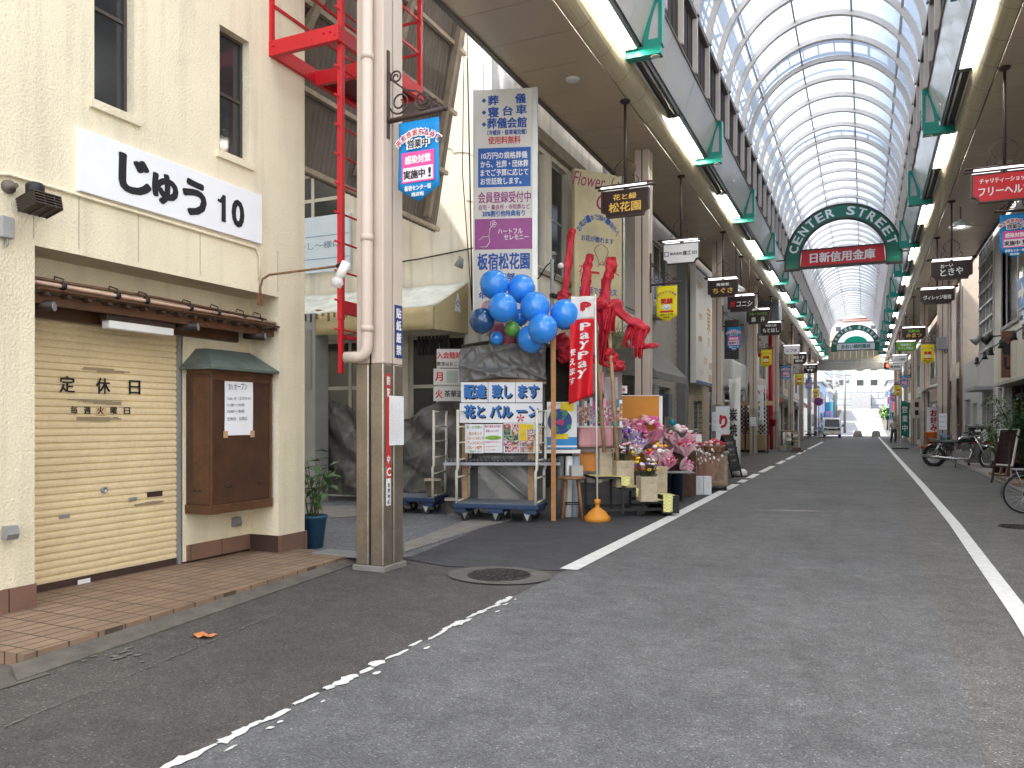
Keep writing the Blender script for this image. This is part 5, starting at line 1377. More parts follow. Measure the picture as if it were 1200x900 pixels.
for px, py, r_, dd, m_, lab in bal:
    d = 12.0 + dd; p = dep(px, py, d); rad = r_ * d / 920
    o = thing('balloon', lab, 'balloon', p, rr.uniform(0, 6), 'balloons above the stall')
    o.rotation_euler.x = rr.uniform(-.35, .35)
    MB().lathe([(max(rad * math.sin(PI * i / 20), 1e-5) * (1 - .05 * max(0, -math.cos(PI * (20 - i) / 20)) * 0), (-math.cos(PI * i / 20)) * rad * (1.05 if i < 10 else 1.0)) for i in range(21)], seg=28).build('envelope', m_, o)
    MB().lathe([(.001, -rad * 1.04), (.018, -rad * 1.10), (.012, -rad * 1.11), (0, -rad * 1.1)], seg=8).build('knot', m_, o)
o, L = spot('balloon_rack', 'grey frame holding the balloons above the stall', 'rack', 600, 12.3); x, z = L.x, L.z
MB().tube([(x(574), 0, z(410)), (x(574), 0, z(380))], .02, 6).tube([(x(606), 0, z(410)), (x(606), 0, z(380))], .02, 6).tube([(x(570), 0, z(392)), (x(640), 0, z(396))], .02, 6).build('frame', M_GREY, o)
o, L = spot('lamp_pole', 'thin grey pole with a small white lamp between the two tall boards', 'lamp', 647, 13.2); x, z = L.x, L.z
MB().tube([(0, 0, 2), (0, 0, z(304))], .035, 8).build('pole', M_GREY, o)
MB().tube([(0, 0, z(309)), (x(656), -.1, z(309))], .01, 6).tube([(0, 0, z(306)), (x(640), 0, z(312)), (x(632), .1, z(324)), (x(627), .2, z(327))], .012, 5).tube([(.02, 0, z(307)), (x(652), 0, z(318)), (0.02, 0, z(330))], .012, 5).build('cable', M_BLACK, o)
MB().ball((x(657), -.1, z(313)), .055, 12, 8).build('bulb', M_WHITE, o)
MB().tube([(x(646), 0, z(346)), (x(653), -.12, z(349))], .045, 10).build('camera', M_BLACK, o)

# red cloth wrapped poles and bundles
M_CLOTH = mat('red wrapping cloth', (.50, .018, .035), .55, var=.3, scale=9, bump=.5, bscale=22)
def wrap(mb, pts, rad, seed, n=40, seg=18):
    """loose cloth wound round a pole: folds run along it and twist, with a few knots"""
    r_ = random.Random(seed); P = [Vector(p) for p in pts]; R_ = rad if isinstance(rad, list) else [rad] * len(P)
    q = []; rs = []
    for i in range(n + 1):
        t = i / n * (len(P) - 1); k = min(int(t), len(P) - 2); f = t - k; f2 = f * f * (3 - 2 * f)
        q.append(P[k].lerp(P[k + 1], f)); rs.append((R_[k] + (R_[k + 1] - R_[k]) * f2) * (1 + .08 * math.sin(i * .55 + seed) + r_.uniform(-.05, .05)))
    n0 = len(mb.v); mb.tube(q, rs, seg); ph = r_.uniform(0, 6)
    for i in range(n + 1):
        for k in range(seg):
            j = n0 + i * seg + k; v = Vector(mb.v[j]); a = 2 * PI * k / seg
            d = .20 * math.sin(3 * a + .22 * i + ph) + .14 * math.sin(5 * a - .35 * i + 2 * ph) + .10 * math.sin(2 * a + .9 * i) + r_.uniform(-.07, .07)
            mb.v[j] = tuple(v + (v - q[i]) * d)
def cloth_pole(label, d, spec, seed, group=None):
    o, L = spot('wrapped_pole', label, 'wrapped pole', spec[0][0], d, group)
    mb = MB(); wrap(mb, [(L.x(a), 0, L.z(b)) for a, b, _ in spec], [c * L.m for _, _, c in spec], seed); mb.build('cloth', M_CLOTH, o)
    return o, L
GP = 'red cloth wrapped poles of the stall'
o, L = cloth_pole('tallest pole wrapped in red cloth, leaning at the left of the bundle', 12.6, [(660, 352, 6), (661, 345, 7), (662, 338, 3.5), (667, 300, 3.8), (670, 275, 4.2), (671, 268, 3.5)], 1, GP)
cloth_pole('red wrapped pole in the middle rising behind the red flag', 12.5, [(684, 440, 5), (684, 350, 5.5), (688, 318, 5), (692, 298, 4)], 2, GP)
cloth_pole('red wrapped pole with a knotted top at the right of the bundle', 12.5, [(706, 420, 5), (708, 360, 6), (711, 330, 5), (713, 322, 5.5), (716, 312, 6), (717, 302, 5)], 3, GP)
o, L = cloth_pole('thick red cloth swag tied across the poles with hanging ends', 12.3, [(695, 362, 5), (704, 358, 8.5), (712, 361, 6), (720, 359, 8), (727, 367, 5), (738, 376, 4.5), (747, 381, 6), (756, 386, 7), (761, 388, 3)], 4)
def ribbon(name, o, L, pts, w0, w1, seed):
    r_ = random.Random(seed); P = [Vector((L.x(a), yo, L.z(b))) for a, b, yo in pts]; a_, b_ = r_.uniform(3, 7), r_.uniform(0, 6)
    def fn(u, v):
        t = v * (len(P) - 1); k = min(int(t), len(P) - 2); c = P[k].lerp(P[k + 1], t - k); w_ = (w0 + (w1 - w0) * v) * L.m
        return (c.x + w_ * (u - .5), c.y + .045 * math.sin(14 * u + 3 * v + b_) * (.4 + v) + .03 * math.sin(a_ * v + 5 * u), c.z + .03 * math.sin(9 * u + b_) * v)
    return MB().grid(fn, 22, 16).build(name, M_CLOTH, o, solid=.003)
ribbon('hanging_end', o, L, [(752, 384, -.08), (749, 400, -.06), (748, 419, -.05)], 17, 9, 1)
ribbon('hanging_end', o, L, [(742, 380, .02), (738, 395, .0), (737, 406, .02)], 12, 16, 2)
ribbon('hanging_end', o, L, [(706, 362, -.05), (708, 385, .0), (704, 425, .03)], 18, 7, 3)
ribbon('hanging_end', o, L, [(716, 362, -.06), (714, 376, -.05), (713, 390, -.03)], 12, 14, 4)
mb = MB(); wrap(mb, [(L.x(748), -.03, L.z(406)), (L.x(766), -.03, L.z(405)), (L.x(771), 0, L.z(405))], [3.2 * L.m, 2.8 * L.m, 2 * L.m], 9); mb.build('wrapped_tip', M_CLOTH, o)
o, L = cloth_pole('small red cloth bundles knotted low on the bamboo behind the bags', 12.4, [(706, 418, 4), (712, 414, 8), (718, 420, 6), (722, 426, 4)], 5)
mb = MB(); wrap(mb, [(L.x(718), 0, L.z(432)), (L.x(726), -.02, L.z(428)), (L.x(731), 0, L.z(432))], [4 * L.m, 6 * L.m, 3 * L.m], 12); wrap(mb, [(L.x(686), 0, L.z(422)), (L.x(700), -.02, L.z(424)), (L.x(716), 0, L.z(428))], [3 * L.m, 2.5 * L.m, 3 * L.m], 13); mb.build('bundle', M_CLOTH, o)
o, L = cloth_pole('crumpled red cloth bundle hanging behind the timber post', 12.4, [(655, 392, 7), (661, 405, 9), (660, 420, 6), (656, 424, 4)], 6)
for pxa, pya, pxb, pyb, lab in ((697, 366, 708, 460, 'pale bamboo pole standing behind the red flag, left one'), (713, 372, 724, 470, 'pale bamboo pole standing behind the red flag, right one')):
    o, L = spot('bamboo_pole', lab, 'pole', (pxa + pxb) / 2, 12.35); MB().tube([(L.x(pxa), 0, L.z(pya)), (L.x(pxb), 0, L.z(pyb + 70))], .032, 8).build('pole', mat('bamboo pole', (.42, .28, .15), .5, var=.3, scale=8), o)
# dried greenery tied in the swag
o, L = spot('dried_greenery', 'spray of dry green twigs tied between the red cloth', 'plant', 722, 12.45)
tw = MB(); r_ = random.Random(6)
for k in range(150):
    a = r_.uniform(-.5, PI + .5); l = r_.uniform(.1, .34); b = (L.x(718) + r_.gauss(0, .10), r_.uniform(-.1, .1), L.z(402) + r_.uniform(-.1, .18)); tw.tube([b, (b[0] + l * math.cos(a) * .6, b[1] + r_.uniform(-.08, .08), b[2] + l * math.sin(a) * .7)], [.006, .003], 4)
tw.build('twigs', mat('dry olive twigs', (.17, .18, .08), .7, var=.5, scale=30), o)
MB().tube([(L.x(732), -.1, L.z(396)), (L.x(737), -.1, L.z(404)), (L.x(739), -.08, L.z(416))], [.03, .04, .01], 6).build('leaf', mat('grey leaf', (.18, .19, .15), .5), o)

# nobori flag on a white pole with an orange base
o, L = spot('flag_banner', 'tall red nobori flag with white lettering on a white pole', 'flag', 700, 11.8); x, z = L.x, L.z
MB().lathe([(.20, 0), (.20, .07), (.17, .09), (.13, .15), (.07, .19), (.06, .2), (.035, .21), (.035, .26), (.05, .27), (.05, .33), (.02, .34)], seg=8).build('base', mat('orange plastic base', (.66, .27, .03), .45, var=.1), o)
MB().tube([(0, 0, .3), (x(697.5), 0, z(345))], .013, 8).tube([(x(697.5), 0, z(347)), (x(672), -.02, z(350))], .006, 5).build('pole', M_WHITE, o)
def flagf(u, v):
    w0 = .36 * (1 - .2 * v); top = z(347) if 0 else z(348)
    bx_ = x(697 - 3.0 * v) - w0 * (1 - u) + .03 * v * (1 - u)
    return (bx_ - .16 * v * (1 - u) * .6, -.05 + .09 * math.sin(7 * u + 2.0 * v) * (.3 + .7 * v), top - (z(348) - z(472)) * v + .14 * (u - .2) * (1 - .0 * v) * v)
RB = .22
MB().grid(lambda u, v: flagf(u, v * RB), 22, 8).build('flag_top', mat('white flag cloth', (.75, .73, .72), .7), o, solid=.003)
MB().grid(lambda u, v: flagf(u, RB + v * (1 - RB)), 22, 26).build('flag', mat('red flag cloth', (.66, .008, .018), .55, var=.06), o, solid=.003)
def on_flag(items, m_, lift, bold=.03):
    mb = MB()
    for s_, u0, v0, h, wd in items:
        vv, f, gw, gh = glyphs(s_, 0., 3)
        for i_, (ox, oy) in enumerate(((-1, 0), (1, 0), (0, 1), (0, -1))):
            n0 = len(mb.v)
            for p in vv:
                u = u0 + (p.x + ox * bold) / gw * wd; v = v0 - (p.y + oy * bold) / gh * h; q = Vector(flagf(u, v)); mb.v.append((q.x, q.y - lift - .0006 * i_, q.z))
            for q in f: mb.f.append(tuple(n0 + i for i in q)); mb.sm.append(False)
    mb.build('lettering', m_, o)
on_flag([('P', .62, .295, .068, .40), ('a', .60, .385, .058, .36), ('y', .58, .475, .075, .38), ('P', .56, .57, .068, .40), ('a', .54, .66, .058, .36), ('y', .52, .75, .075, .38)] + [(c, .13, .52 + .09 * i, .06, .2) for i, c in enumerate('使えます')], M_WINK, .007)
on_flag([('P', .62, .10, .075, .34)], M_REDINK, .007, .08)

# stool with a box
M_STOOL = mat('stool wood', (.24, .12, .06), .55, var=.3, scale=12)
o, L = spot('wooden_stool', 'round wooden stool standing left of the flag base', 'stool', 670, 12.0); 
MB().lathe([(.20, .62), (.215, .63), (.215, .655), (.2, .665), (0, .665)], seg=20).build('seat', M_STOOL, o)
for a in (45, 135, 225, 315):
    a = R(a); MB().tube([(.13 * math.cos(a), .13 * math.sin(a), .63), (.22 * math.cos(a), .22 * math.sin(a), 0)], [.024, .018], 8).build('leg', M_STOOL, o)
rg = MB()
for a in (45, 135, 225, 315): a, b = R(a), R(a + 90); rg.tube([(.19 * math.cos(a), .19 * math.sin(a), .25), (.19 * math.cos(b), .19 * math.sin(b), .25)], .01, 6)
rg.build('ring', M_BLACK, o)
L = Loc(675, 12.0); o = thing('grey_box', 'small grey box sitting on the wooden stool', 'box', (L.o.x, L.o.y, .667), YW + .2)
MB().box(-.09, .09, -.08, .08, 0, .16).build('carton', mat('grey carton', (.42, .42, .41), .7), o, .004)
o, L = spot('rolled_sheet', 'pale rolled plastic sheets leaning behind the stool', 'roll', 664, 12.3)
for k, (dx, m_) in enumerate(((-.12, M_TARPG), (.02, M_WHITE), (.13, mat('blue grey roll', (.35, .40, .45), .5)))): MB().tube([(dx, 0, 0), (dx + .03, .1, .95)], .06, 10).build('roll', m_, o)

# black stepped display with gingham cloth
o, L = spot('display_rack', 'black stepped rack on casters with yellow gingham cloth', 'display rack', 730, 12.45); x, z = L.x, L.z
o.rotation_euler.z = R(33)
M_RK = mat('black rack', (.02, .021, .022), .5)
rk = MB()
rk.box(-.50, -.02, -.18, .55, .60, .635).box(-.02, .32, -.18, .55, .42, .455).box(.32, .80, -.18, .55, .215, .25).box(.62, .86, -.2, .58, .05, .33)
rk.build('shelf', M_RK, o)
lg = MB()
for xx in (-.48, -.05, .28, .60):
    for yy_ in (-.16, .52): lg.box(xx - .018, xx + .018, yy_ - .018, yy_ + .018, .05, .61 if xx < 0 else (.43 if xx < .3 else .22))
lg.box(-.48, .6, -.175, -.145, .10, .14).box(-.48, .6, .5, .53, .1, .14)
lg.build('frame', M_RK, o)
for xx in (-.42, .22, .72):
    for yy_ in (-.12, .5): MB().tube([(xx, yy_ - .02, .055), (xx, yy_ + .02, .055)], .05, 12).build('caster', M_RUBBER, o)
def gingham():
    m = mat('yellow gingham', (.75, .70, .35), .8, var=.05); t = m.node_tree; b = t.nodes['Principled BSDF']
    tcn = t.nodes.new('ShaderNodeTexCoord'); ck = t.nodes.new('ShaderNodeTexChecker'); ck.inputs['Scale'].default_value = 38
    ck.inputs['Color1'].default_value = (.62, .60, .02, 1); ck.inputs['Color2'].default_value = (.78, .76, .55, 1)
    t.links.new(tcn.outputs['Object'], ck.inputs['Vector']); t.links.new(ck.outputs['Color'], b.inputs['Base Color']); return m
M_GING = gingham()
cl = MB()
prof = [(-.50, .642), (-.03, .642), (.0, .62), (.0, .465), (.30, .463), (.335, .44), (.335, .262), (.62, .26), (.63, .335), (.80, .337)]
for (xa, za), (xb, zb) in zip(prof, prof[1:]): cl.grid(lambda u, v: (xa + (xb - xa) * u, -.19 + .6 * v, za + (zb - za) * u + .004 * math.sin(9 * v + 5 * u)), 4, 6)
for xa, xb, za, zb in ((-.10, .05, .645, .50), (.14, .335, .466, .32), (.58, .74, .342, .08)): cl.grid(lambda u, v: (xa + (xb - xa) * u, -.235 - .012 * math.sin(9 * u + 2 * v), za + (zb - za) * v), 8, 6)
cl.build('gingham_cloth', M_GING, o)

# wooden planters
def planter(px, py_b, py_t, wpx, d, zb, label, seed, flowers=None, rz=R(33)):
    L = Loc(px, d); h = (py_b - py_t) * L.m; w_ = wpx * L.m / 2
    o = thing('wooden_planter', label, 'planter', (L.o.x, L.o.y, zb), rz, 'pale wooden planters of the flower stall')
    mb = MB()
    for s in (-1, 1):
        mb.prism([(-w_ * .9, 0), (w_ * .9, 0), (w_, h), (-w_, h)], s * w_ - (.015 if s > 0 else 0), s * w_ + (.0 if s > 0 else .015))
    for s in (-1, 1):
        a, b = sorted((s * w_ * .9, s * w_)); M = Matrix.Rotation(PI / 2, 4, 'Z')
        mb.prism([(-w_ + .016, 0), (w_ - .016, 0), (w_ - .016, h), (-w_ + .016, h)], s * w_ * .95 - .008, s * w_ * .95 + .008, M)
    mb.box(-w_ * .85, w_ * .85, -w_ + .02, w_ - .02, h * .5, h * .8)
    mb.build('box', M_WOODP, o)
    MB().box(-w_ * 1.04, w_ * 1.04, -w_ - .012, -w_ - .001, h - .05, h).box(w_ + .004, w_ + .016, -w_, w_, h - .05, h).build('rim', M_WOODP, o)
    letters(o, mat('burnt lettering', (.25, .20, .14), .8), [('FLOWER', 0, h * .75, .02, w_ * .9)], front(t=w_ + .001), bold=0)
    if flowers:
        r_ = random.Random(seed); st = MB(); bl_ = {}
        for k in range(flowers[0]):
            a = r_.uniform(0, 2 * PI); q = r_.uniform(.2, 1.25) * w_; l = r_.uniform(.10, .28); p = Vector((q * math.cos(a), q * math.sin(a), h + l))
            st.tube([(p.x * .3, p.y * .3, h * .7), p], .005, 4); m_ = r_.choice(flowers[1]); bl_.setdefault(m_.name, (m_, MB()))[1].ball(p, r_.uniform(.022, .042), 7, 5, (1, 1, .6))
        for k in range(90):
            a = r_.uniform(0, 2 * PI); q = r_.uniform(.2, 1.3) * w_; p = Vector((q * math.cos(a), q * math.sin(a), h + r_.uniform(-.02, .2))); e_ = p + Vector((r_.uniform(-.09, .09), r_.uniform(-.09, .09), r_.uniform(-.02, .12))); s = Vector((r_.uniform(-.02, .02), r_.uniform(-.02, .02), 0)); st.face([p, p.lerp(e_, .5) + s, e_, p.lerp(e_, .5) - s])
        st.build('foliage', mat('dark floral leaf', (.035, .06, .03), .6, var=.5, scale=30), o)
        for m_, mb in bl_.values(): mb.build('blooms', m_, o)
    return o
F_Y = mat('yellow bloom', (.80, .50, .01), .6); F_W = mat('white bloom', (.78, .76, .74), .6); F_P = mat('pink bloom', (.62, .12, .30), .6); F_PP = mat('pale pink bloom', (.78, .42, .50), .5, var=.2, scale=20); F_V = mat('violet bloom', (.20, .06, .40), .6); F_R = mat('red bloom', (.55, .02, .05), .5); F_LP = mat('lilac bloom', (.45, .32, .60), .5); F_TQ = mat('turquoise balloon', (.0, .25, .38), .3)
planter(730, 567, 536, 21, 12.5, .463, 'pale wooden planter with dark foliage on the middle step', 1, (26, [F_P, F_V, F_Y, F_W, F_PP]))
planter(758, 582, 553, 20, 12.25, .263, 'pale wooden planter with yellow blooms on the lowest step in front', 2, (24, [F_Y, F_Y, F_W, F_P, F_V]))
planter(709, 556, 525, 17, 12.7, .643, 'empty pale wooden planter on the top step', 3)
planter(773, 578, 548, 14, 12.9, .340, 'narrow pale wooden planter behind the yellow blooms', 4)
o, L = spot('small_orange_board', 'small orange board behind the flag pole above the gingham cloth', 'board', 688, 12.75); MB().box(L.x(678), L.x(698), 0, .03, L.z(552), L.z(529)).build('board', mat('orange board', (.62, .22, .02), .4), o)
# big orange board and lattice
o, L = spot('orange_board', 'large orange board with white edge behind the bouquets', 'board', 750, 14.2, rz=R(20)); x, z = L.x, L.z
MB().box(x(727), x(772), 0, .03, .6, z(464)).build('board', mat('orange board large', (.60, .23, .015), .45, var=.06), o); MB().box(x(772), x(776), -.02, .05, .5, z(464)).box(x(727), x(772), -.01, .04, z(464), z(463)).build('edge', M_WHITE, o)
# hanging bags of goods and picture strips
o, L = spot('bag_display', 'clear bags over pink striped paper with a row of small cards', 'display', 702, 12.55); x, z = L.x, L.z
M_STR = mat('pink striped paper', (.62, .28, .30), .45, var=.1)
t = M_STR.node_tree; wv = t.nodes.new('ShaderNodeTexWave'); wv.inputs['Scale'].default_value = 16; wv.inputs['Distortion'].default_value = 1.5; tcn = t.nodes.new('ShaderNodeTexCoord'); cr_ = t.nodes.new('ShaderNodeValToRGB'); cr_.color_ramp.elements[0].color = (.50, .17, .20, 1); cr_.color_ramp.elements[1].color = (.74, .45, .45, 1)
t.links.new(tcn.outputs['Object'], wv.inputs['Vector']); t.links.new(wv.outputs['Fac'], cr_.inputs['Fac']); t.links.new(cr_.outputs['Color'], t.nodes['Principled BSDF'].inputs['Base Color'])
MB().grid(lambda u, v: (x(682 + 26 * u), .03 * math.sin(4 * u + 2 * v), z(462 - 26 * v)), 12, 6).build('bag', M_STR, o, solid=.01)
MB().grid(lambda u, v: (x(678 + 40 * u), .03 * math.sin(4 * u + 2 * v), z(524 - 24 * v)), 12, 6).build('bag', M_STR, o, solid=.01)
MB().grid(lambda u, v: (x(708 + 16 * u), -.03 + .03 * math.sin(6 * u + 2 * v), z(474 - 32 * v)), 10, 6).build('clear_bag', M_CELLO, o)
box('shelf', M_WHITE, (x(672), x(730), -.04, .12, z(501), z(499)), o); box('backing', mat('dim backing', (.25, .22, .22), .8), (x(674), x(730), .1, .13, z(530), z(436)), o)
r_ = random.Random(14); cols = [F_PP, F_W, F_R, F_LP, mat('teal card', (.02, .16, .28), .5), M_PAPER, M_SK, F_P, M_BK, F_TQ, M_PAPER]
for k in range(17):
    px = 675 + k * 3.15; m_ = r_.choice(cols); t0 = r_.uniform(466, 471)
    c_ = MB().box(x(px), x(px + 3.0), -.06 - .01 * r_.random(), -.045, z(499), z(t0)).build('card', m_, o)
    MB().box(x(px + .2), x(px + 2.8), -.075, -.0705, z(496 + r_.uniform(-3, 2)), z(474 + r_.uniform(-2, 8))).build('print', r_.choice(PH + [PH[4], PH[3]]), c_)
o, L = spot('price_card', 'small white card with red lettering above the orange board', 'card', 729, 12.9); box('card', M_PAPER, (L.x(724), L.x(735), 0, .01, L.z(461), L.z(452)), o); letters(o, M_REDINK, [('特価', 0, L.z(456.5), .06, .1)], front(), bold=.03)

# bouquets wrapped in cellophane
def bouquet(label, px, py, r_px, d, cols, seed, wrapm, tilt=0., n=34, z0=None):
    p = dep(px, py, d); rad = r_px * d / 920
    o = thing('bouquet', label, 'bouquet', p, 0, 'bouquets of the flower stall'); o.rotation_euler.y = tilt
    r_ = random.Random(seed); bl_ = {}
    for k in range(n):
        a = r_.uniform(0, 2 * PI); e_ = math.asin(r_.uniform(-.25, 1)); q = rad * r_.uniform(.65, 1.0)
        c = Vector((q * math.cos(a) * math.cos(e_), q * math.sin(a) * math.cos(e_), q * math.sin(e_) * .9)); m_ = r_.choice(cols); mb = bl_.setdefault(m_.name, (m_, MB()))[1]
        s = rad * r_.uniform(.16, .27)
        for j in range(3):
            b = r_.uniform(0, 6); mb.lathe([(s * .1, -s * .5), (s * .7, -.1 * s), (s * (.9 - .2 * j), s * .3), (s * (.75 - .25 * j), s * .55)], c + Vector((r_.uniform(-.2, .2) * s, r_.uniform(-.2, .2) * s, 0)), 7, Matrix.Rotation(b, 4, 'Z') @ Matrix.Rotation(r_.uniform(-.9, .9), 4, 'X'))
    for m_, mb in bl_.values(): mb.build('blooms', m_, o)
    wr = MB()
    def fn(u, v):
        a = 2 * PI * u; k = .12 + (1.12 - .12) * v ** .8; jag = .13 * math.sin(11 * a + 5 * v) * v + .06 * math.sin(23 * a) * v
        return (rad * (k + jag) * math.cos(a), rad * (k + jag) * math.sin(a), rad * (-1.0 + 1.25 * v + .22 * math.sin(7 * a) * v))
    wr.grid(fn, 60, 8, False); wr.build('wrapping', wrapm, o, solid=.002)
    return o
W_P = mat('pink cellophane', (.72, .25, .38), .25, var=.25, scale=14, spec=.7); W_PP = mat('pale pink wrap', (.78, .48, .55), .3, var=.2, scale=14, spec=.7); W_L = mat('lilac wrap', (.52, .45, .62), .3, var=.25, scale=14, spec=.7); W_CL = mat('white wrap', (.72, .70, .70), .3, var=.15, scale=14, spec=.7)
B = [(757, 505, 19, 14.0, [F_PP, F_PP, F_P, F_W, F_PP], W_P, 'large pink bouquet in front of the orange board'), (736, 511, 13, 13.6, [F_LP, F_V, F_PP, F_W], W_L, 'lilac bouquet left of the large pink bouquet'), (729, 498, 9, 13.8, [F_PP, F_P, F_W], W_PP, 'small pink bouquet beside the picture cards'),
     (749, 519, 9, 13.3, [F_V, F_LP, F_W], W_L, 'violet bouquet below the lilac one'), (795, 514, 17, 15.2, [F_PP, F_R, F_W, F_PP], W_PP, 'pink and red bouquet right of the orange board'), (803, 524, 11, 15.0, [F_PP, F_R, F_P], W_PP, 'pale pink bouquet low beside the basket'),
     (771, 533, 15, 13.4, [F_Y, F_W, F_PP, F_P, F_R], W_PP, 'mixed bouquet with yellow ring above the front planter'), (783, 541, 9, 13.3, [F_P, F_PP, F_R], W_P, 'deep pink bouquet lying low beside the yellow blooms'), (744, 527, 8, 13.0, [F_W, F_PP], W_CL, 'white bouquet behind the planters')]
for k, (px, py, r_, d, cs_, wm, lab) in enumerate(B): bouquet(lab, px, py, r_, d, cs_, 40 + k, wm, rr.uniform(-.25, .25))
bouquet('pink paper cone bouquet lying over the navy bucket', 805, 546, 9, 14.8, [F_PP, F_PP, F_P], 77, W_PP, 1.2, 14)
o = thing('balloon', 'turquoise mini balloon on top of the pink and red bouquet', 'balloon', dep(788, 495, 15.2)); MB().ball((0, 0, 0), .06, 14, 10).build('envelope', F_TQ, o)
o = thing('balloon', 'white mini balloon under the turquoise one', 'balloon', dep(794, 501, 15.1)); MB().ball((0, 0, 0), .07, 14, 10).build('envelope', F_W, o)
# vases, buckets, trough
for px, pt, pb, d, lab in ((758, 523, 536, 14.0, 'dark grey flower vase under the large pink bouquet'),):
    p = dep(px, pb, d); o = thing('flower_vase', lab, 'vase', p); MB().lathe([(.06, 0), (.085, .24), (.08, .24), (0, .2)], seg=14).build('vase', mat('charcoal vase', (.05, .05, .055), .5), o)
for px, lab in ((779, 'navy flower bucket beside the rack, left one'), (793, 'navy flower bucket beside the rack, right one')):
    o, L = spot('flower_bucket', lab, 'bucket', px, 14.6 + (px - 779) * .01, 'navy flower buckets'); 
    MB().lathe([(.09, 0), (.135, .52), (.15, .52), (.15, .55), (.13, .55), (.12, .45), (0, .45)], seg=18).build('bucket', mat('navy bucket', (.012, .03, .05), .4), o)
o, L = spot('bucket_tray', 'grey metal tray rim lying across the navy buckets', 'tray', 788, 14.5); MB().box(L.x(775), L.x(812), -.2, .2, .56, .575).build('tray', M_GREY, o)
o, L = spot('flower_shelf', 'dark brown tiered shelf behind the bouquets', 'shelf', 775, 15.4); x, z = L.x, L.z
MB().box(x(740), x(815), -.1, .5, z(545), z(542)).box(x(745), x(790), 0, .5, z(523), z(519)).box(x(765), x(768), -.05, 0, 0, z(519)).box(x(788), x(790), -.05, 0, 0, z(519)).box(x(760), x(820), .3, .35, 0, z(530)).build('board', mat('dark shelf wood', (.10, .055, .035), .7, var=.3, scale=8), o)
o, L = spot('flower_cabinet', 'brown wooden counter cabinet carrying the baskets', 'cabinet', 836, 17.2, rz=R(10)); x, z = L.x, L.z
MB().box(-.75, .30, -.15, .55, .10, .80).build('body', M_CRATE, o, .008); MB().box(-.78, .33, -.18, .58, .80, .84).build('top', mat('grey plank', (.22, .19, .16), .7), o)
mb = MB()
for x0, x1 in ((-.74, -.44), (-.40, -.08), (-.04, .28)): mb.box(x0, x1, -.165, -.152, .16, .22).box(x0, x1, -.165, -.152, .68, .76).box(x0, x0 + .05, -.165, -.152, .22, .68).box(x1 - .05, x1, -.165, -.152, .22, .68)
mb.build('panel_frame', mat('lighter plank', (.34, .25, .17), .7, var=.25, scale=10), o)
for xx in (-.7, .25):
    for yy_ in (-.1, .5): MB().tube([(xx, yy_, .1), (xx, yy_, .0)], .03, 8).build('foot', M_BLACK, o)
for px, d, lab, cs_ in ((811, 16.8, 'round flower basket at the left of the counter cabinet', [F_P, F_PP, F_R]), (837, 17.0, 'round flower basket heaped with red and pink at the right of the cabinet', [F_R, F_PP, F_Y, F_R, F_PP])):
    o, L = spot('flower_basket', lab, 'basket', px, d, 'baskets on the counter cabinet', z=.842)
    MB().lathe([(.20, 0), (.24, .12), (.25, .13), (.22, .12), (0, .10)], seg=20).build('basket', mat('wicker', (.36, .19, .09), .7, var=.3, scale=30, bump=.6, bscale=90), o)
    bl_ = {}; r_ = random.Random(px)
    for k in range(40):
        a = r_.uniform(0, 6.3); q = r_.uniform(0, .22); m_ = r_.choice(cs_); bl_.setdefault(m_.name, (m_, MB()))[1].ball((q * math.cos(a), q * math.sin(a), .12 + .12 * (1 - q / .24) + r_.uniform(0, .05)), r_.uniform(.03, .05), 7, 5, (1, 1, .7))
    for m_, mb in bl_.values(): mb.build('blooms', m_, o)
o, L = spot('cotton_branches', 'bundle of cotton twigs with white bolls in front of the cabinet', 'plant', 826, 16.4); tw = MB(); bo_ = MB(); r_ = random.Random(21)
for k in range(70):
    a = r_.uniform(-.28, .28); l = r_.uniform(.5, .82); b = Vector((r_.uniform(-.16, .16), r_.uniform(-.06, .06), .12)); e_ = b + Vector((a, r_.uniform(-.1, .1), l)); tw.tube([b, e_], .005, 4)
    if k % 2: bo_.ball(e_, r_.uniform(.018, .03), 7, 5)
tw.build('twigs', mat('pinkish twigs', (.36, .20, .15), .7), o); bo_.build('bolls', F_W, o)
for px, lab in ((817, 'white square vase on the ground by the cabinet, left one'), (827, 'white square vase on the ground by the cabinet, right one')):
    o, L = spot('square_vase', lab, 'vase', px, 16.1, 'white square vases', rz=R(40)); MB().box(-.085, .085, -.085, .085, 0, .38).build('vase', mat('white vase', (.62, .63, .66), .5), o, .004); letters(o, M_GREY, vtext('花の店', 0, .28, .05, .035), front(t=.0855))
o, L = spot('price_sheet', 'white price sheet in front of the mosaic wall', 'sheet', 815, 17.4); box('sheet', M_PAPER, (L.x(808.5), L.x(822), -.01, 0, L.z(527), L.z(509)), o); letters(o, M_REDINK, [('花束', L.x(812), L.z(513), .04, .1), ('■', L.x(819), L.z(524), .06, .06)], front(t=.011)); letters(o, M_INK, [('各種あり', L.x(815), L.z(518), .03, .18)], front(t=.011))
box('stand', M_BROWN, (-.02, .02, 0, .03, .84, L.z(520)), o)

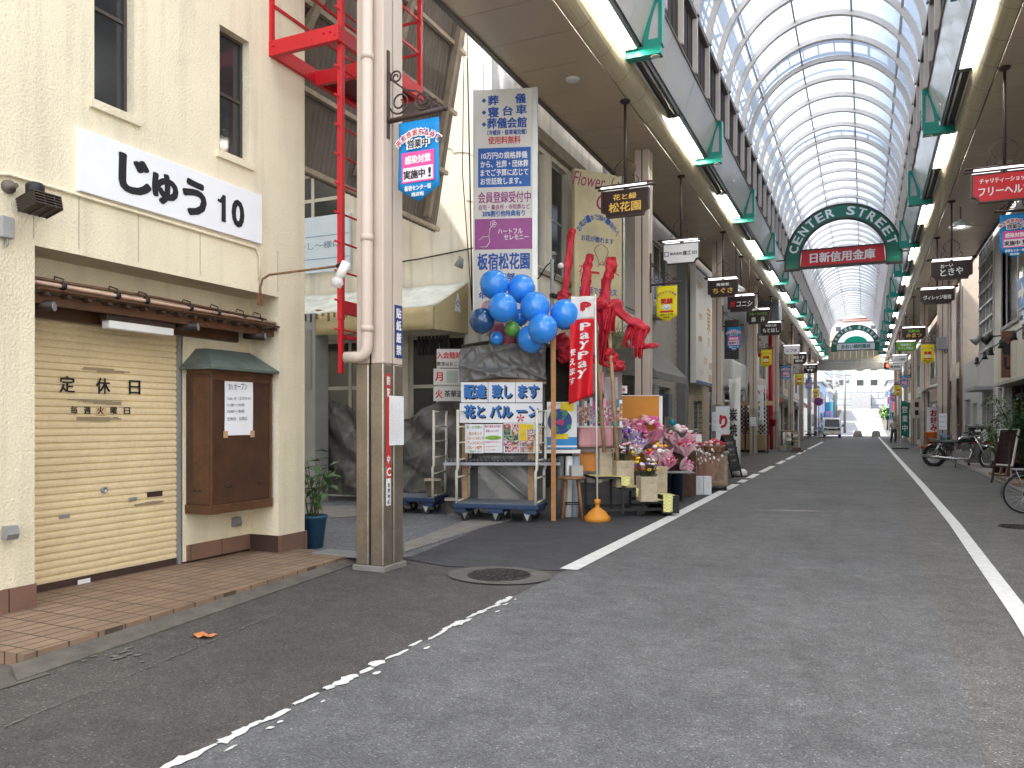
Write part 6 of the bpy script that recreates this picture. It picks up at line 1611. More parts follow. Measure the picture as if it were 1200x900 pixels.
# ================================================================== LEFT ROW BEYOND THE FLOWER SHOP
def shop(name, label, X, s, y0, y1, h, wallm, depth=6, holes=(), base=None):
    """row building: street face at X, running y0..y1; s=-1 left side, +1 right side"""
    o = thing(name, label, 'building', (X, (y0 + y1) / 2, 0)); yc = (y0 + y1) / 2
    mb = MB(); hs = [(a - yc, b - yc, c, d) for a, b, c, d, *_ in holes]
    holes_wall(mb, y0 - yc, y1 - yc, 0, h, hs, 0, s * .25)
    a, b = sorted((s * .25, s * depth)); mb.box(a, b, y0 - yc, y0 - yc + .2, 0, h).box(a, b, y1 - yc - .2, y1 - yc, 0, h).box(a, b, y0 - yc + .2, y1 - yc - .2, h - .2, h)
    a, b = sorted((s * depth, s * (depth + .2))); mb.box(a, b, y0 - yc, y1 - yc, 0, h)
    mb.build('wall', wallm, o)
    a, b = sorted((s * 1.2, s * (depth - .2))); MB().box(a, b, y0 - yc + .25, y1 - yc - .25, .0, 3.1).build('interior', M_DARK, o)  # solid dark block painted to stand for the unlit room
    for hl in holes:
        if len(hl) > 4 and hl[4] == 'win': window(o, s * .08, hl[0] - yc, hl[1] - yc, hl[2], hl[3], s=s, mull=hl[5], rail=hl[6])
        if len(hl) > 4 and hl[4] == 'door': window(o, s * .15, hl[0] - yc, hl[1] - yc, hl[2], hl[3], s=s, mull=1, rail=1, fw=.06)
        if len(hl) > 4 and hl[4] == 'shut':
            sb = MB(); z = hl[2]
            while z < hl[3] - .05:
                a, b = sorted((s * .06, s * .10)); sb.box(a, b, hl[0] - yc, hl[1] - yc, z, z + .075); z += .09
            a, b = sorted((s * .10, s * .12)); sb.box(a, b, hl[0] - yc, hl[1] - yc, hl[2], hl[3])
            sb.build('shutter', hl[5], o)
    return o
M_GWALL = mat('warm grey wall', (.36, .335, .30), .7, var=.1); M_GWALL2 = mat('mid grey wall', (.42, .42, .41), .6, var=.1); M_SHUT = mat('white shutter slats', (.62, .62, .60), .5)
M_MOSAIC = bricks('tan mosaic tile', (.40, .30, .18), (.30, .21, .12), (.5, .45, .36), .10, .10, .012, .4, .3, 'YZ', .15)
M_WTILE = bricks('white brick tile', (.60, .60, .57), (.55, .55, .52), (.30, .30, .29), .30, .075, .010, .45, .6, 'YZ', .06)
o = shop('shop_building', 'warm grey shop with white upper shutter and a grey canvas awning', -5.85, -1, 18.8, 26.6, 9.6, M_GWALL, holes=[(19.2, 22.6, 3.0, 4.6, 'shut', M_SHUT), (19.3, 21.4, 0, 2.5, 'door'), (23.2, 25.8, .0, 2.6, 'door'), (23, 25.6, 5.2, 7.0, 'win', 2, 0)])
MB().box(0, .35, -.2, 1.1, 4.62, 4.85).build('shutter_box', M_GREY, o)
aw = thing('shop_awning', 'plain grey sloping canvas awning over the second shop on the left', 'awning', (-5.85, 21.0, 2.2))
MB().face([(.02, -1.9, 1.75), (.02, 1.9, 1.75), (1.15, 1.9, .55), (1.15, -1.9, .55)]).face([(1.15, -1.9, .55), (1.15, 1.9, .55), (1.15, 1.9, .38), (1.15, -1.9, .38)]).face([(.02, -1.9, 1.75), (1.15, -1.9, .55), (1.15, -1.9, .38), (.02, -1.9, .5)]).build('canvas', mat('grey canvas', (.22, .21, .195), .8, var=.12), aw, solid=.015)
MB().tube([(.03, -1.85, .6), (1.12, -1.85, .5)], .02, 6).tube([(.03, 1.85, .6), (1.12, 1.85, .5)], .02, 6).build('arm', M_GREY, aw)
o = thing('lattice_screen', 'dark red-brown wooden lattice screen beneath the grey awning', 'lattice', (-5.55, 19.7, 0))
mb = MB()
for k in range(12):
    mb.bar((0, -.5 + k * .09, .05), (0, -.5 + min(k * .09 + 1.0, 1.0), .05 + min(1.0, 1.0 - k * .09 + .5)), .018)
for k in range(-9, 12):
    for sg_ in (-1, 1):
        a = [(0, -.5 + k * .1 + t * .1 * sg_ * 1.0, .1 + t * .18) for t in (0, 10)]
        pts = [p for p in [(0, -.5 + k * .1 + sg_ * t * .1, .1 + t * .19) for t in range(11)] if -.5 <= p[1] <= .5]
        if len(pts) > 1: mb.bar(pts[0], pts[-1], .02)
mb.box(-.03, .03, -.55, -.5, 0, 2.05).box(-.03, .03, .5, .55, 0, 2.05).box(-.03, .03, -.5, .5, 2.0, 2.05).box(-.03, .03, -.5, .5, .05, .1)
mb.build('lattice', mat('red brown lattice', (.09, .03, .02), .6), o)
o = thing('meter_box', 'blue-grey meter box on the white tiled pier under the awning', 'box', (-5.62, 24.3, 2.0)); MB().box(-.2, .12, -.25, .25, -.35, .35).build('casing', mat('slate box', (.12, .14, .17), .5), o, .01)
o = tag(MB().box(-5.84, -5.55, 22.3, 23.0, 0, 2.6).build('tiled_pier', M_WTILE), 'white tiled pier between the two doors under the awning', 'pier')
o = shop('shop_building', 'narrow shop with tan mosaic tiled front behind the tall menu board', -5.85, -1, 26.7, 32.6, 9.4, M_MOSAIC, holes=[(29.6, 31.4, .1, 2.3, 'door')])
MB().box(.0, .3, -2.9, -2.4, 0, 7.2).build('corner_post', mat('grey post', (.17, .18, .18), .6), o)
tb = thing('menu_board', 'tall white shop board with orange and yellow lettering, edged in dotted lights', 'sign', (-5.35, 29.5, 2.85), PI / 2)
box('board', mat('cream white board', (.76, .76, .73), .5, var=.04), (-1.95, 1.95, 0, .2, 0, 4.1), tb, .01)
letters(tb, mat('pale orange ink', (.70, .38, .06), .6), vtext('黄', .5, 3.2, 1.4, .9) + [(c, .5, 2.1 - .45 * i, .34, .34) for i, c in enumerate('金堂')] + [('日本一', -1.2, 3.5, .3, 1.0), ('焼肉', .9, .75, .3, .7), ('定食', -.2, .9, .28, .6), ('宴会', .8, .3, .26, .6), ('ランチ', -.9, .4, .2, .7), ('半額', -1.2, 2.4, .22, .6), ('御膳', -1.2, 1.6, .22, .6)], front(t=0), bold=.01)
ed = MB()
for k in range(19): ed.box(-1.9 + k * .2, -1.78 + k * .2, -.012, -.002, 4.0, 4.08).box(-1.9 + k * .2, -1.78 + k * .2, -.012, -.002, .02, .10)
ed.build('edge_lights', M_BLUEINK, tb)
o = shop('shop_building', 'grey shop with a white curved fascia beside the lattice stall', -5.95, -1, 32.7, 44.5, 9.5, M_GWALL2, holes=[(33.5, 36.5, 0, 2.8, 'door'), (37.5, 43.5, 0, 2.9, 'door'), (34, 36, 4.4, 6.2, 'win', 1, 1), (39, 42, 4.6, 6.4, 'win', 2, 0)])
MB().box(.0, 1.0, -5.2, -1.2, 2.9, 4.1).build('fascia', mat('white fascia', (.60, .60, .58), .5), o, .12)
o = thing('projecting_sign', 'dark vertical sign board hanging under the grey shop soffit', 'sign', (-5.2, 35.0, 4.2)); MB().box(-.35, .25, -.1, .1, 0, 1.7).build('board', mat('charcoal board', (.05, .05, .05), .5), o, .02)
# sticks of plain shop fronts further off
cols_ = [('white rendered shop front with wide upper windows, left side', (.55, .54, .50)), ('brown panelled shop front beyond the red pipes', (.20, .15, .12)), ('pale beige shop front far down the left', (.46, .40, .32)), ('light grey shop front last on the left', (.42, .42, .42))]
y = 44.7
for lab, c in cols_:
    o = shop('shop_building', lab, -5.9, -1, y, y + 10.3, 9.2, mat('wall ' + lab[:9], c, .7, var=.15), holes=[(y + .6, y + 4.6, 0, 2.7, 'door'), (y + 5.4, y + 9.6, 0, 2.7, 'shut', M_SHUT), (y + 1, y + 4, 4.2, 6, 'win', 2, 0), (y + 5.6, y + 9, 4.2, 6, 'win', 2, 0)])
    MB().face([(.02, -4.8, 3.6), (.02, 4.8, 3.6), (1.0, 4.8, 3.0), (1.0, -4.8, 3.0)]).face([(1.0, -4.8, 3.0), (1.0, 4.8, 3.0), (1.0, 4.8, 2.75), (1.0, -4.8, 2.75)]).build('awning', mat('awn ' + lab[:6], random.Random(lab).choice([(.05, .12, .08), (.35, .05, .05), (.5, .48, .42), (.08, .10, .2)]), .7), o, solid=.02)
    y += 10.45
# unseen tall block added behind the screen to keep sun off the alley
o = thing('alley_sun_block', 'tall pale grey block at the far end of the alley', 'building', (-16, 10, 0))
mb = MB(); holes_wall(mb, -5, 5, 0, 16.5, [(-3.5 + 2.6 * i, -2 + 2.6 * i, 3.5 + 3 * k, 5 + 3 * k) for i in range(3) for k in range(4)], 1.6, -.3)
mb.box(-6, 1.3, -5, -4.8, 0, 16.5).box(-6, 1.3, 4.8, 5, 0, 16.5).box(-6, 1.3, -4.8, 4.8, 16.3, 16.5).box(-6.2, -6, -5, 5, 0, 16.5)
mb.build('wall', mat('pale block wall', (.80, .79, .76), .8, var=.1), o)  # wall made pale to bounce light into the alley
for i in range(3):
    for k in range(4): window(o, 1.5, -3.5 + 2.6 * i, -2 + 2.6 * i, 3.5 + 3 * k, 5 + 3 * k, mull=1, rail=0)

# things under the far left soffit
o = thing('air_duct', 'big blue-grey stepped ventilation duct under the left soffit', 'duct', (-4.55, 41.5, 5.9))
mb = MB()
for k in range(5): mb.box(-.55 + .09 * k, .62 - .02 * k, k * .55, k * .55 + .5, .12 * k, 1.9 - .05 * k)
mb.build('casing', mat('slate duct', (.20, .23, .245), .5, .2), o, .02); box('grille', mat('duct grille', (.10, .12, .13), .6), (-.35, .25, -.03, 0, .4, 1.5), o)
# red pipes
o = thing('fire_pipe', 'red vertical standpipe with red frame under the far left soffit', 'pipe', (-4.6, 44.3, 0))
MB().tube([(0, 0, 0), (0, 0, 6.4)], .11, 10).build('pipe', M_RED, o); MB().box(-.95, .1, -.06, .06, 5.0, 5.2).box(-.95, -.8, -.06, .06, 5.2, 6.5).box(-.75, -.62, -.06, .06, 5.2, 6.5).box(-.95, .1, -.06, .06, 6.4, 6.55).build('frame', M_RED, o)
o = thing('fire_bucket', 'red fire bucket hanging on the standpipe', 'bucket', (-4.45, 43.9, 1.25)); MB().lathe([(.10, 0), (.17, .36), (.18, .36), (.15, .3), (0, .3)], seg=14).build('bucket', M_RED, o); MB().tube([(-.17, 0, .36), (-.1, 0, .52), (.1, 0, .52), (.17, 0, .36)], .012, 6).build('handle', M_GREY, o)
# food stall with lattice
o = thing('food_stall', 'timber food stall with dark lattice panels over a tan counter', 'stall', (-5.3, 39.6, 0))
box('counter', mat('tan counter', (.34, .22, .10), .6, var=.15), (-1.0, 1.05, 0, .7, .12, .85), o, .01); box('counter_foot', M_BLACK, (-.95, 1.0, .05, .65, 0, .12), o)
box('lintel', mat('bright timber', (.55, .36, .18), .6), (-1.1, 1.3, -.05, .1, 2.28, 2.5), o)
mb = MB()
for i in range(21):
    for j in range(14):
        if (i + j) % 2: mb.box(-1.0 + i * .098, -1.0 + (i + 1) * .098, 0, .03, .87 + j * .1, .87 + (j + 1) * .1)
mb.build('lattice', mat('dark lattice', (.07, .025, .02), .6), o)
mb = MB()
for x in (-1.02, 0, 1.05): mb.box(x - .04, x + .04, -.02, .06, 0, 2.28)
mb.build('post', mat('dark lattice', (.07, .025, .02)), o)
box('backing', M_PAPER, (-.95, 1.0, .3, .32, .87, 1.9), o)
nb = thing('hanging_cloth', 'white hanging cloth sign with vertical black brush characters by the stall', 'cloth sign', (-4.72, 39.2, 1.25))
MB().grid(lambda u, v: (-.33 + .66 * u, .02 * math.sin(5 * u + 3 * v), .1 + 1.85 * v), 8, 10).build('cloth', mat('white cloth', (.70, .70, .68), .8), nb, solid=.004)
MB().tube([(-.42, 0, 1.97), (.42, 0, 1.97)], .02, 6).tube([(.42, 0, -1.2), (.42, 0, 2.0)], .018, 6).build('pole', M_WHITE, nb)
letters(nb, M_INK, vtext('かしわ餅', 0, 1.78, .35, .3, .3), front(t=.03), bold=.02); box('print', mat('grey green print', (.40, .45, .38)), (-.25, .25, -.03, -.026, .12, .32), nb)
def aframe(name, label, p, w_, h, frm, brd, rz, extra=None):
    o = thing(name, label, 'board', p, rz)
    for s in (-1, 1):
        M = Matrix.Translation((0, s * .02, h)) @ Matrix.Rotation(s * R(14), 4, 'X')
        f = MB().box(-w_ / 2, -w_ / 2 + .05, -.012, .012, -h * 1.02, 0, M).box(w_ / 2 - .05, w_ / 2, -.012, .012, -h * 1.02, 0, M).box(-w_ / 2 + .05, w_ / 2 - .05, -.012, .012, -.05, 0, M).box(-w_ / 2 + .05, w_ / 2 - .05, -.012, .012, -h * .86, -h * .80, M)
        f.build('frame', frm, o); MB().box(-w_ / 2 + .051, w_ / 2 - .051, -.006, .006, -h * .80, -.051, M).build('panel', brd, o)
        if extra and s < 0: extra(o, M @ Matrix.Translation((0, -.007, 0)) @ Matrix.Rotation(PI / 2, 4, 'X'))
    return o
def menu_face(o, P):
    M4 = P
    mb = MB(); mb.face([tuple(P @ Vector(c)) for c in ((-.2, -.72, .002), (.2, -.72, .002), (.2, -.1, .002), (-.2, -.1, .002))]); mb.build('paper', M_PAPER, o)
    mb = MB(); mb.face([tuple(P @ Vector(c)) for c in ((-.24, -.84, .002), (.24, -.84, .002), (.24, -.75, .002), (-.24, -.75, .002))]); mb.build('green_band', mat('fresh green band', (.05, .35, .15), .5), o)
    mb = MB(); mb.face([tuple(P @ Vector((.1 * math.cos(a), -.3 + .09 * math.sin(a), .004))) for a in [k * PI / 8 for k in range(16)]]); mb.build('picture', M_SK, o)
    letters(o, M_WINK, [('営業中', 0, -.795, .06, .36)], P, bold=.02); letters(o, M_INK, [('本日の品', 0, -.5, .07, .3), ('五百円', 0, -.62, .06, .25)], P)
p = gnd(922, 528); aframe('menu_easel', 'wooden framed menu easel with green strip beside the food stall', (p.x, p.y, 0), .72, 1.05, M_WOODL, M_BOARD, .15, menu_face)
o = thing('stacked_shelf', 'pale slatted shelf with goods behind the menu easel', 'shelf', (-3.35, 42.2, 0)); MB().box(-.35, .35, 0, .4, .5, .53).box(-.35, .35, 0, .4, .7, .73).box(-.35, .35, 0, .4, .9, .93).box(-.35, -.3, 0, .4, 0, 1.0).box(.3, .35, 0, .4, 0, 1.0).build('rack', M_WOODP, o); MB().box(-.28, -.05, .05, .3, .53, .66).box(.05, .28, .05, .3, .73, .86).build('goods', M_PAPER, o)
o = thing('step_block', 'low brown wooden step at the white line by the easel', 'step', (-3.0, 40.5, 0)); MB().box(-.3, .3, -.15, .15, 0, .12).box(-.2, .2, -.1, .2, .12, .24).build('block', mat('dark step', (.10, .07, .05), .7), o, .01)
# black chalk easel, white nobori with water base, white sign stand
p = gnd(856, 560)
def chalk(o, P):
    letters(o, mat('chalk', (.6, .6, .55), .9), [('本日ランチ', 0, -.2, .08, .35), ('日替わり', 0, -.38, .07, .3), ('コーヒー', 0, -.52, .06, .3), ('六百円', 0, -.68, .06, .25)], P, bold=0.)
aframe('chalk_easel', 'black chalkboard A-frame by the mosaic wall', (p.x - .1, p.y + .1, 0), .56, 1.12, M_BLACK, mat('chalkboard', (.035, .04, .035), .6, var=.4, scale=20), R(70), chalk)
p = gnd(867, 558)
o = thing('flag_banner', 'slim white nobori flag with brush characters on a white water-tank base', 'flag', (p.x, p.y, 0))
MB().lathe([(.16, 0), (.20, .03), (.20, .13), (.14, .19), (.05, .2), (0, .2)], seg=16).build('tank', M_WHITE, o); MB().lathe([(.19, -.0), (.21, .0), (.21, .028), (.19, .03)], seg=16).build('tank_foot', M_BLACK, o)
MB().tube([(0, 0, .2), (-.0, 0, 2.72)], .014, 8).tube([(0, 0, 2.7), (-.3, .1, 2.74)], .01, 6).build('pole', M_WHITE, o)
MB().grid(lambda u, v: (-.02 - .30 * (1 - u) * (1 - .25 * v), .12 * (1 - u) + .04 * math.sin(6 * u + 4 * v), 2.68 - 2.2 * v), 8, 14).build('cloth', mat('white cloth', (.70, .70, .68)), o, solid=.003)
letters(o, M_INK, vtext('炭焼処', -.17, 1.9, .42, .34, .2), front(t=.03), bold=.03); letters(o, M_REDINK, [('うどん', -.25, 1.2, .1, .08)], front(t=.03))
o = thing('sign_stand', 'white upright sign stand with red brush strokes behind the chalkboard', 'sign', (p.x - .62, p.y + 1.6, 0)); box('board', M_PAPER, (-.3, .28, 0, .06, .25, 1.95), o, .005); MB().box(-.3, -.26, 0, .05, 0, .25).box(.24, .28, 0, .05, 0, .25).build('leg', M_BLACK, o)
letters(o, M_REDINK, [('り', -.08, 1.5, .35, .2), ('二', 0, 1.0, .2, .3), ('・', .1, .6, .1, .1)], front(), bold=.06)
# a white stringy notice on the columns
for (X, Y, lab, s) in ((-4.55, 27.2, 'white notice on the column beside the tall menu board', -1), (2.8, 35.2, 'white notice on the column behind the motorcycle', -1), (-4.55, 36.7, 'small cream notice on the column at the lattice stall', -1)):
    o = thing('pillar_notice', lab, 'notice', (X, Y - .28, 1.5)); hh = .32 if X > -4 or Y < 30 else .2
    box('sheet', M_PAPER, (-.14, .14, -.004, 0, -hh, hh), o); letters(o, M_GREYP, [('お知らせ', 0, hh * .6, .05, .2), ('駐輪禁止', 0, 0, .05, .2), ('商店街', 0, -hh * .6, .05, .2)], front(t=.004), bold=0)
o = thing('pillar_poster', 'small blue poster with a green tent drawing on the column behind the motorcycle', 'poster', (2.8, 34.92, .75)); box('sheet', mat('sky poster', (.25, .45, .62), .5), (-.14, .14, -.004, 0, -.18, .28), o); MB().prism([(-.11, -.1), (.11, -.1), (.07, .1), (-.07, .1)], -.007, -.004).build('drawing', mat('green drawing', (.08, .25, .12), .6), o); box('band', M_PAPER, (-.13, .13, -.008, -.004, -.17, -.11), o)

# ================================================================== RIGHT ROW
o = shop('shop_building', 'plain grey block beside the camera on the right', 4.2, 1, -8, 13.4, 9.5, M_GWALL2, holes=[(-6, -1, 0, 2.8, 'shut', M_SHUT), (1, 6, 0, 2.8, 'shut', M_SHUT), (8, 12, 0, 2.8, 'door')])  # out-of-frame building, put in to block sky light from the right
y1c = 29.6
wb = shop('shop_building', 'white tiled building with a tall deep window on the right', 3.85, 1, 13.6, y1c, 9.2, M_WTILE, holes=[(20.0, 28.0, 4.35, 7.05, 'win', 3, 0), (14.0, 28.9, 0, 2.55, 'none')])
yc = (13.6 + y1c) / 2
MB().box(-.06, .0, 19.9 - yc, 28.1 - yc, 4.25, 4.35).box(-.03, .12, 28.0 - yc, 28.12 - yc, 4.35, 7.05).build('sill', mat('grey sill', (.22, .22, .22), .5), wb)
# cafe front under it
cf = thing('cafe_front', 'yellow and dark timber cafe front under a beige signboard fascia', 'shop front', (3.85, 21.5, 0))
box('fascia', mat('beige fascia board', (.58, .54, .44), .5, var=.06), (-.30, -.01, -6.5, 6.0, 2.62, 3.62), cf, .01)
mb = MB()
for k in range(13): mb.box(-.304, -.301, -6.4 + k * .95, -6.39 + k * .95, 2.63, 3.61)
mb.build('fascia_joint', M_GREYP, cf); box('fascia_edge', mat('grey edging', (.35, .34, .31), .5), (-.33, -.01, -6.5, 6.02, 2.54, 2.615), cf)
box('wall', mat('ochre wall', (.45, .33, .12), .7, var=.1), (.5, .6, -7.0, 7.3, 0, 2.53), cf)
mb = MB()
for yy_ in (-5.5, -4.2, -3, -1.5, -.4, .8, 2.0, 3.3, 4.6, 5.8): mb.box(.2, .36, yy_ - .09, yy_ + .09, 0, 2.53)
mb.box(.2, .36, -7, 7, 2.2, 2.3); mb.build('timber_post', mat('dark cafe timber', (.035, .02, .015), .5), cf)
box('door', M_DARK, (.44, .49, .9, 1.9, 0, 2.05), cf); box('door', M_DARK, (.44, .49, 3.5, 4.4, 0, 2.05), cf)
MB().box(-.02, .2, 6.15, 6.5, 0, 2.53).build('pillar', M_ALU, cf)
o = thing('plaque_sign', 'brown wooden plaque with black carved emblem on the fascia corner', 'plaque', (3.52, 24.6, 3.3))
MB().box(-.17, .17, -.09, .09, -.62, .62).build('plank', mat('reddish plank', (.16, .06, .035), .6, var=.3, scale=9), o, .01)
letters(o, M_INK, [('め', -.01, .14, .34, .24), ('し', -.01, -.24, .3, .18)], front(t=.09), bold=.07); box('seal', M_PALE, (.06, .13, -.093, -.09, -.42, -.34), o)
sp2 = thing('spotlight_pair', 'pair of black and grey spotlights on an arm beside the plaque', 'lamp', (3.3, 24.9, 3.75))
MB().tube([(.3, 0, .1), (-.35, 0, .05)], .02, 6).build('arm', M_BLACK, sp2)
for k, x in enumerate((-.25, -.5)):
    hd = MB().lathe([(.05, .16), (.09, .12), (.13, -.10), (.11, -.11), (0, -.06)], (x, 0, 0), 14, Matrix.Rotation(R(50), 4, 'Y')).build('head', M_BLACK if k == 0 else M_GREY, sp2)
ga = thing('gooseneck_lamps', 'row of small black gooseneck lamps along the beige fascia', 'lamp', (3.2, 22.5, 3.3))
MB().tube([(.25, -4, .32), (0, -3, .30), (-.1, 2, .16), (-.05, 5.5, -.1)], .015, 6).build('rod', M_BLACK, ga)
for yy_ in (-3, -1.2, .6, 2.4, 3.6, 5.3): MB().lathe([(.03, .16), (.05, .12), (.05, .02), (.09, -.06), (.08, -.06), (0, -.02)], (-.05, yy_, .12 - .02 * yy_), 12).build('head', M_BLACK, ga)
# lattice glazed building
lb = shop('shop_building', 'grey building with a metal lattice glazed upper front', 3.85, 1, 29.7, 33.4, 9.0, M_GWALL2, holes=[(29.85, 33.3, 4.0, 8.2, 'none'), (31.6, 32.6, 0, 2.2, 'door')])
MB().box(.08, .10, -1.70, 1.75, 4.0, 8.2).build('glazing', mat('warm grey glass', (.13, .12, .11), .25, var=.35, scale=1.4), lb)
mb = MB()
for k in range(5): mb.box(-.02, .06, -1.72 + k * .86 - .03, -1.72 + k * .86 + .03, 4.0, 8.2)
for k in range(9): mb.box(-.04, .03, -1.7, 1.75, 4.0 + k * .52 - .035, 4.0 + k * .52 + .035)
mb.build('lattice_frame', mat('silver frame', (.50, .51, .52), .35, .4), lb)
MB().box(-.55, .0, -1.6, 1.0, 2.55, 2.66).build('canopy', M_GREY, lb); box('grille', mat('grey grille', (.15, .15, .15), .5), (-.02, -.003, -1.6, -.3, .9, 2.1), lb)
o = thing('chimney_duct', 'shiny steel duct behind the lattice building', 'duct', (5.6, 36.2, 4.0)); MB().box(-.5, .5, -.5, .5, 0, 2.8).prism([(-.5, 0), (.5, 0), (.2, -1), (-.2, -1)], -.5, .5).build('duct', M_STEEL, o, .02)
lw = shop('shop_building', 'low pale grey panelled shop with bright sky above it', 3.85, 1, 33.5, 38.5, 3.9, mat('pale grey panel', (.48, .49, .49), .45, var=.08), holes=[(34.0, 35.2, 0, 2.2, 'door'), (36, 38, 0, 2.4, 'shut', M_GREY)])
# steel pipe posts beside the column
o = thing('pipe_rack', 'cluster of beige steel posts and rain pipes behind the right column', 'pipes', (3.4, 38.9, 0))
MB().box(-.35, -.2, -.1, .1, 0, 7.6).box(.05, .22, -.1, .1, 0, 7.6).box(-.2, .05, -.05, .05, 5.0, 5.12).box(-.2, .05, -.05, .05, 2.3, 2.42).build('post', M_BEIGE, o)
MB().tube([(-.08, -.15, 0), (-.08, -.15, 7.6)], .06, 10).tube([(.38, -.1, 0), (.38, -.1, 7.6)], .05, 10).build('pipe', mat('brown pipe', (.20, .16, .13), .5), o)
y = 39.2
for k, (lab, c) in enumerate([('beige shop front behind the white canopy on the right', (.46, .38, .30)), ('brown shop front beyond the green flag', (.28, .22, .18)), ('pale shop front far down the right', (.48, .46, .42)), ('grey shop front last on the right', (.38, .38, .37)), ('cream end shop at the arcade mouth, right side', (.52, .48, .40))]):
    o = shop('shop_building', lab, 3.9, 1, y, y + 9.2, 9.2, mat('wallr %d' % k, c, .7, var=.15), holes=[(y + .6, y + 4.2, 0, 2.7, 'door'), (y + 5, y + 8.7, 0, 2.7, 'shut', M_SHUT), (y + 1, y + 4, 4.2, 6, 'win', 2, 0), (y + 5.2, y + 8.4, 4.2, 6, 'win', 2, 0)])
    if k == 0:
        MB().face([(-1.25, -4.4, 3.05), (-1.25, 4.4, 3.05), (.0, 4.4, 3.5), (.0, -4.4, 3.5)]).build('canopy', M_WHITE, o, solid=.08)
        MB().box(-.5, -.2, -3.6, -3.0, 2.2, 2.9).box(-.4, -.1, -1.5, -.9, 2.1, 2.8).build('fan_unit', M_GREY, o, .02)
    elif k > 1: MB().face([(-.9, -4.4, 2.8), (-.9, 4.4, 2.8), (.0, 4.4, 3.5), (.0, -4.4, 3.5)]).build('awning', mat('awnr %d' % k, [(.05, .12, .08), (.4, .38, .35), (.3, .05, .05)][k - 2], .7), o, solid=.04)
    y += 9.35
struct(MB().box(2.98, 3.12, 9, 84, 0, .05).build('kerb', M_CONC)); sheet('pavement', bricks('pale paving', (.34, .30, .26), (.30, .27, .23), (.2, .18, .16), .3, .3, .008, .8, .2, 'XY', .15), [(3.12, 9), (4.4, 9), (4.4, 84), (3.12, 84)], .03)

# one-way sign
o = thing('road_sign', 'blue one-way road sign with a white arrow at the right edge', 'road sign', (2.78, 17.95, 4.0), -PI / 2)
MB().box(-.37, .37, 0, .01, -.30, .30).build('plate', M_WHITE, o); MB().box(-.35, .35, -.004, -.001, -.28, .28).build('field', mat('road sign blue', (.09, .24, .50), .4), o)
MB().prism([(-.30, -.07), (.06, -.07), (.02, -.21), (.30, 0), (.02, .21), (.06, .07), (-.30, .07)], -.008, -.0045).build('arrow', M_WHITE, o)
MB().box(-.22, .22, 0, .01, -.62, -.36).build('sub_plate', M_PAPER, o); letters(o, M_INK, [('自転車を除く', 0, -.49, .1, .36)], front())
MB().tube([(0, .04, -.9), (0, .04, .5)], .03, 8).build('post', M_GREY, o); MB().tube([(0, .03, -.8), (0.9, .25, -.8)], .02, 6).build('clamp', M_BLACK, o)
# plants by the cafe
p = gnd(1190, 560)
plant('potted_tree', 'leafy small tree in a black pot before the cafe front', (3.55, 22.6, 0), (.22, .28, .45), 1.75, .85, 2600, M_LEAF, 17, M_BLACK, .12, 20)
plant('potted_plant', 'yellow-green shrub in front of the cafe lattice window', (3.35, 24.8, 0), (.16, .2, .4), 1.2, .55, 900, M_LEAFY, 19, M_BLACK, .10, 12)
plant('potted_plant', 'low pale green succulents in a brown planter on a red stand', (3.55, 25.0, .45), (.2, .24, .22), .22, .25, 120, M_LEAFY, 23, M_STOOL, .07, 8)
o = thing('plant_stand', 'small red-brown wooden stand under the brown planter', 'stand', (3.55, 25.0, 0)); MB().box(-.25, .25, -.2, .2, .41, .45).box(-.24, -.2, -.18, -.14, 0, .41).box(.2, .24, -.18, -.14, 0, .41).box(-.24, -.2, .14, .18, 0, .41).box(.2, .24, .14, .18, 0, .41).build('stand', M_STOOL, o)
o = thing('wooden_deck', 'low timber deck with leaning boards before the cafe', 'deck', (3.4, 22.9, 0)); MB().box(-.3, .35, -2.2, 2.0, .06, .12).build('deck', M_CRATE, o); MB().box(-.3, -.26, .3, .5, .12, .9, Matrix.Rotation(R(12), 4, 'Y')).box(-.3, -.26, -.6, -.4, .12, .8, Matrix.Rotation(R(12), 4, 'Y')).build('board', M_STOOL, o)
p = gnd(1165, 572)
o = thing('easel_sign', 'dark wooden easel with a tilted white-edged menu panel by the cafe', 'easel', (2.98, 22.1, 0), R(-55))
MB().bar((-.25, 0, 0), (-.18, .12, 1.0), .035).bar((.25, 0, 0), (.18, .12, 1.0), .035).bar((0, .5, 0), (0, .14, 1.0), .03).bar((-.25, -.02, .42), (.25, -.02, .42), .04).bar((-.22, .05, .2), (.22, .05, .2), .03).build('frame', mat('dark easel', (.06, .04, .03), .6), o)
MB().box(-.28, .28, -.02, .02, .45, 1.35, Matrix.Rotation(R(-12), 4, 'X')).build('panel', M_WHITE, o); MB().box(-.25, .25, -.026, -.021, .48, 1.32, Matrix.Rotation(R(-12), 4, 'X')).build('face', M_BOARD, o)
# wheeled sign box
o = thing('wheeled_sign', 'grey wheeled sign cabinet with white brush emblem on black behind the motorcycle', 'sign', (3.55, 30.3, 0), R(8))
MB().box(-.42, .42, 0, .4, .12, .3).box(-.40, .40, .05, .35, .3, 1.35).build('cabinet', mat('grey cabinet', (.20, .20, .19), .5), o, .01); MB().box(-.42, .42, .03, .37, 1.35, 1.4).build('top_edge', M_ALU, o)
box('panel', M_INK, (-.36, .36, .04, .049, .75, 1.3), o); letters(o, M_WINK, [('珍', 0.05, 1.03, .42, .42)], front(t=-.04), bold=.04); box('red_line', M_REDINK, (-.3, .3, .036, .039, .77, .80), o)
for x in (-.35, .35): MB().tube([(x - .03, .05, .06), (x + .03, .05, .06)], .06, 10).build('wheel', M_RUBBER, o)
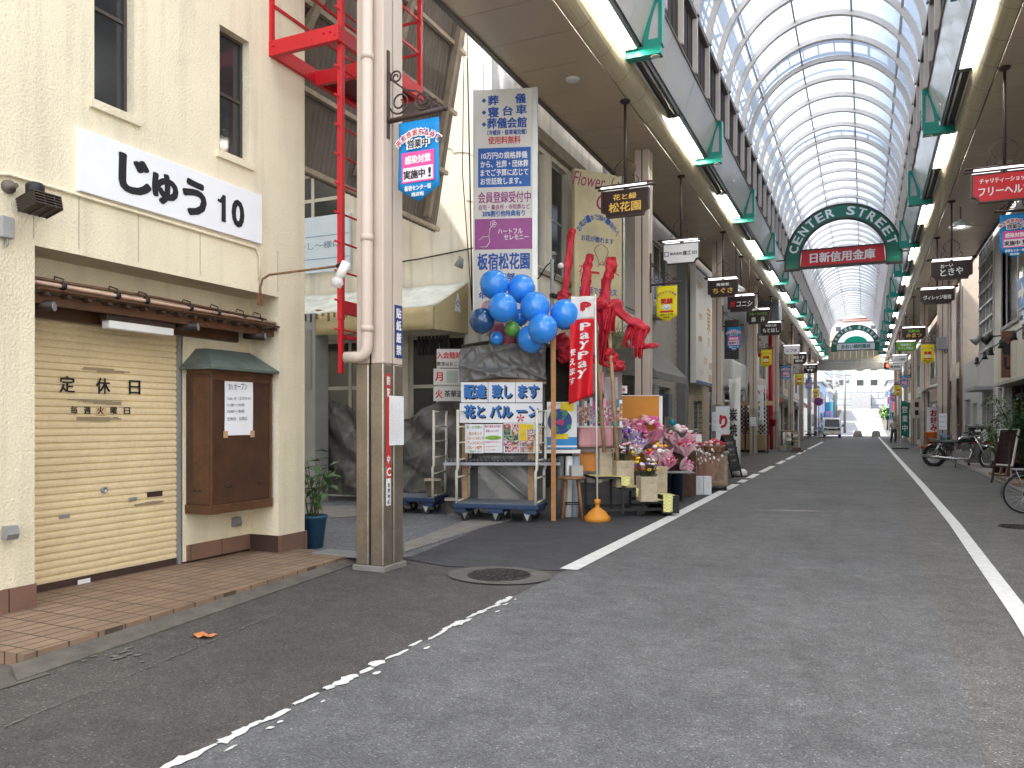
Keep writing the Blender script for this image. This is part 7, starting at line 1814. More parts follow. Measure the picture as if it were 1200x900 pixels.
# orange bin, red-lettered sign, white cloth
p = gnd(1087, 521); o = thing('orange_bin', 'bright orange plastic bin in front of the shops on the right', 'bin', (3.0, 42.5, 0)); MB().lathe([(.24, .25), (.36, .95), (.40, 1.0), (.36, 1.0), (.22, .5), (0, .5)], seg=12).build('bin', mat('orange plastic', (.75, .16, .01), .45), o); MB().box(-.25, -.2, -.2, .2, 0, .3).box(.2, .25, -.2, .2, 0, .3).build('leg', M_GREY, o)
o = thing('standing_sign', 'white vertical sign with red lettering beside the orange bin', 'sign', (3.1, 43.6, 0)); box('board', M_PAPER, (-.3, .3, 0, .06, .6, 2.2), o); box('foot', M_BLACK, (-.25, .25, -.1, .2, 0, .6), o); letters(o, M_REDINK, vtext('お好み焼', 0, 2.1, .36, .3), front(), bold=.04)
o = thing('yellow_bag', 'yellow plastic bag hung beside the orange bin', 'bag', (3.45, 42.2, .9)); MB().ball((0, 0, 0), .22, 10, 8, (1, .7, 1.1)).build('bag', mat('yellow plastic', (.7, .5, .08), .4), o); MB().tube([(-.05, 0, .2), (0, 0, .35), (.05, 0, .2)], .01, 5).build('handle', mat('yellow plastic', (.7, .5, .08)), o)
o = thing('control_box', 'beige double meter box on the far right column', 'box', (2.95, 54.6, 2.3)); MB().box(-.25, .25, -.1, 0, -.6, .6).build('casing', M_BEIGE, o, .02); MB().box(-.1, .1, -.13, -.1, .1, .4).box(-.1, .1, -.13, -.1, -.4, -.1).build('meter', M_DARK, o)
o = thing('camera_box', 'grey control box with a cable on the column behind the motorcycle', 'box', (2.75, 34.86, 4.55)); MB().box(-.18, .18, -.15, .05, -.25, .25).build('casing', M_GREY, o, .02); MB().tube([(.1, -.05, -.25), (.12, -.05, -.4), (.2, -.02, -.35), (.2, 0, -.2)], .02, 6).build('cable', M_BLACK, o)
o = thing('flag_banner', 'green nobori flag on a black base far down the right', 'flag', (1.78, 47.5, 0)); MB().box(-.4, .4, -.2, .2, 0, .08).build('base', M_BLACK, o); MB().tube([(0, 0, 0), (0, 0, 2.7)], .02, 6).build('pole', M_WHITE, o)
MB().grid(lambda u, v: (.02 + .42 * u, .04 * math.sin(5 * u + 4 * v), .75 + 1.9 * v - .12 * u), 8, 12).build('cloth', mat('green flag', (.01, .16, .10), .6), o, solid=.004); letters(o, M_WINK, vtext('営業中', .22, 2.4, .5, .35, .25), front(t=.045))

# ================================================================== VEHICLES AND PEOPLE
def wheel(parent, c, r, tw, spokes, axis_m, rim=M_STEEL, tire=M_RUBBER):
    t = MB(); n = 28
    t.tube([(r * math.cos(2 * PI * k / n), 0, r * math.sin(2 * PI * k / n)) for k in range(n + 1)], tw, 8, False)
    o = t.build('wheel', tire, parent); o.location = c; o.rotation_euler = axis_m
    m_ = MB(); rr_ = r - tw * 1.05
    m_.tube([(rr_ * math.cos(2 * PI * k / n), 0, rr_ * math.sin(2 * PI * k / n)) for k in range(n + 1)], tw * .35, 6, False); m_.build('rim', rim, o)
    s = MB()
    for k in range(spokes): a = 2 * PI * k / spokes; s.tube([(.03 * math.cos(a + .5), .02 * (-1) ** k, .03 * math.sin(a + .5)), (rr_ * math.cos(a), 0, rr_ * math.sin(a))], .0025 if r < .34 else .004, 4)
    s.tube([(0, -.04, 0), (0, .04, 0)], .03 if tw < .03 else .06, 10); s.build('spokes', rim, o)
    return o
def motorcycle(label, loc, rz, sc):
    o = thing('motorcycle', label, 'motorcycle', loc, rz); o.scale = (sc,) * 3
    CHR = mat('chrome', (.55, .55, .55), .18, .95, var=.05); BLK = mat('black enamel', (.012, .012, .014), .15, coat=.6, spec=.6); ENG = mat('engine alloy', (.36, .36, .355), .3, .55, var=.3, scale=18)
    wheel(o, (-.70, 0, .30), .27, .055, 16, (0, 0, 0), CHR); wheel(o, (.72, 0, .30), .275, .045, 16, (0, 0, R(-24)), CHR)
    fr = MB().tube([(-.70, .0, .30), (-.2, .06, .34), (.10, .08, .26), (.30, .05, .40), (.42, .0, .78)], .022, 8).tube([(-.45, .08, .66), (.0, .06, .70), (.42, 0, .80)], .022, 8).tube([(-.70, -.08, .32), (-.45, -.08, .66)], .02, 8).tube([(-.1, -.08, .30), (-.3, -.08, .62)], .02, 8)
    fr.build('frame', BLK, o)
    sh = MB().tube([(-.66, -.13, .33), (-.50, -.13, .62)], .03, 10).tube([(-.66, .13, .33), (-.50, .13, .62)], .03, 10); sh.build('shock', CHR, o)
    MB().grid(lambda u, v: (-.80 + .78 * u, (.13 - .03 * u) * math.sin(PI * (v - .5)) * 1.0, .70 + .075 * math.cos(PI * (v - .5)) + .05 * (1 - u) ** 2 - .03 * math.sin(PI * u)), 14, 8).box(-.80, -.02, -.11, .11, .665, .70).build('seat', M_BLACK, o)
    tk = MB(); pr = [(-.05, .03, .70), (.0, .10, .755), (.10, .135, .785), (.24, .14, .80), (.36, .11, .81), (.43, .05, .80)]
    n0 = 0
    rings = []
    for x, ry, z in pr: rings.append([(x, ry * math.cos(2 * PI * k / 14), z + .105 * (ry / .14) ** .5 * math.sin(2 * PI * k / 14)) for k in range(14)])
    for A_, B_ in zip(rings, rings[1:]):
        for k in range(14): j = (k + 1) % 14; tk.face([A_[k], A_[j], B_[j], B_[k]], True)
    tk.face(rings[0]); tk.face(rings[-1][::-1]); t_o = tk.build('tank', BLK, o)
    MB().box(.05, .32, -.150, -.142, .80, .845).build('tank_stripe', CHR, t_o)
    en = MB().tube([(.0, -.17, .37), (.0, .17, .37)], .135, 16).tube([(.19, -.16, .35), (.19, .16, .35)], .125, 16).box(-.08, .26, -.11, .11, .24, .42); en.build('crankcase', ENG, o)
    cy = MB()
    for k in range(7): M = Matrix.Translation((.16, 0, .45 + .028 * k)) @ Matrix.Rotation(R(12), 4, 'Y'); cy.box(-.10, .10, -.11, .11, -.008, .008, M)
    cy.box(.09, .25, -.08, .08, .42, .66); cy.build('cylinder', mat('dark engine', (.16, .16, .16), .4, .3), o)
    MB().tube([(.26, -.10, .56), (.36, -.13, .46), (.30, -.15, .26), (.0, -.16, .24), (-.4, -.17, .26), (-.95, -.17, .30)], [.022, .022, .024, .026, .045, .05], 12).build('exhaust', CHR, o)
    MB().box(-.32, -.10, -.13, -.09, .46, .60).build('side_cover', BLK, o, .015); MB().box(-.42, -.2, -.12, .12, .58, .66).build('battery_box', BLK, o)
    fk = MB()
    for s in (-1, 1): fk.tube([(.72, s * .09, .30), (.40, s * .09, .88)], .024, 10)
    fk.build('fork', CHR, o)
    hb = MB().tube([(.30, -.36, .98), (.38, -.30, .99), (.42, -.10, .92), (.42, .10, .92), (.38, .30, .99), (.30, .36, .98)], .014, 8); hb.build('handlebar', CHR, o)
    gr = MB().tube([(.24, -.40, .96), (.34, -.33, .985)], .02, 8).tube([(.24, .40, .96), (.34, .33, .985)], .02, 8); gr.build('grip', M_RUBBER, o)
    MB().lathe([(.03, -.1), (.09, -.04), (.10, .04), (.0, .06)], (.52, 0, .82), 16, Matrix.Rotation(R(80), 4, 'Y')).build('headlight', CHR, o)
    MB().lathe([(.05, -.03), (.06, .03), (.0, .03)], (.46, -.06, .95), 12).lathe([(.05, -.03), (.06, .03), (.0, .03)], (.46, .06, .95), 12).build('gauge', M_BLACK, o)
    for s in (-1, 1): MB().tube([(.36, s * .26, .98), (.30, s * .32, 1.14)], .007, 6).ball((.28, s * .34, 1.17), .06, 12, 8, (.4, 1, .8)).build('mirror', CHR, o)
    def fender(cx, r, a0, a1, w_): return lambda u, v: (cx + r * math.cos(R(a0 + (a1 - a0) * u)), w_ * (v - .5), .30 + r * math.sin(R(a0 + (a1 - a0) * u)) - .03 * (2 * v - 1) ** 2)
    MB().grid(fender(-.70, .345, 30, 165, .15), 16, 6).build('rear_fender', CHR, o, solid=.004); MB().grid(fender(.71, .34, 40, 130, .12), 12, 6).build('front_fender', CHR, o, solid=.004)
    MB().box(-1.05, -.97, -.06, .06, .50, .58).build('tail_light', mat('red lens', (.5, .02, .02), .2), o, .01); MB().box(-1.04, -1.02, -.09, .09, .36, .48).build('number_plate', M_WHITE, o)
    for s in (-1, 1): MB().ball((-.92, s * .14, .58), .035, 10, 8).tube([(-.92, 0, .58), (-.92, s * .12, .58)], .008, 6).build('indicator', mat('amber lens', (.6, .25, .02), .3), o)
    MB().tube([(-.05, -.10, .25), (-.02, -.26, .0)], .014, 6).build('kickstand', BLK, o)
    return o
ra, fa = gnd(1096.5, 546.5), gnd(1155, 549)
ang = math.atan2(fa.y - ra.y, fa.x - ra.x)
mid = (ra + fa) / 2
motorcycle('black and chrome motorcycle parked on its stand on the right', (mid.x, mid.y, 0), ang, 1.17)
def bicycle(label, loc, rz, framem, lean=0., basket=True, group='bicycles'):
    o = thing('bicycle', label, 'bicycle', loc, rz, group); o.rotation_euler.x = lean
    wheel(o, (-.52, 0, .33), .315, .018, 20, (0, 0, 0), M_STEEL); wheel(o, (.54, 0, .33), .315, .018, 20, (0, 0, R(-8)), M_STEEL)
    fr = MB().tube([(.38, 0, .80), (-.08, 0, .30), (-.52, .05, .33)], .018, 8).tube([(-.08, 0, .30), (-.20, 0, .74)], .018, 8).tube([(.36, 0, .72), (-.1, 0, .42)], .018, 8).tube([(-.20, 0, .70), (-.52, -.05, .33)], .010, 6).tube([(-.08, -.04, .30), (-.52, -.05, .33)], .010, 6); fr.build('frame', framem, o)
    MB().tube([(.36, 0, .88), (.42, 0, .66), (.54, .05, .33)], .014, 8).tube([(.42, 0, .66), (.54, -.05, .33)], .012, 8).build('fork', framem, o)
    MB().tube([(.20, -.28, .96), (.32, -.26, .99), (.36, 0, .94), (.32, .26, .99), (.20, .28, .96)], .011, 8).build('handlebar', M_STEEL, o)
    MB().ball((-.22, 0, .80), .11, 12, 8, (1.2, .75, .35)).tube([(-.20, 0, .70), (-.21, 0, .79)], .013, 6).build('saddle', M_BLACK, o)
    for cx, a0, a1 in ((-.52, 10, 190), (.54, 20, 150)): MB().grid(lambda u, v: (cx + .355 * math.cos(R(a0 + (a1 - a0) * u)), .05 * (v - .5), .33 + .355 * math.sin(R(a0 + (a1 - a0) * u))), 16, 2).build('mudguard', mat('dark mudguard', (.06, .06, .065), .35), o, solid=.003)
    MB().tube([(-.08, -.06, .30), (-.08, -.02, .30)], .08, 14).tube([(-.52, -.06, .33), (-.52, -.03, .33)], .05, 12).box(-.5, -.08, -.075, -.055, .27, .38).build('chain_case', M_BLACK, o, .01)
    MB().tube([(-.08, -.08, .30), (-.02, -.10, .15)], .01, 6).box(-.06, .04, -.20, -.10, .13, .155).build('pedal', M_BLACK, o); MB().box(-.72, -.34, -.06, .06, .72, .735).tube([(-.68, -.05, .72), (-.52, -.06, .33)], .006, 5).build('rear_rack', M_STEEL, o)
    if basket:
        b_ = MB()
        for k in range(7):
            for p in ((.46 + k * .05, -.15), (.46 + k * .05, .15)): b_.tube([(p[0], p[1], .78), (p[0] + .02, p[1] * 1.2, 1.0)], .004, 4)
        for k in range(7): b_.tube([(.46, -.15 + k * .05, .78), (.46, -.18 + k * .06, 1.0)], .004, 4).tube([(.76, -.15 + k * .05, .78), (.80, -.18 + k * .06, 1.0)], .004, 4)
        for z in (.78, .85, .92, 1.0): e_ = (z - .78) * .12; b_.tube([(.46, -.15 - e_, z), (.76 + e_, -.15 - e_, z), (.76 + e_, .15 + e_, z), (.46, .15 + e_, z), (.46, -.15 - e_, z)], .005, 4)
        b_.build('basket', M_BLACK, o)
    MB().tube([(-.5, .08, .3), (-.6, .14, .0)], .01, 6).build('kickstand', M_STEEL, o)
    return o
p = gnd(1196, 602)
bicycle('bicycle at the right edge showing its rear wheel and chain case', (p.x + .58, p.y + .1, 0), R(8), M_GREY, R(4), True)
bicycle('white framed bicycle parked beside the van, nearer one', (*gnd(951, 513.6)[:2], 0), R(20), mat('white bike paint', (.6, .6, .6), .4), R(5)); bicycle('dark bicycle parked next to the van bumper', (*gnd(957, 513)[:2], 0), R(-15), M_BLACK, R(-4))
bicycle('basket bicycle behind the motorcycle by the column', (2.9, 33.6, 0), R(100), M_BLACK, R(3)); 
def van(label, loc, rz):
    o = thing('van', label, 'van', loc, rz); W = .74
    body = mat('van white', (.74, .75, .74), .3, var=.03, coat=.4)
    side = [(-1.65, .30), (-1.68, .80), (-1.60, 1.00), (-1.25, 1.72), (-1.0, 1.86), (1.55, 1.86), (1.66, 1.7), (1.68, .30)]
    mb = MB(); M = Matrix.Rotation(PI / 2, 4, 'Z'); mb.prism(side, -W, W, M); mb.build('body', body, o, .05)
    ws = MB(); M2 = M
    ws.face([tuple(M2 @ Vector(c)) for c in ((-1.625, -.64, 1.02), (-1.625, .64, 1.02), (-1.292, .58, 1.70), (-1.292, -.58, 1.70))]); ws.build('windshield', M_GLASS, o, solid=.012)
    for s in (-1, 1):
        g_ = MB(); g_.face([(s * (W + .004), -1.38, 1.05), (s * (W + .004), -.55, 1.05), (s * (W + .004), -.55, 1.62), (s * (W + .004), -1.16, 1.62)]).face([(s * (W + .004), -.45, 1.05), (s * (W + .004), 1.45, 1.05), (s * (W + .004), 1.45, 1.62), (s * (W + .004), -.45, 1.62)]); g_.build('side_window', M_GLASS, o)
        MB().tube([(s * (W + .02), -1.5, 1.0), (s * (W + .14), -1.52, 1.12)], .025, 6).ball((s * (W + .16), -1.52, 1.14), .09, 10, 8, (.7, .5, 1.2)).build('mirror', M_BLACK, o)
        MB().box(s * .55 - .14, s * .55 + .14, -1.71, -1.66, .72, .90).build('headlight', M_GLASS, o, .02)
        for y in (-1.15, 1.1):
            w_o = MB().tube([(s * (W - .16), y, .27), (s * (W + .01), y, .27)], .27, 20).build('wheel', M_RUBBER, o); MB().tube([(s * (W + .005), y, .27), (s * (W + .018), y, .27)], .16, 14).build('hubcap', M_STEEL, w_o)
    MB().box(-.38, .38, -1.70, -1.675, .70, .86).build('grille', M_BLACK, o); MB().box(-.72, .72, -1.76, -1.64, .30, .52).build('bumper', body, o, .04); MB().box(-.17, .17, -1.775, -1.762, .36, .50).build('number_plate', mat('yellow plate', (.7, .55, .05), .5), o)
    MB().tube([(-.3, -1.66, 1.03), (.1, -1.60, 1.05)], .012, 5).build('wiper', M_BLACK, o)
    return o
p = gnd(974, 513.2); van('white box-shaped kei van facing the camera at the far left of the street', (p.x, p.y + 1.6, 0), R(3))

def person(label, loc, rz, pts, cols, hair=M_INK):
    """one skinned body; clothes as slightly larger shells"""
    o = thing('person', label, 'person', loc, rz)
    J, E_ = pts
    me = bpy.data.meshes.new('body'); me.from_pydata([p for p, r in J], E_, []); b = bpy.data.objects.new('body', me); COL.objects.link(b); b.parent = o
    sk = b.modifiers.new('skin', 'SKIN'); lay = me.skin_vertices[0].data
    for i, (p, r) in enumerate(J): lay[i].radius = (r, r)
    lay[0].use_root = True; sk.use_smooth_shade = True
    b.modifiers.new('sub', 'SUBSURF').levels = 2; b.modifiers['sub'].render_levels = 2
    me.materials.append(cols[0])
    return o, b
SKIN = mat('skin', (.45, .27, .19), .55, var=.05)
def walker(label, loc, rz, top, trousers, bag=None):
    J = [((0, 0, .95), .12), ((0, 0, 1.12), .125), ((0, 0, 1.32), .14), ((0, 0, 1.44), .07), ((0, -.01, 1.52), .05),
         ((.09, 0, .90), .085), ((.11, -.06, .50), .06), ((.11, .02, .10), .042), ((.11, -.12, .04), .035),
         ((-.09, 0, .90), .085), ((-.11, .10, .50), .06), ((-.11, .24, .12), .042), ((-.11, .12, .05), .035),
         ((.20, 0, 1.39), .05), ((.25, .04, 1.14), .038), ((.24, -.12, .96), .03), ((.24, -.17, .90), .03),
         ((-.20, 0, 1.39), .05), ((-.25, -.05, 1.14), .038), ((-.20, -.22, 1.08), .03), ((-.18, -.28, 1.07), .03)]
    E_ = [(0, 1), (1, 2), (2, 3), (3, 4), (0, 5), (5, 6), (6, 7), (7, 8), (0, 9), (9, 10), (10, 11), (11, 12), (2, 13), (13, 14), (14, 15), (15, 16), (2, 17), (17, 18), (18, 19), (19, 20)]
    o, b = person(label, loc, rz, (J, E_), [SKIN])
    MB().ball((0, -.01, 1.61), .10, 16, 12, (.85, .98, 1.18)).ball((0, -.105, 1.60), .018, 8, 6).build('head', SKIN, o); MB().ball((0, .012, 1.645), .104, 16, 10, (.9, 1, 1.05)).build('hair', M_INK, o)
    MB().lathe([(.165, 0), (.16, .15), (.18, .38), (.15, .48), (.07, .53)], (0, 0, .95), 16, Matrix.Diagonal((1, .75, 1, 1))).tube([(.17, 0, 1.41), (.25, .03, 1.15)], [.075, .06], 10).tube([(-.17, 0, 1.41), (-.25, -.04, 1.15)], [.075, .06], 10).build('shirt', top, o)
    MB().lathe([(.13, 0), (.165, .05), (.165, .17)], (0, 0, .82), 16, Matrix.Diagonal((1, .75, 1, 1))).tube([(.085, 0, .88), (.11, -.05, .5), (.11, .02, .10)], [.10, .085, .07], 12).tube([(-.085, 0, .88), (-.11, .10, .5), (-.11, .23, .13)], [.10, .085, .07], 12).build('trousers', trousers, o)
    for s, y, z in ((1, -.03, .0), (-1, .20, .02)): MB().box(s * .11 - .05, s * .11 + .05, y - .17, y + .09, z, z + .08).build('shoe', M_BLACK, o, .03)
    return o
p = gnd(1047.5, 519); walker('person in a pale shirt and dark trousers walking far off beside the green flag', (p.x, p.y, 0), R(15), mat('pale shirt', (.50, .42, .36), .8), mat('dark trousers', (.06, .07, .06), .8))

# ================================================================== BEYOND THE ARCADE
for px, lab in ((1005.5, 'pale stone bollard with a dark emblem at the arcade end, left one'), (1026, 'pale stone bollard with a dark emblem at the arcade end, right one')):
    p = gnd(px, 511.6); o = thing('stone_bollard', lab, 'bollard', (p.x, min(p.y, 82), 0), 0, 'stone bollards'); MB().prism([(-.42, 0), (.42, 0), (.33, .5), (.24, .62), (-.24, .62), (-.33, .5)], -.2, .2).build('block', mat('pale stone', (.45, .40, .35), .8, var=.2), o, .03); MB().tube([(0, -.22, .32), (0, -.2, .32)], .14, 10).build('emblem', M_GREYP, o)
def at_far(px, Y): r = ray(px, 494); return r.x / r.y * Y
def gz_(y):
    for (ya, za), (yb, zb) in zip([(-90, 0), (94, 0), (110, .5), (150, 3.7), (152, 3.8), (153, 7.0), (170, 8.5), (171, 12), (190, 14), (191, 18)], [(94, 0), (110, .5), (150, 3.7), (152, 3.8), (153, 7.0), (170, 8.5), (171, 12), (190, 14), (191, 18), (330, 44)]):
        if ya <= y <= yb: return za + (zb - za) * (y - ya) / (yb - ya)
    return 0
rd = MB()
for ya, yb in ((88, 94), (94, 110), (110, 150)): rd.face([(-3.6, ya, gz_(ya) + .02), (2.2, ya, gz_(ya) + .02), (2.2, yb, gz_(yb) + .02), (-3.6, yb, gz_(yb) + .02)])
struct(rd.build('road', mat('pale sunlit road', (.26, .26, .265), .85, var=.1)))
wl_ = MB(); wl_.box(-40, 40, 151.6, 152.6, 2, 7.2).box(-60, 60, 170, 170.6, 7, 12.3).box(-60, 60, 189.8, 190.4, 13, 18.2)
tag(wl_.build('retaining_wall', bricks('concrete block wall', (.42, .44, .46), (.36, .38, .40), (.16, .17, .19), 2.2, 1.1, .06, .9, .3, 'XZ', .1)), 'stepped pale concrete retaining walls at the end of the street', 'wall')
struct_w = MB()
for k in range(9): struct_w.box(-2.2, 1.0, 149.4 + .28 * k, 149.7 + .28 * k, 3.5, 3.9 + .36 * k)
tag(struct_w.build('stone_steps', mat('pale concrete steps', (.3, .3, .3), .9)), 'flight of concrete steps climbing the retaining wall', 'steps')
def house(label, x, y, w_, d, h, wc, rc, seed):
    o = thing('house', label, 'house', (x, y, gz_(y) - .3), R(random.Random(seed).uniform(-12, 12)), 'houses on the hillside')
    MB().box(-w_ / 2, w_ / 2, 0, d, 0, h).build('wall', mat('house wall %d' % seed, tuple(c * 1.05 for c in wc), .8, var=.08), o)
    rf = MB(); e = .4; rf.face([(-w_ / 2 - e, -e, h), (w_ / 2 + e, -e, h), (w_ / 2 + e, d / 2, h + d * .28), (-w_ / 2 - e, d / 2, h + d * .28)]).face([(w_ / 2 + e, d + e, h), (-w_ / 2 - e, d + e, h), (-w_ / 2 - e, d / 2, h + d * .28), (w_ / 2 + e, d / 2, h + d * .28)]).face([(-w_ / 2, 0, h), (-w_ / 2, d, h), (-w_ / 2, d / 2, h + d * .27)]).face([(w_ / 2, d, h), (w_ / 2, 0, h), (w_ / 2, d / 2, h + d * .27)])
    rf.build('roof', mat('house roof %d' % seed, rc, .7), o, solid=.12)
    r_ = random.Random(seed)
    for i in range(max(2, int(w_ / 2.4))):
        for k in range(int(h / 2.7)):
            x0 = -w_ / 2 + .8 + i * 2.3; z0 = 1.0 + 2.7 * k
            f = MB().box(x0, x0 + 1.3, -.06, 0.02, z0, z0 + 1.2).build('window', M_ALU, o); MB().box(x0 + .08, x0 + 1.22, -.075, -.061, z0 + .08, z0 + 1.12).build('pane', M_GLASS, f)
HW = [('white two storey house with grey roof at the right of the hillside', 1026, 156, 8, 7, 6.2, (.62, .60, .56), (.18, .19, .22)), ('beige house with blue-grey roof above the retaining wall', 1006, 174, 8, 7, 5.6, (.48, .42, .34), (.12, .16, .22)), ('pale blue house on the second terrace', 985, 158, 7, 6, 6, (.40, .47, .52), (.2, .2, .21)),
      ('cream house with brown roof high on the left slope', 970, 176, 9, 7, 6, (.56, .50, .40), (.2, .12, .09)), ('grey house with dark roof high on the right slope', 1042, 177, 8, 7, 6.5, (.42, .42, .42), (.09, .09, .1)), ('small white house with red roof near the top', 1015, 194, 9, 7, 6, (.60, .58, .55), (.28, .10, .08)), ('wide pale house at the top of the hill', 992, 195, 11, 8, 6.4, (.55, .55, .52), (.16, .17, .18)), ('tan house at the far right top of the hill', 1046, 196, 9, 8, 6, (.5, .42, .32), (.15, .15, .16))]
for k, (lab, px, Y, w_, d, h, wc, rc) in enumerate(HW): house(lab, at_far(px, Y), Y, w_, d, h, wc, rc, 60 + k)
def sblock(label, x0, x1, y0, y1, h, c, s):
    o = thing('shop_house', label, 'building', ((x0 + x1) / 2, y0, gz_(y0) - .5)); w_ = x1 - x0
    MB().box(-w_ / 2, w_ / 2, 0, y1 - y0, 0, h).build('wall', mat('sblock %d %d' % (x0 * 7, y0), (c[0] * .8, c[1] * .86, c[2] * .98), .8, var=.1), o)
    xf = w_ / 2 if s < 0 else -w_ / 2
    for k in range(int((y1 - y0) / 3)):
        for z in (1.0, 3.6):
            a, b = sorted((xf, xf - s * .05)); f = MB().box(a, b, .6 + 3 * k, 2.4 + 3 * k, z + .5, z + 1.8).build('window', M_GLASS, o)
    for z in (1.2, 3.8):
        for k in range(int(w_ / 2.5)): MB().box(-w_ / 2 + .5 + 2.5 * k, -w_ / 2 + 1.9 + 2.5 * k, -.05, 0.02, z, z + 1.3).build('window', M_GLASS, o)
    MB().box(-w_ / 2 - .3, w_ / 2 + .3, -.3, y1 - y0 + .3, h, h + .25).build('roof', M_GREYP, o)
sblock('white shop house just beyond the arcade on the left', -12, -5.2, 90, 103, 6.2, (.60, .60, .58), -1); sblock('blue-grey shop house further up on the left', -12, -5.0, 104, 120, 6.6, (.32, .40, .50), -1); sblock('pale house by the hill road on the left', -12, -4.8, 122, 146, 6, (.55, .52, .47), -1)
sblock('white shop house just beyond the arcade on the right', 3.6, 11, 90, 104, 6.5, (.62, .61, .58), 1); sblock('cream house further up on the right', 3.4, 11, 106, 124, 6.0, (.58, .53, .44), 1); sblock('grey house by the hill road on the right', 3.2, 11, 126, 147, 6.2, (.48, .48, .47), 1)
for k, (px, Y, h) in enumerate(((990, 99, 8), (1012, 128, 7), (978, 112, 8))):
    x = at_far(px, Y); o = thing('utility_pole', ['concrete utility pole just beyond the arcade end', 'thin utility pole halfway up the hill road', 'utility pole by the blue-grey house'][k], 'pole', (x if k != 1 else -3.9, Y, gz_(Y)), 0, 'utility poles'); MB().tube([(0, 0, 0), (0, 0, h)], [.16, .11], 10).build('pole', M_CONC, o); MB().box(-.8, .8, -.05, .05, h - .7, h - .6).box(-.6, .6, -.05, .05, h - 1.3, h - 1.2).build('crossarm', M_GREY, o); MB().tube([(.3, 0, h - 2.2), (.3, 0, h - 1.5)], .16, 10).build('transformer', M_GREY, o)
def tree(label, x, y, h, r_, seed):
    o = thing('tree', label, 'tree', (x, y, gz_(y)), 0); q = random.Random(seed)
    MB().tube([(0, 0, 0), (.05, 0, h * .5), (0, .05, h * .8)], [.14, .09, .04], 8).tube([(.03, 0, h * .4), (r_ * .5, .1, h * .7)], [.06, .03], 6).tube([(.03, 0, h * .45), (-r_ * .5, -.1, h * .7)], [.06, .03], 6).build('trunk', mat('bark', (.12, .09, .06), .9), o)
    lf = MB()
    for k in range(900):
        c = Vector((q.gauss(0, r_ * .4), q.gauss(0, r_ * .4), h * .7 + q.gauss(0, r_ * .35))); d = Vector((q.gauss(0, 1), q.gauss(0, 1), q.gauss(0, .6))).normalized() * .26; s = d.orthogonal() * q.uniform(.3, .5); lf.face([c, c + d * .5 + s, c + d, c + d * .5 - s])
    lf.build('crown', mat('far leaf', (.08, .16, .03), .5, var=.5, scale=3), o)
tree('bright green street tree beyond the arcade on the right', 2.6, 108, 3.0, .9, 3); tree('green garden tree on the first terrace', at_far(1017, 160), 160, 4.2, 1.6, 4); tree('green garden tree beside the pale blue house', at_far(997, 161), 161, 4.0, 1.5, 5)
o = thing('round_road_sign', 'round red and blue no-parking sign on a pole at the far left', 'road sign', (-4.2, 84.8, 0)); MB().tube([(0, 0, 0), (0, 0, 4.6)], .04, 8).build('pole', M_GREY, o); MB().tube([(0, -.06, 3.5), (0, -.04, 3.5)], .42, 24).build('rim', M_REDINK, o); MB().tube([(0, -.075, 3.5), (0, -.062, 3.5)], .30, 24).build('disc', M_BLUEINK, o); MB().box(-.3, .3, -.085, -.076, -.05, .05, Matrix.Translation((0, 0, 3.5)) @ Matrix.Rotation(R(45), 4, 'Y')).build('bar', M_REDINK, o)
o = thing('traffic_signal', 'dark crossing signal with two red lamps near the far right column', 'signal', (2.0, 70, 6.0)); MB().box(-.55, .55, -.15, .15, -.25, .25).build('housing', M_BLACK, o, .02); MB().tube([(.5, 0, 0), (.9, 0, 0)], .04, 6).build('arm', M_GREY, o)
for x in (-.27, .27): MB().tube([(x, -.18, 0), (x, -.15, 0)], .16, 14).build('lamp', emit('red signal lamp', (.9, .08, .03), 1.2), o)

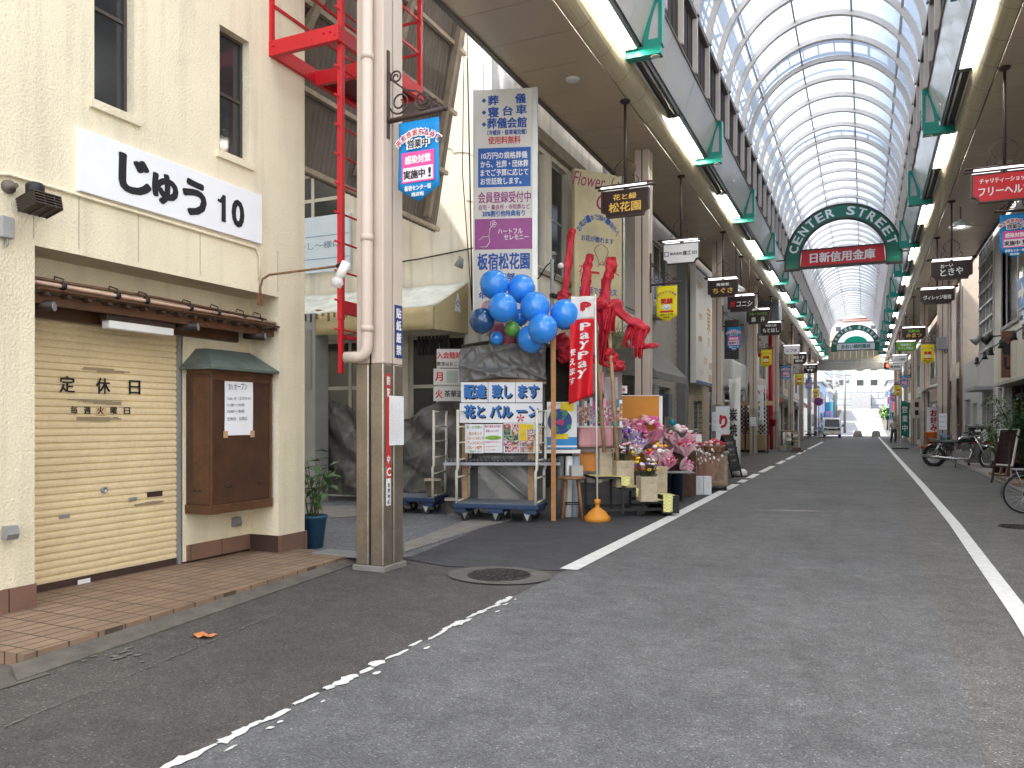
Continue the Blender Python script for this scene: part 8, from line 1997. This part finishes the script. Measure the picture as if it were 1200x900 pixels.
# wires, lamp poles and banners along the sunlit hill road
o = tag(MB().tube([(-4.2, 97, 7.2), (-3.9, 112, 7.2), (-3.9, 128, 8.4), (-3.2, 148, 11)], .03, 4).tube([(-4.2, 97, 6.6), (-3.9, 112, 6.5), (-3.9, 128, 7.8), (-3.2, 148, 10)], .03, 4).tube([(-4.2, 97, 7.0), (3.2, 101, 6.4)], .03, 4).tube([(-3.9, 128, 8.2), (4.0, 130, 7.4)], .03, 4).tube([(-4, 112, 6.9), (3.8, 116, 6.6)], .025, 4).build('overhead_wire', M_BLACK), 'overhead wires strung along the hill road beyond the arcade', 'wires')
for k, (x, y) in enumerate(((-3.9, 92), (2.6, 93), (-3.9, 104), (2.8, 106), (2.9, 120), (-3.9, 118))):
    o = thing('lamp_post', 'slim blue %s lamp post, %s pair beyond the arcade, %s side' % (('street',) + (['first', 'second', 'third'][(0, 0, 1, 1, 2, 2)[k]], 'left' if x < 0 else 'right')), 'lamp post', (x, y, gz_(y)), 0, 'blue lamp posts on the hill road')
    MB().tube([(0, 0, 0), (0, 0, 4.6), (.0 - .35 * (1 if x > 0 else -1), 0, 4.9)], .05, 8).build('pole', mat('faded blue post', (.08, .18, .38), .5), o); MB().ball((-.45 * (1 if x > 0 else -1), 0, 4.85), .2, 12, 8).build('globe', M_WHITE, o); MB().box(.02, .42, -.01, .01, 2.6, 3.6).build('banner', mat('hill banner %d' % (k % 3), [(.05, .2, .5), (.5, .06, .08), (.05, .3, .35)][k % 3], .6), o)
for k, (x, y, c) in enumerate(((-4.3, 96, (.06, .2, .5)), (-4.3, 101, (.45, .05, .06)), (-4.2, 107, (.1, .3, .55)))):
    o = thing('shop_flag', ['blue shop flag on the left pavement past the arcade', 'red shop flag between two blue ones past the arcade', 'pale blue shop flag farthest up the left pavement'][k], 'flag', (x, y, gz_(y)), 0, 'shop flags past the arcade')
    MB().tube([(0, 0, 0), (0, 0, 2.6)], .025, 6).build('pole', M_WHITE, o); MB().grid(lambda u, v: (.03 + .6 * u, .05 * math.sin(5 * u + 3 * v), .6 + 1.9 * v), 6, 8).build('cloth', mat('shop flag %d' % k, c, .6), o, solid=.01)
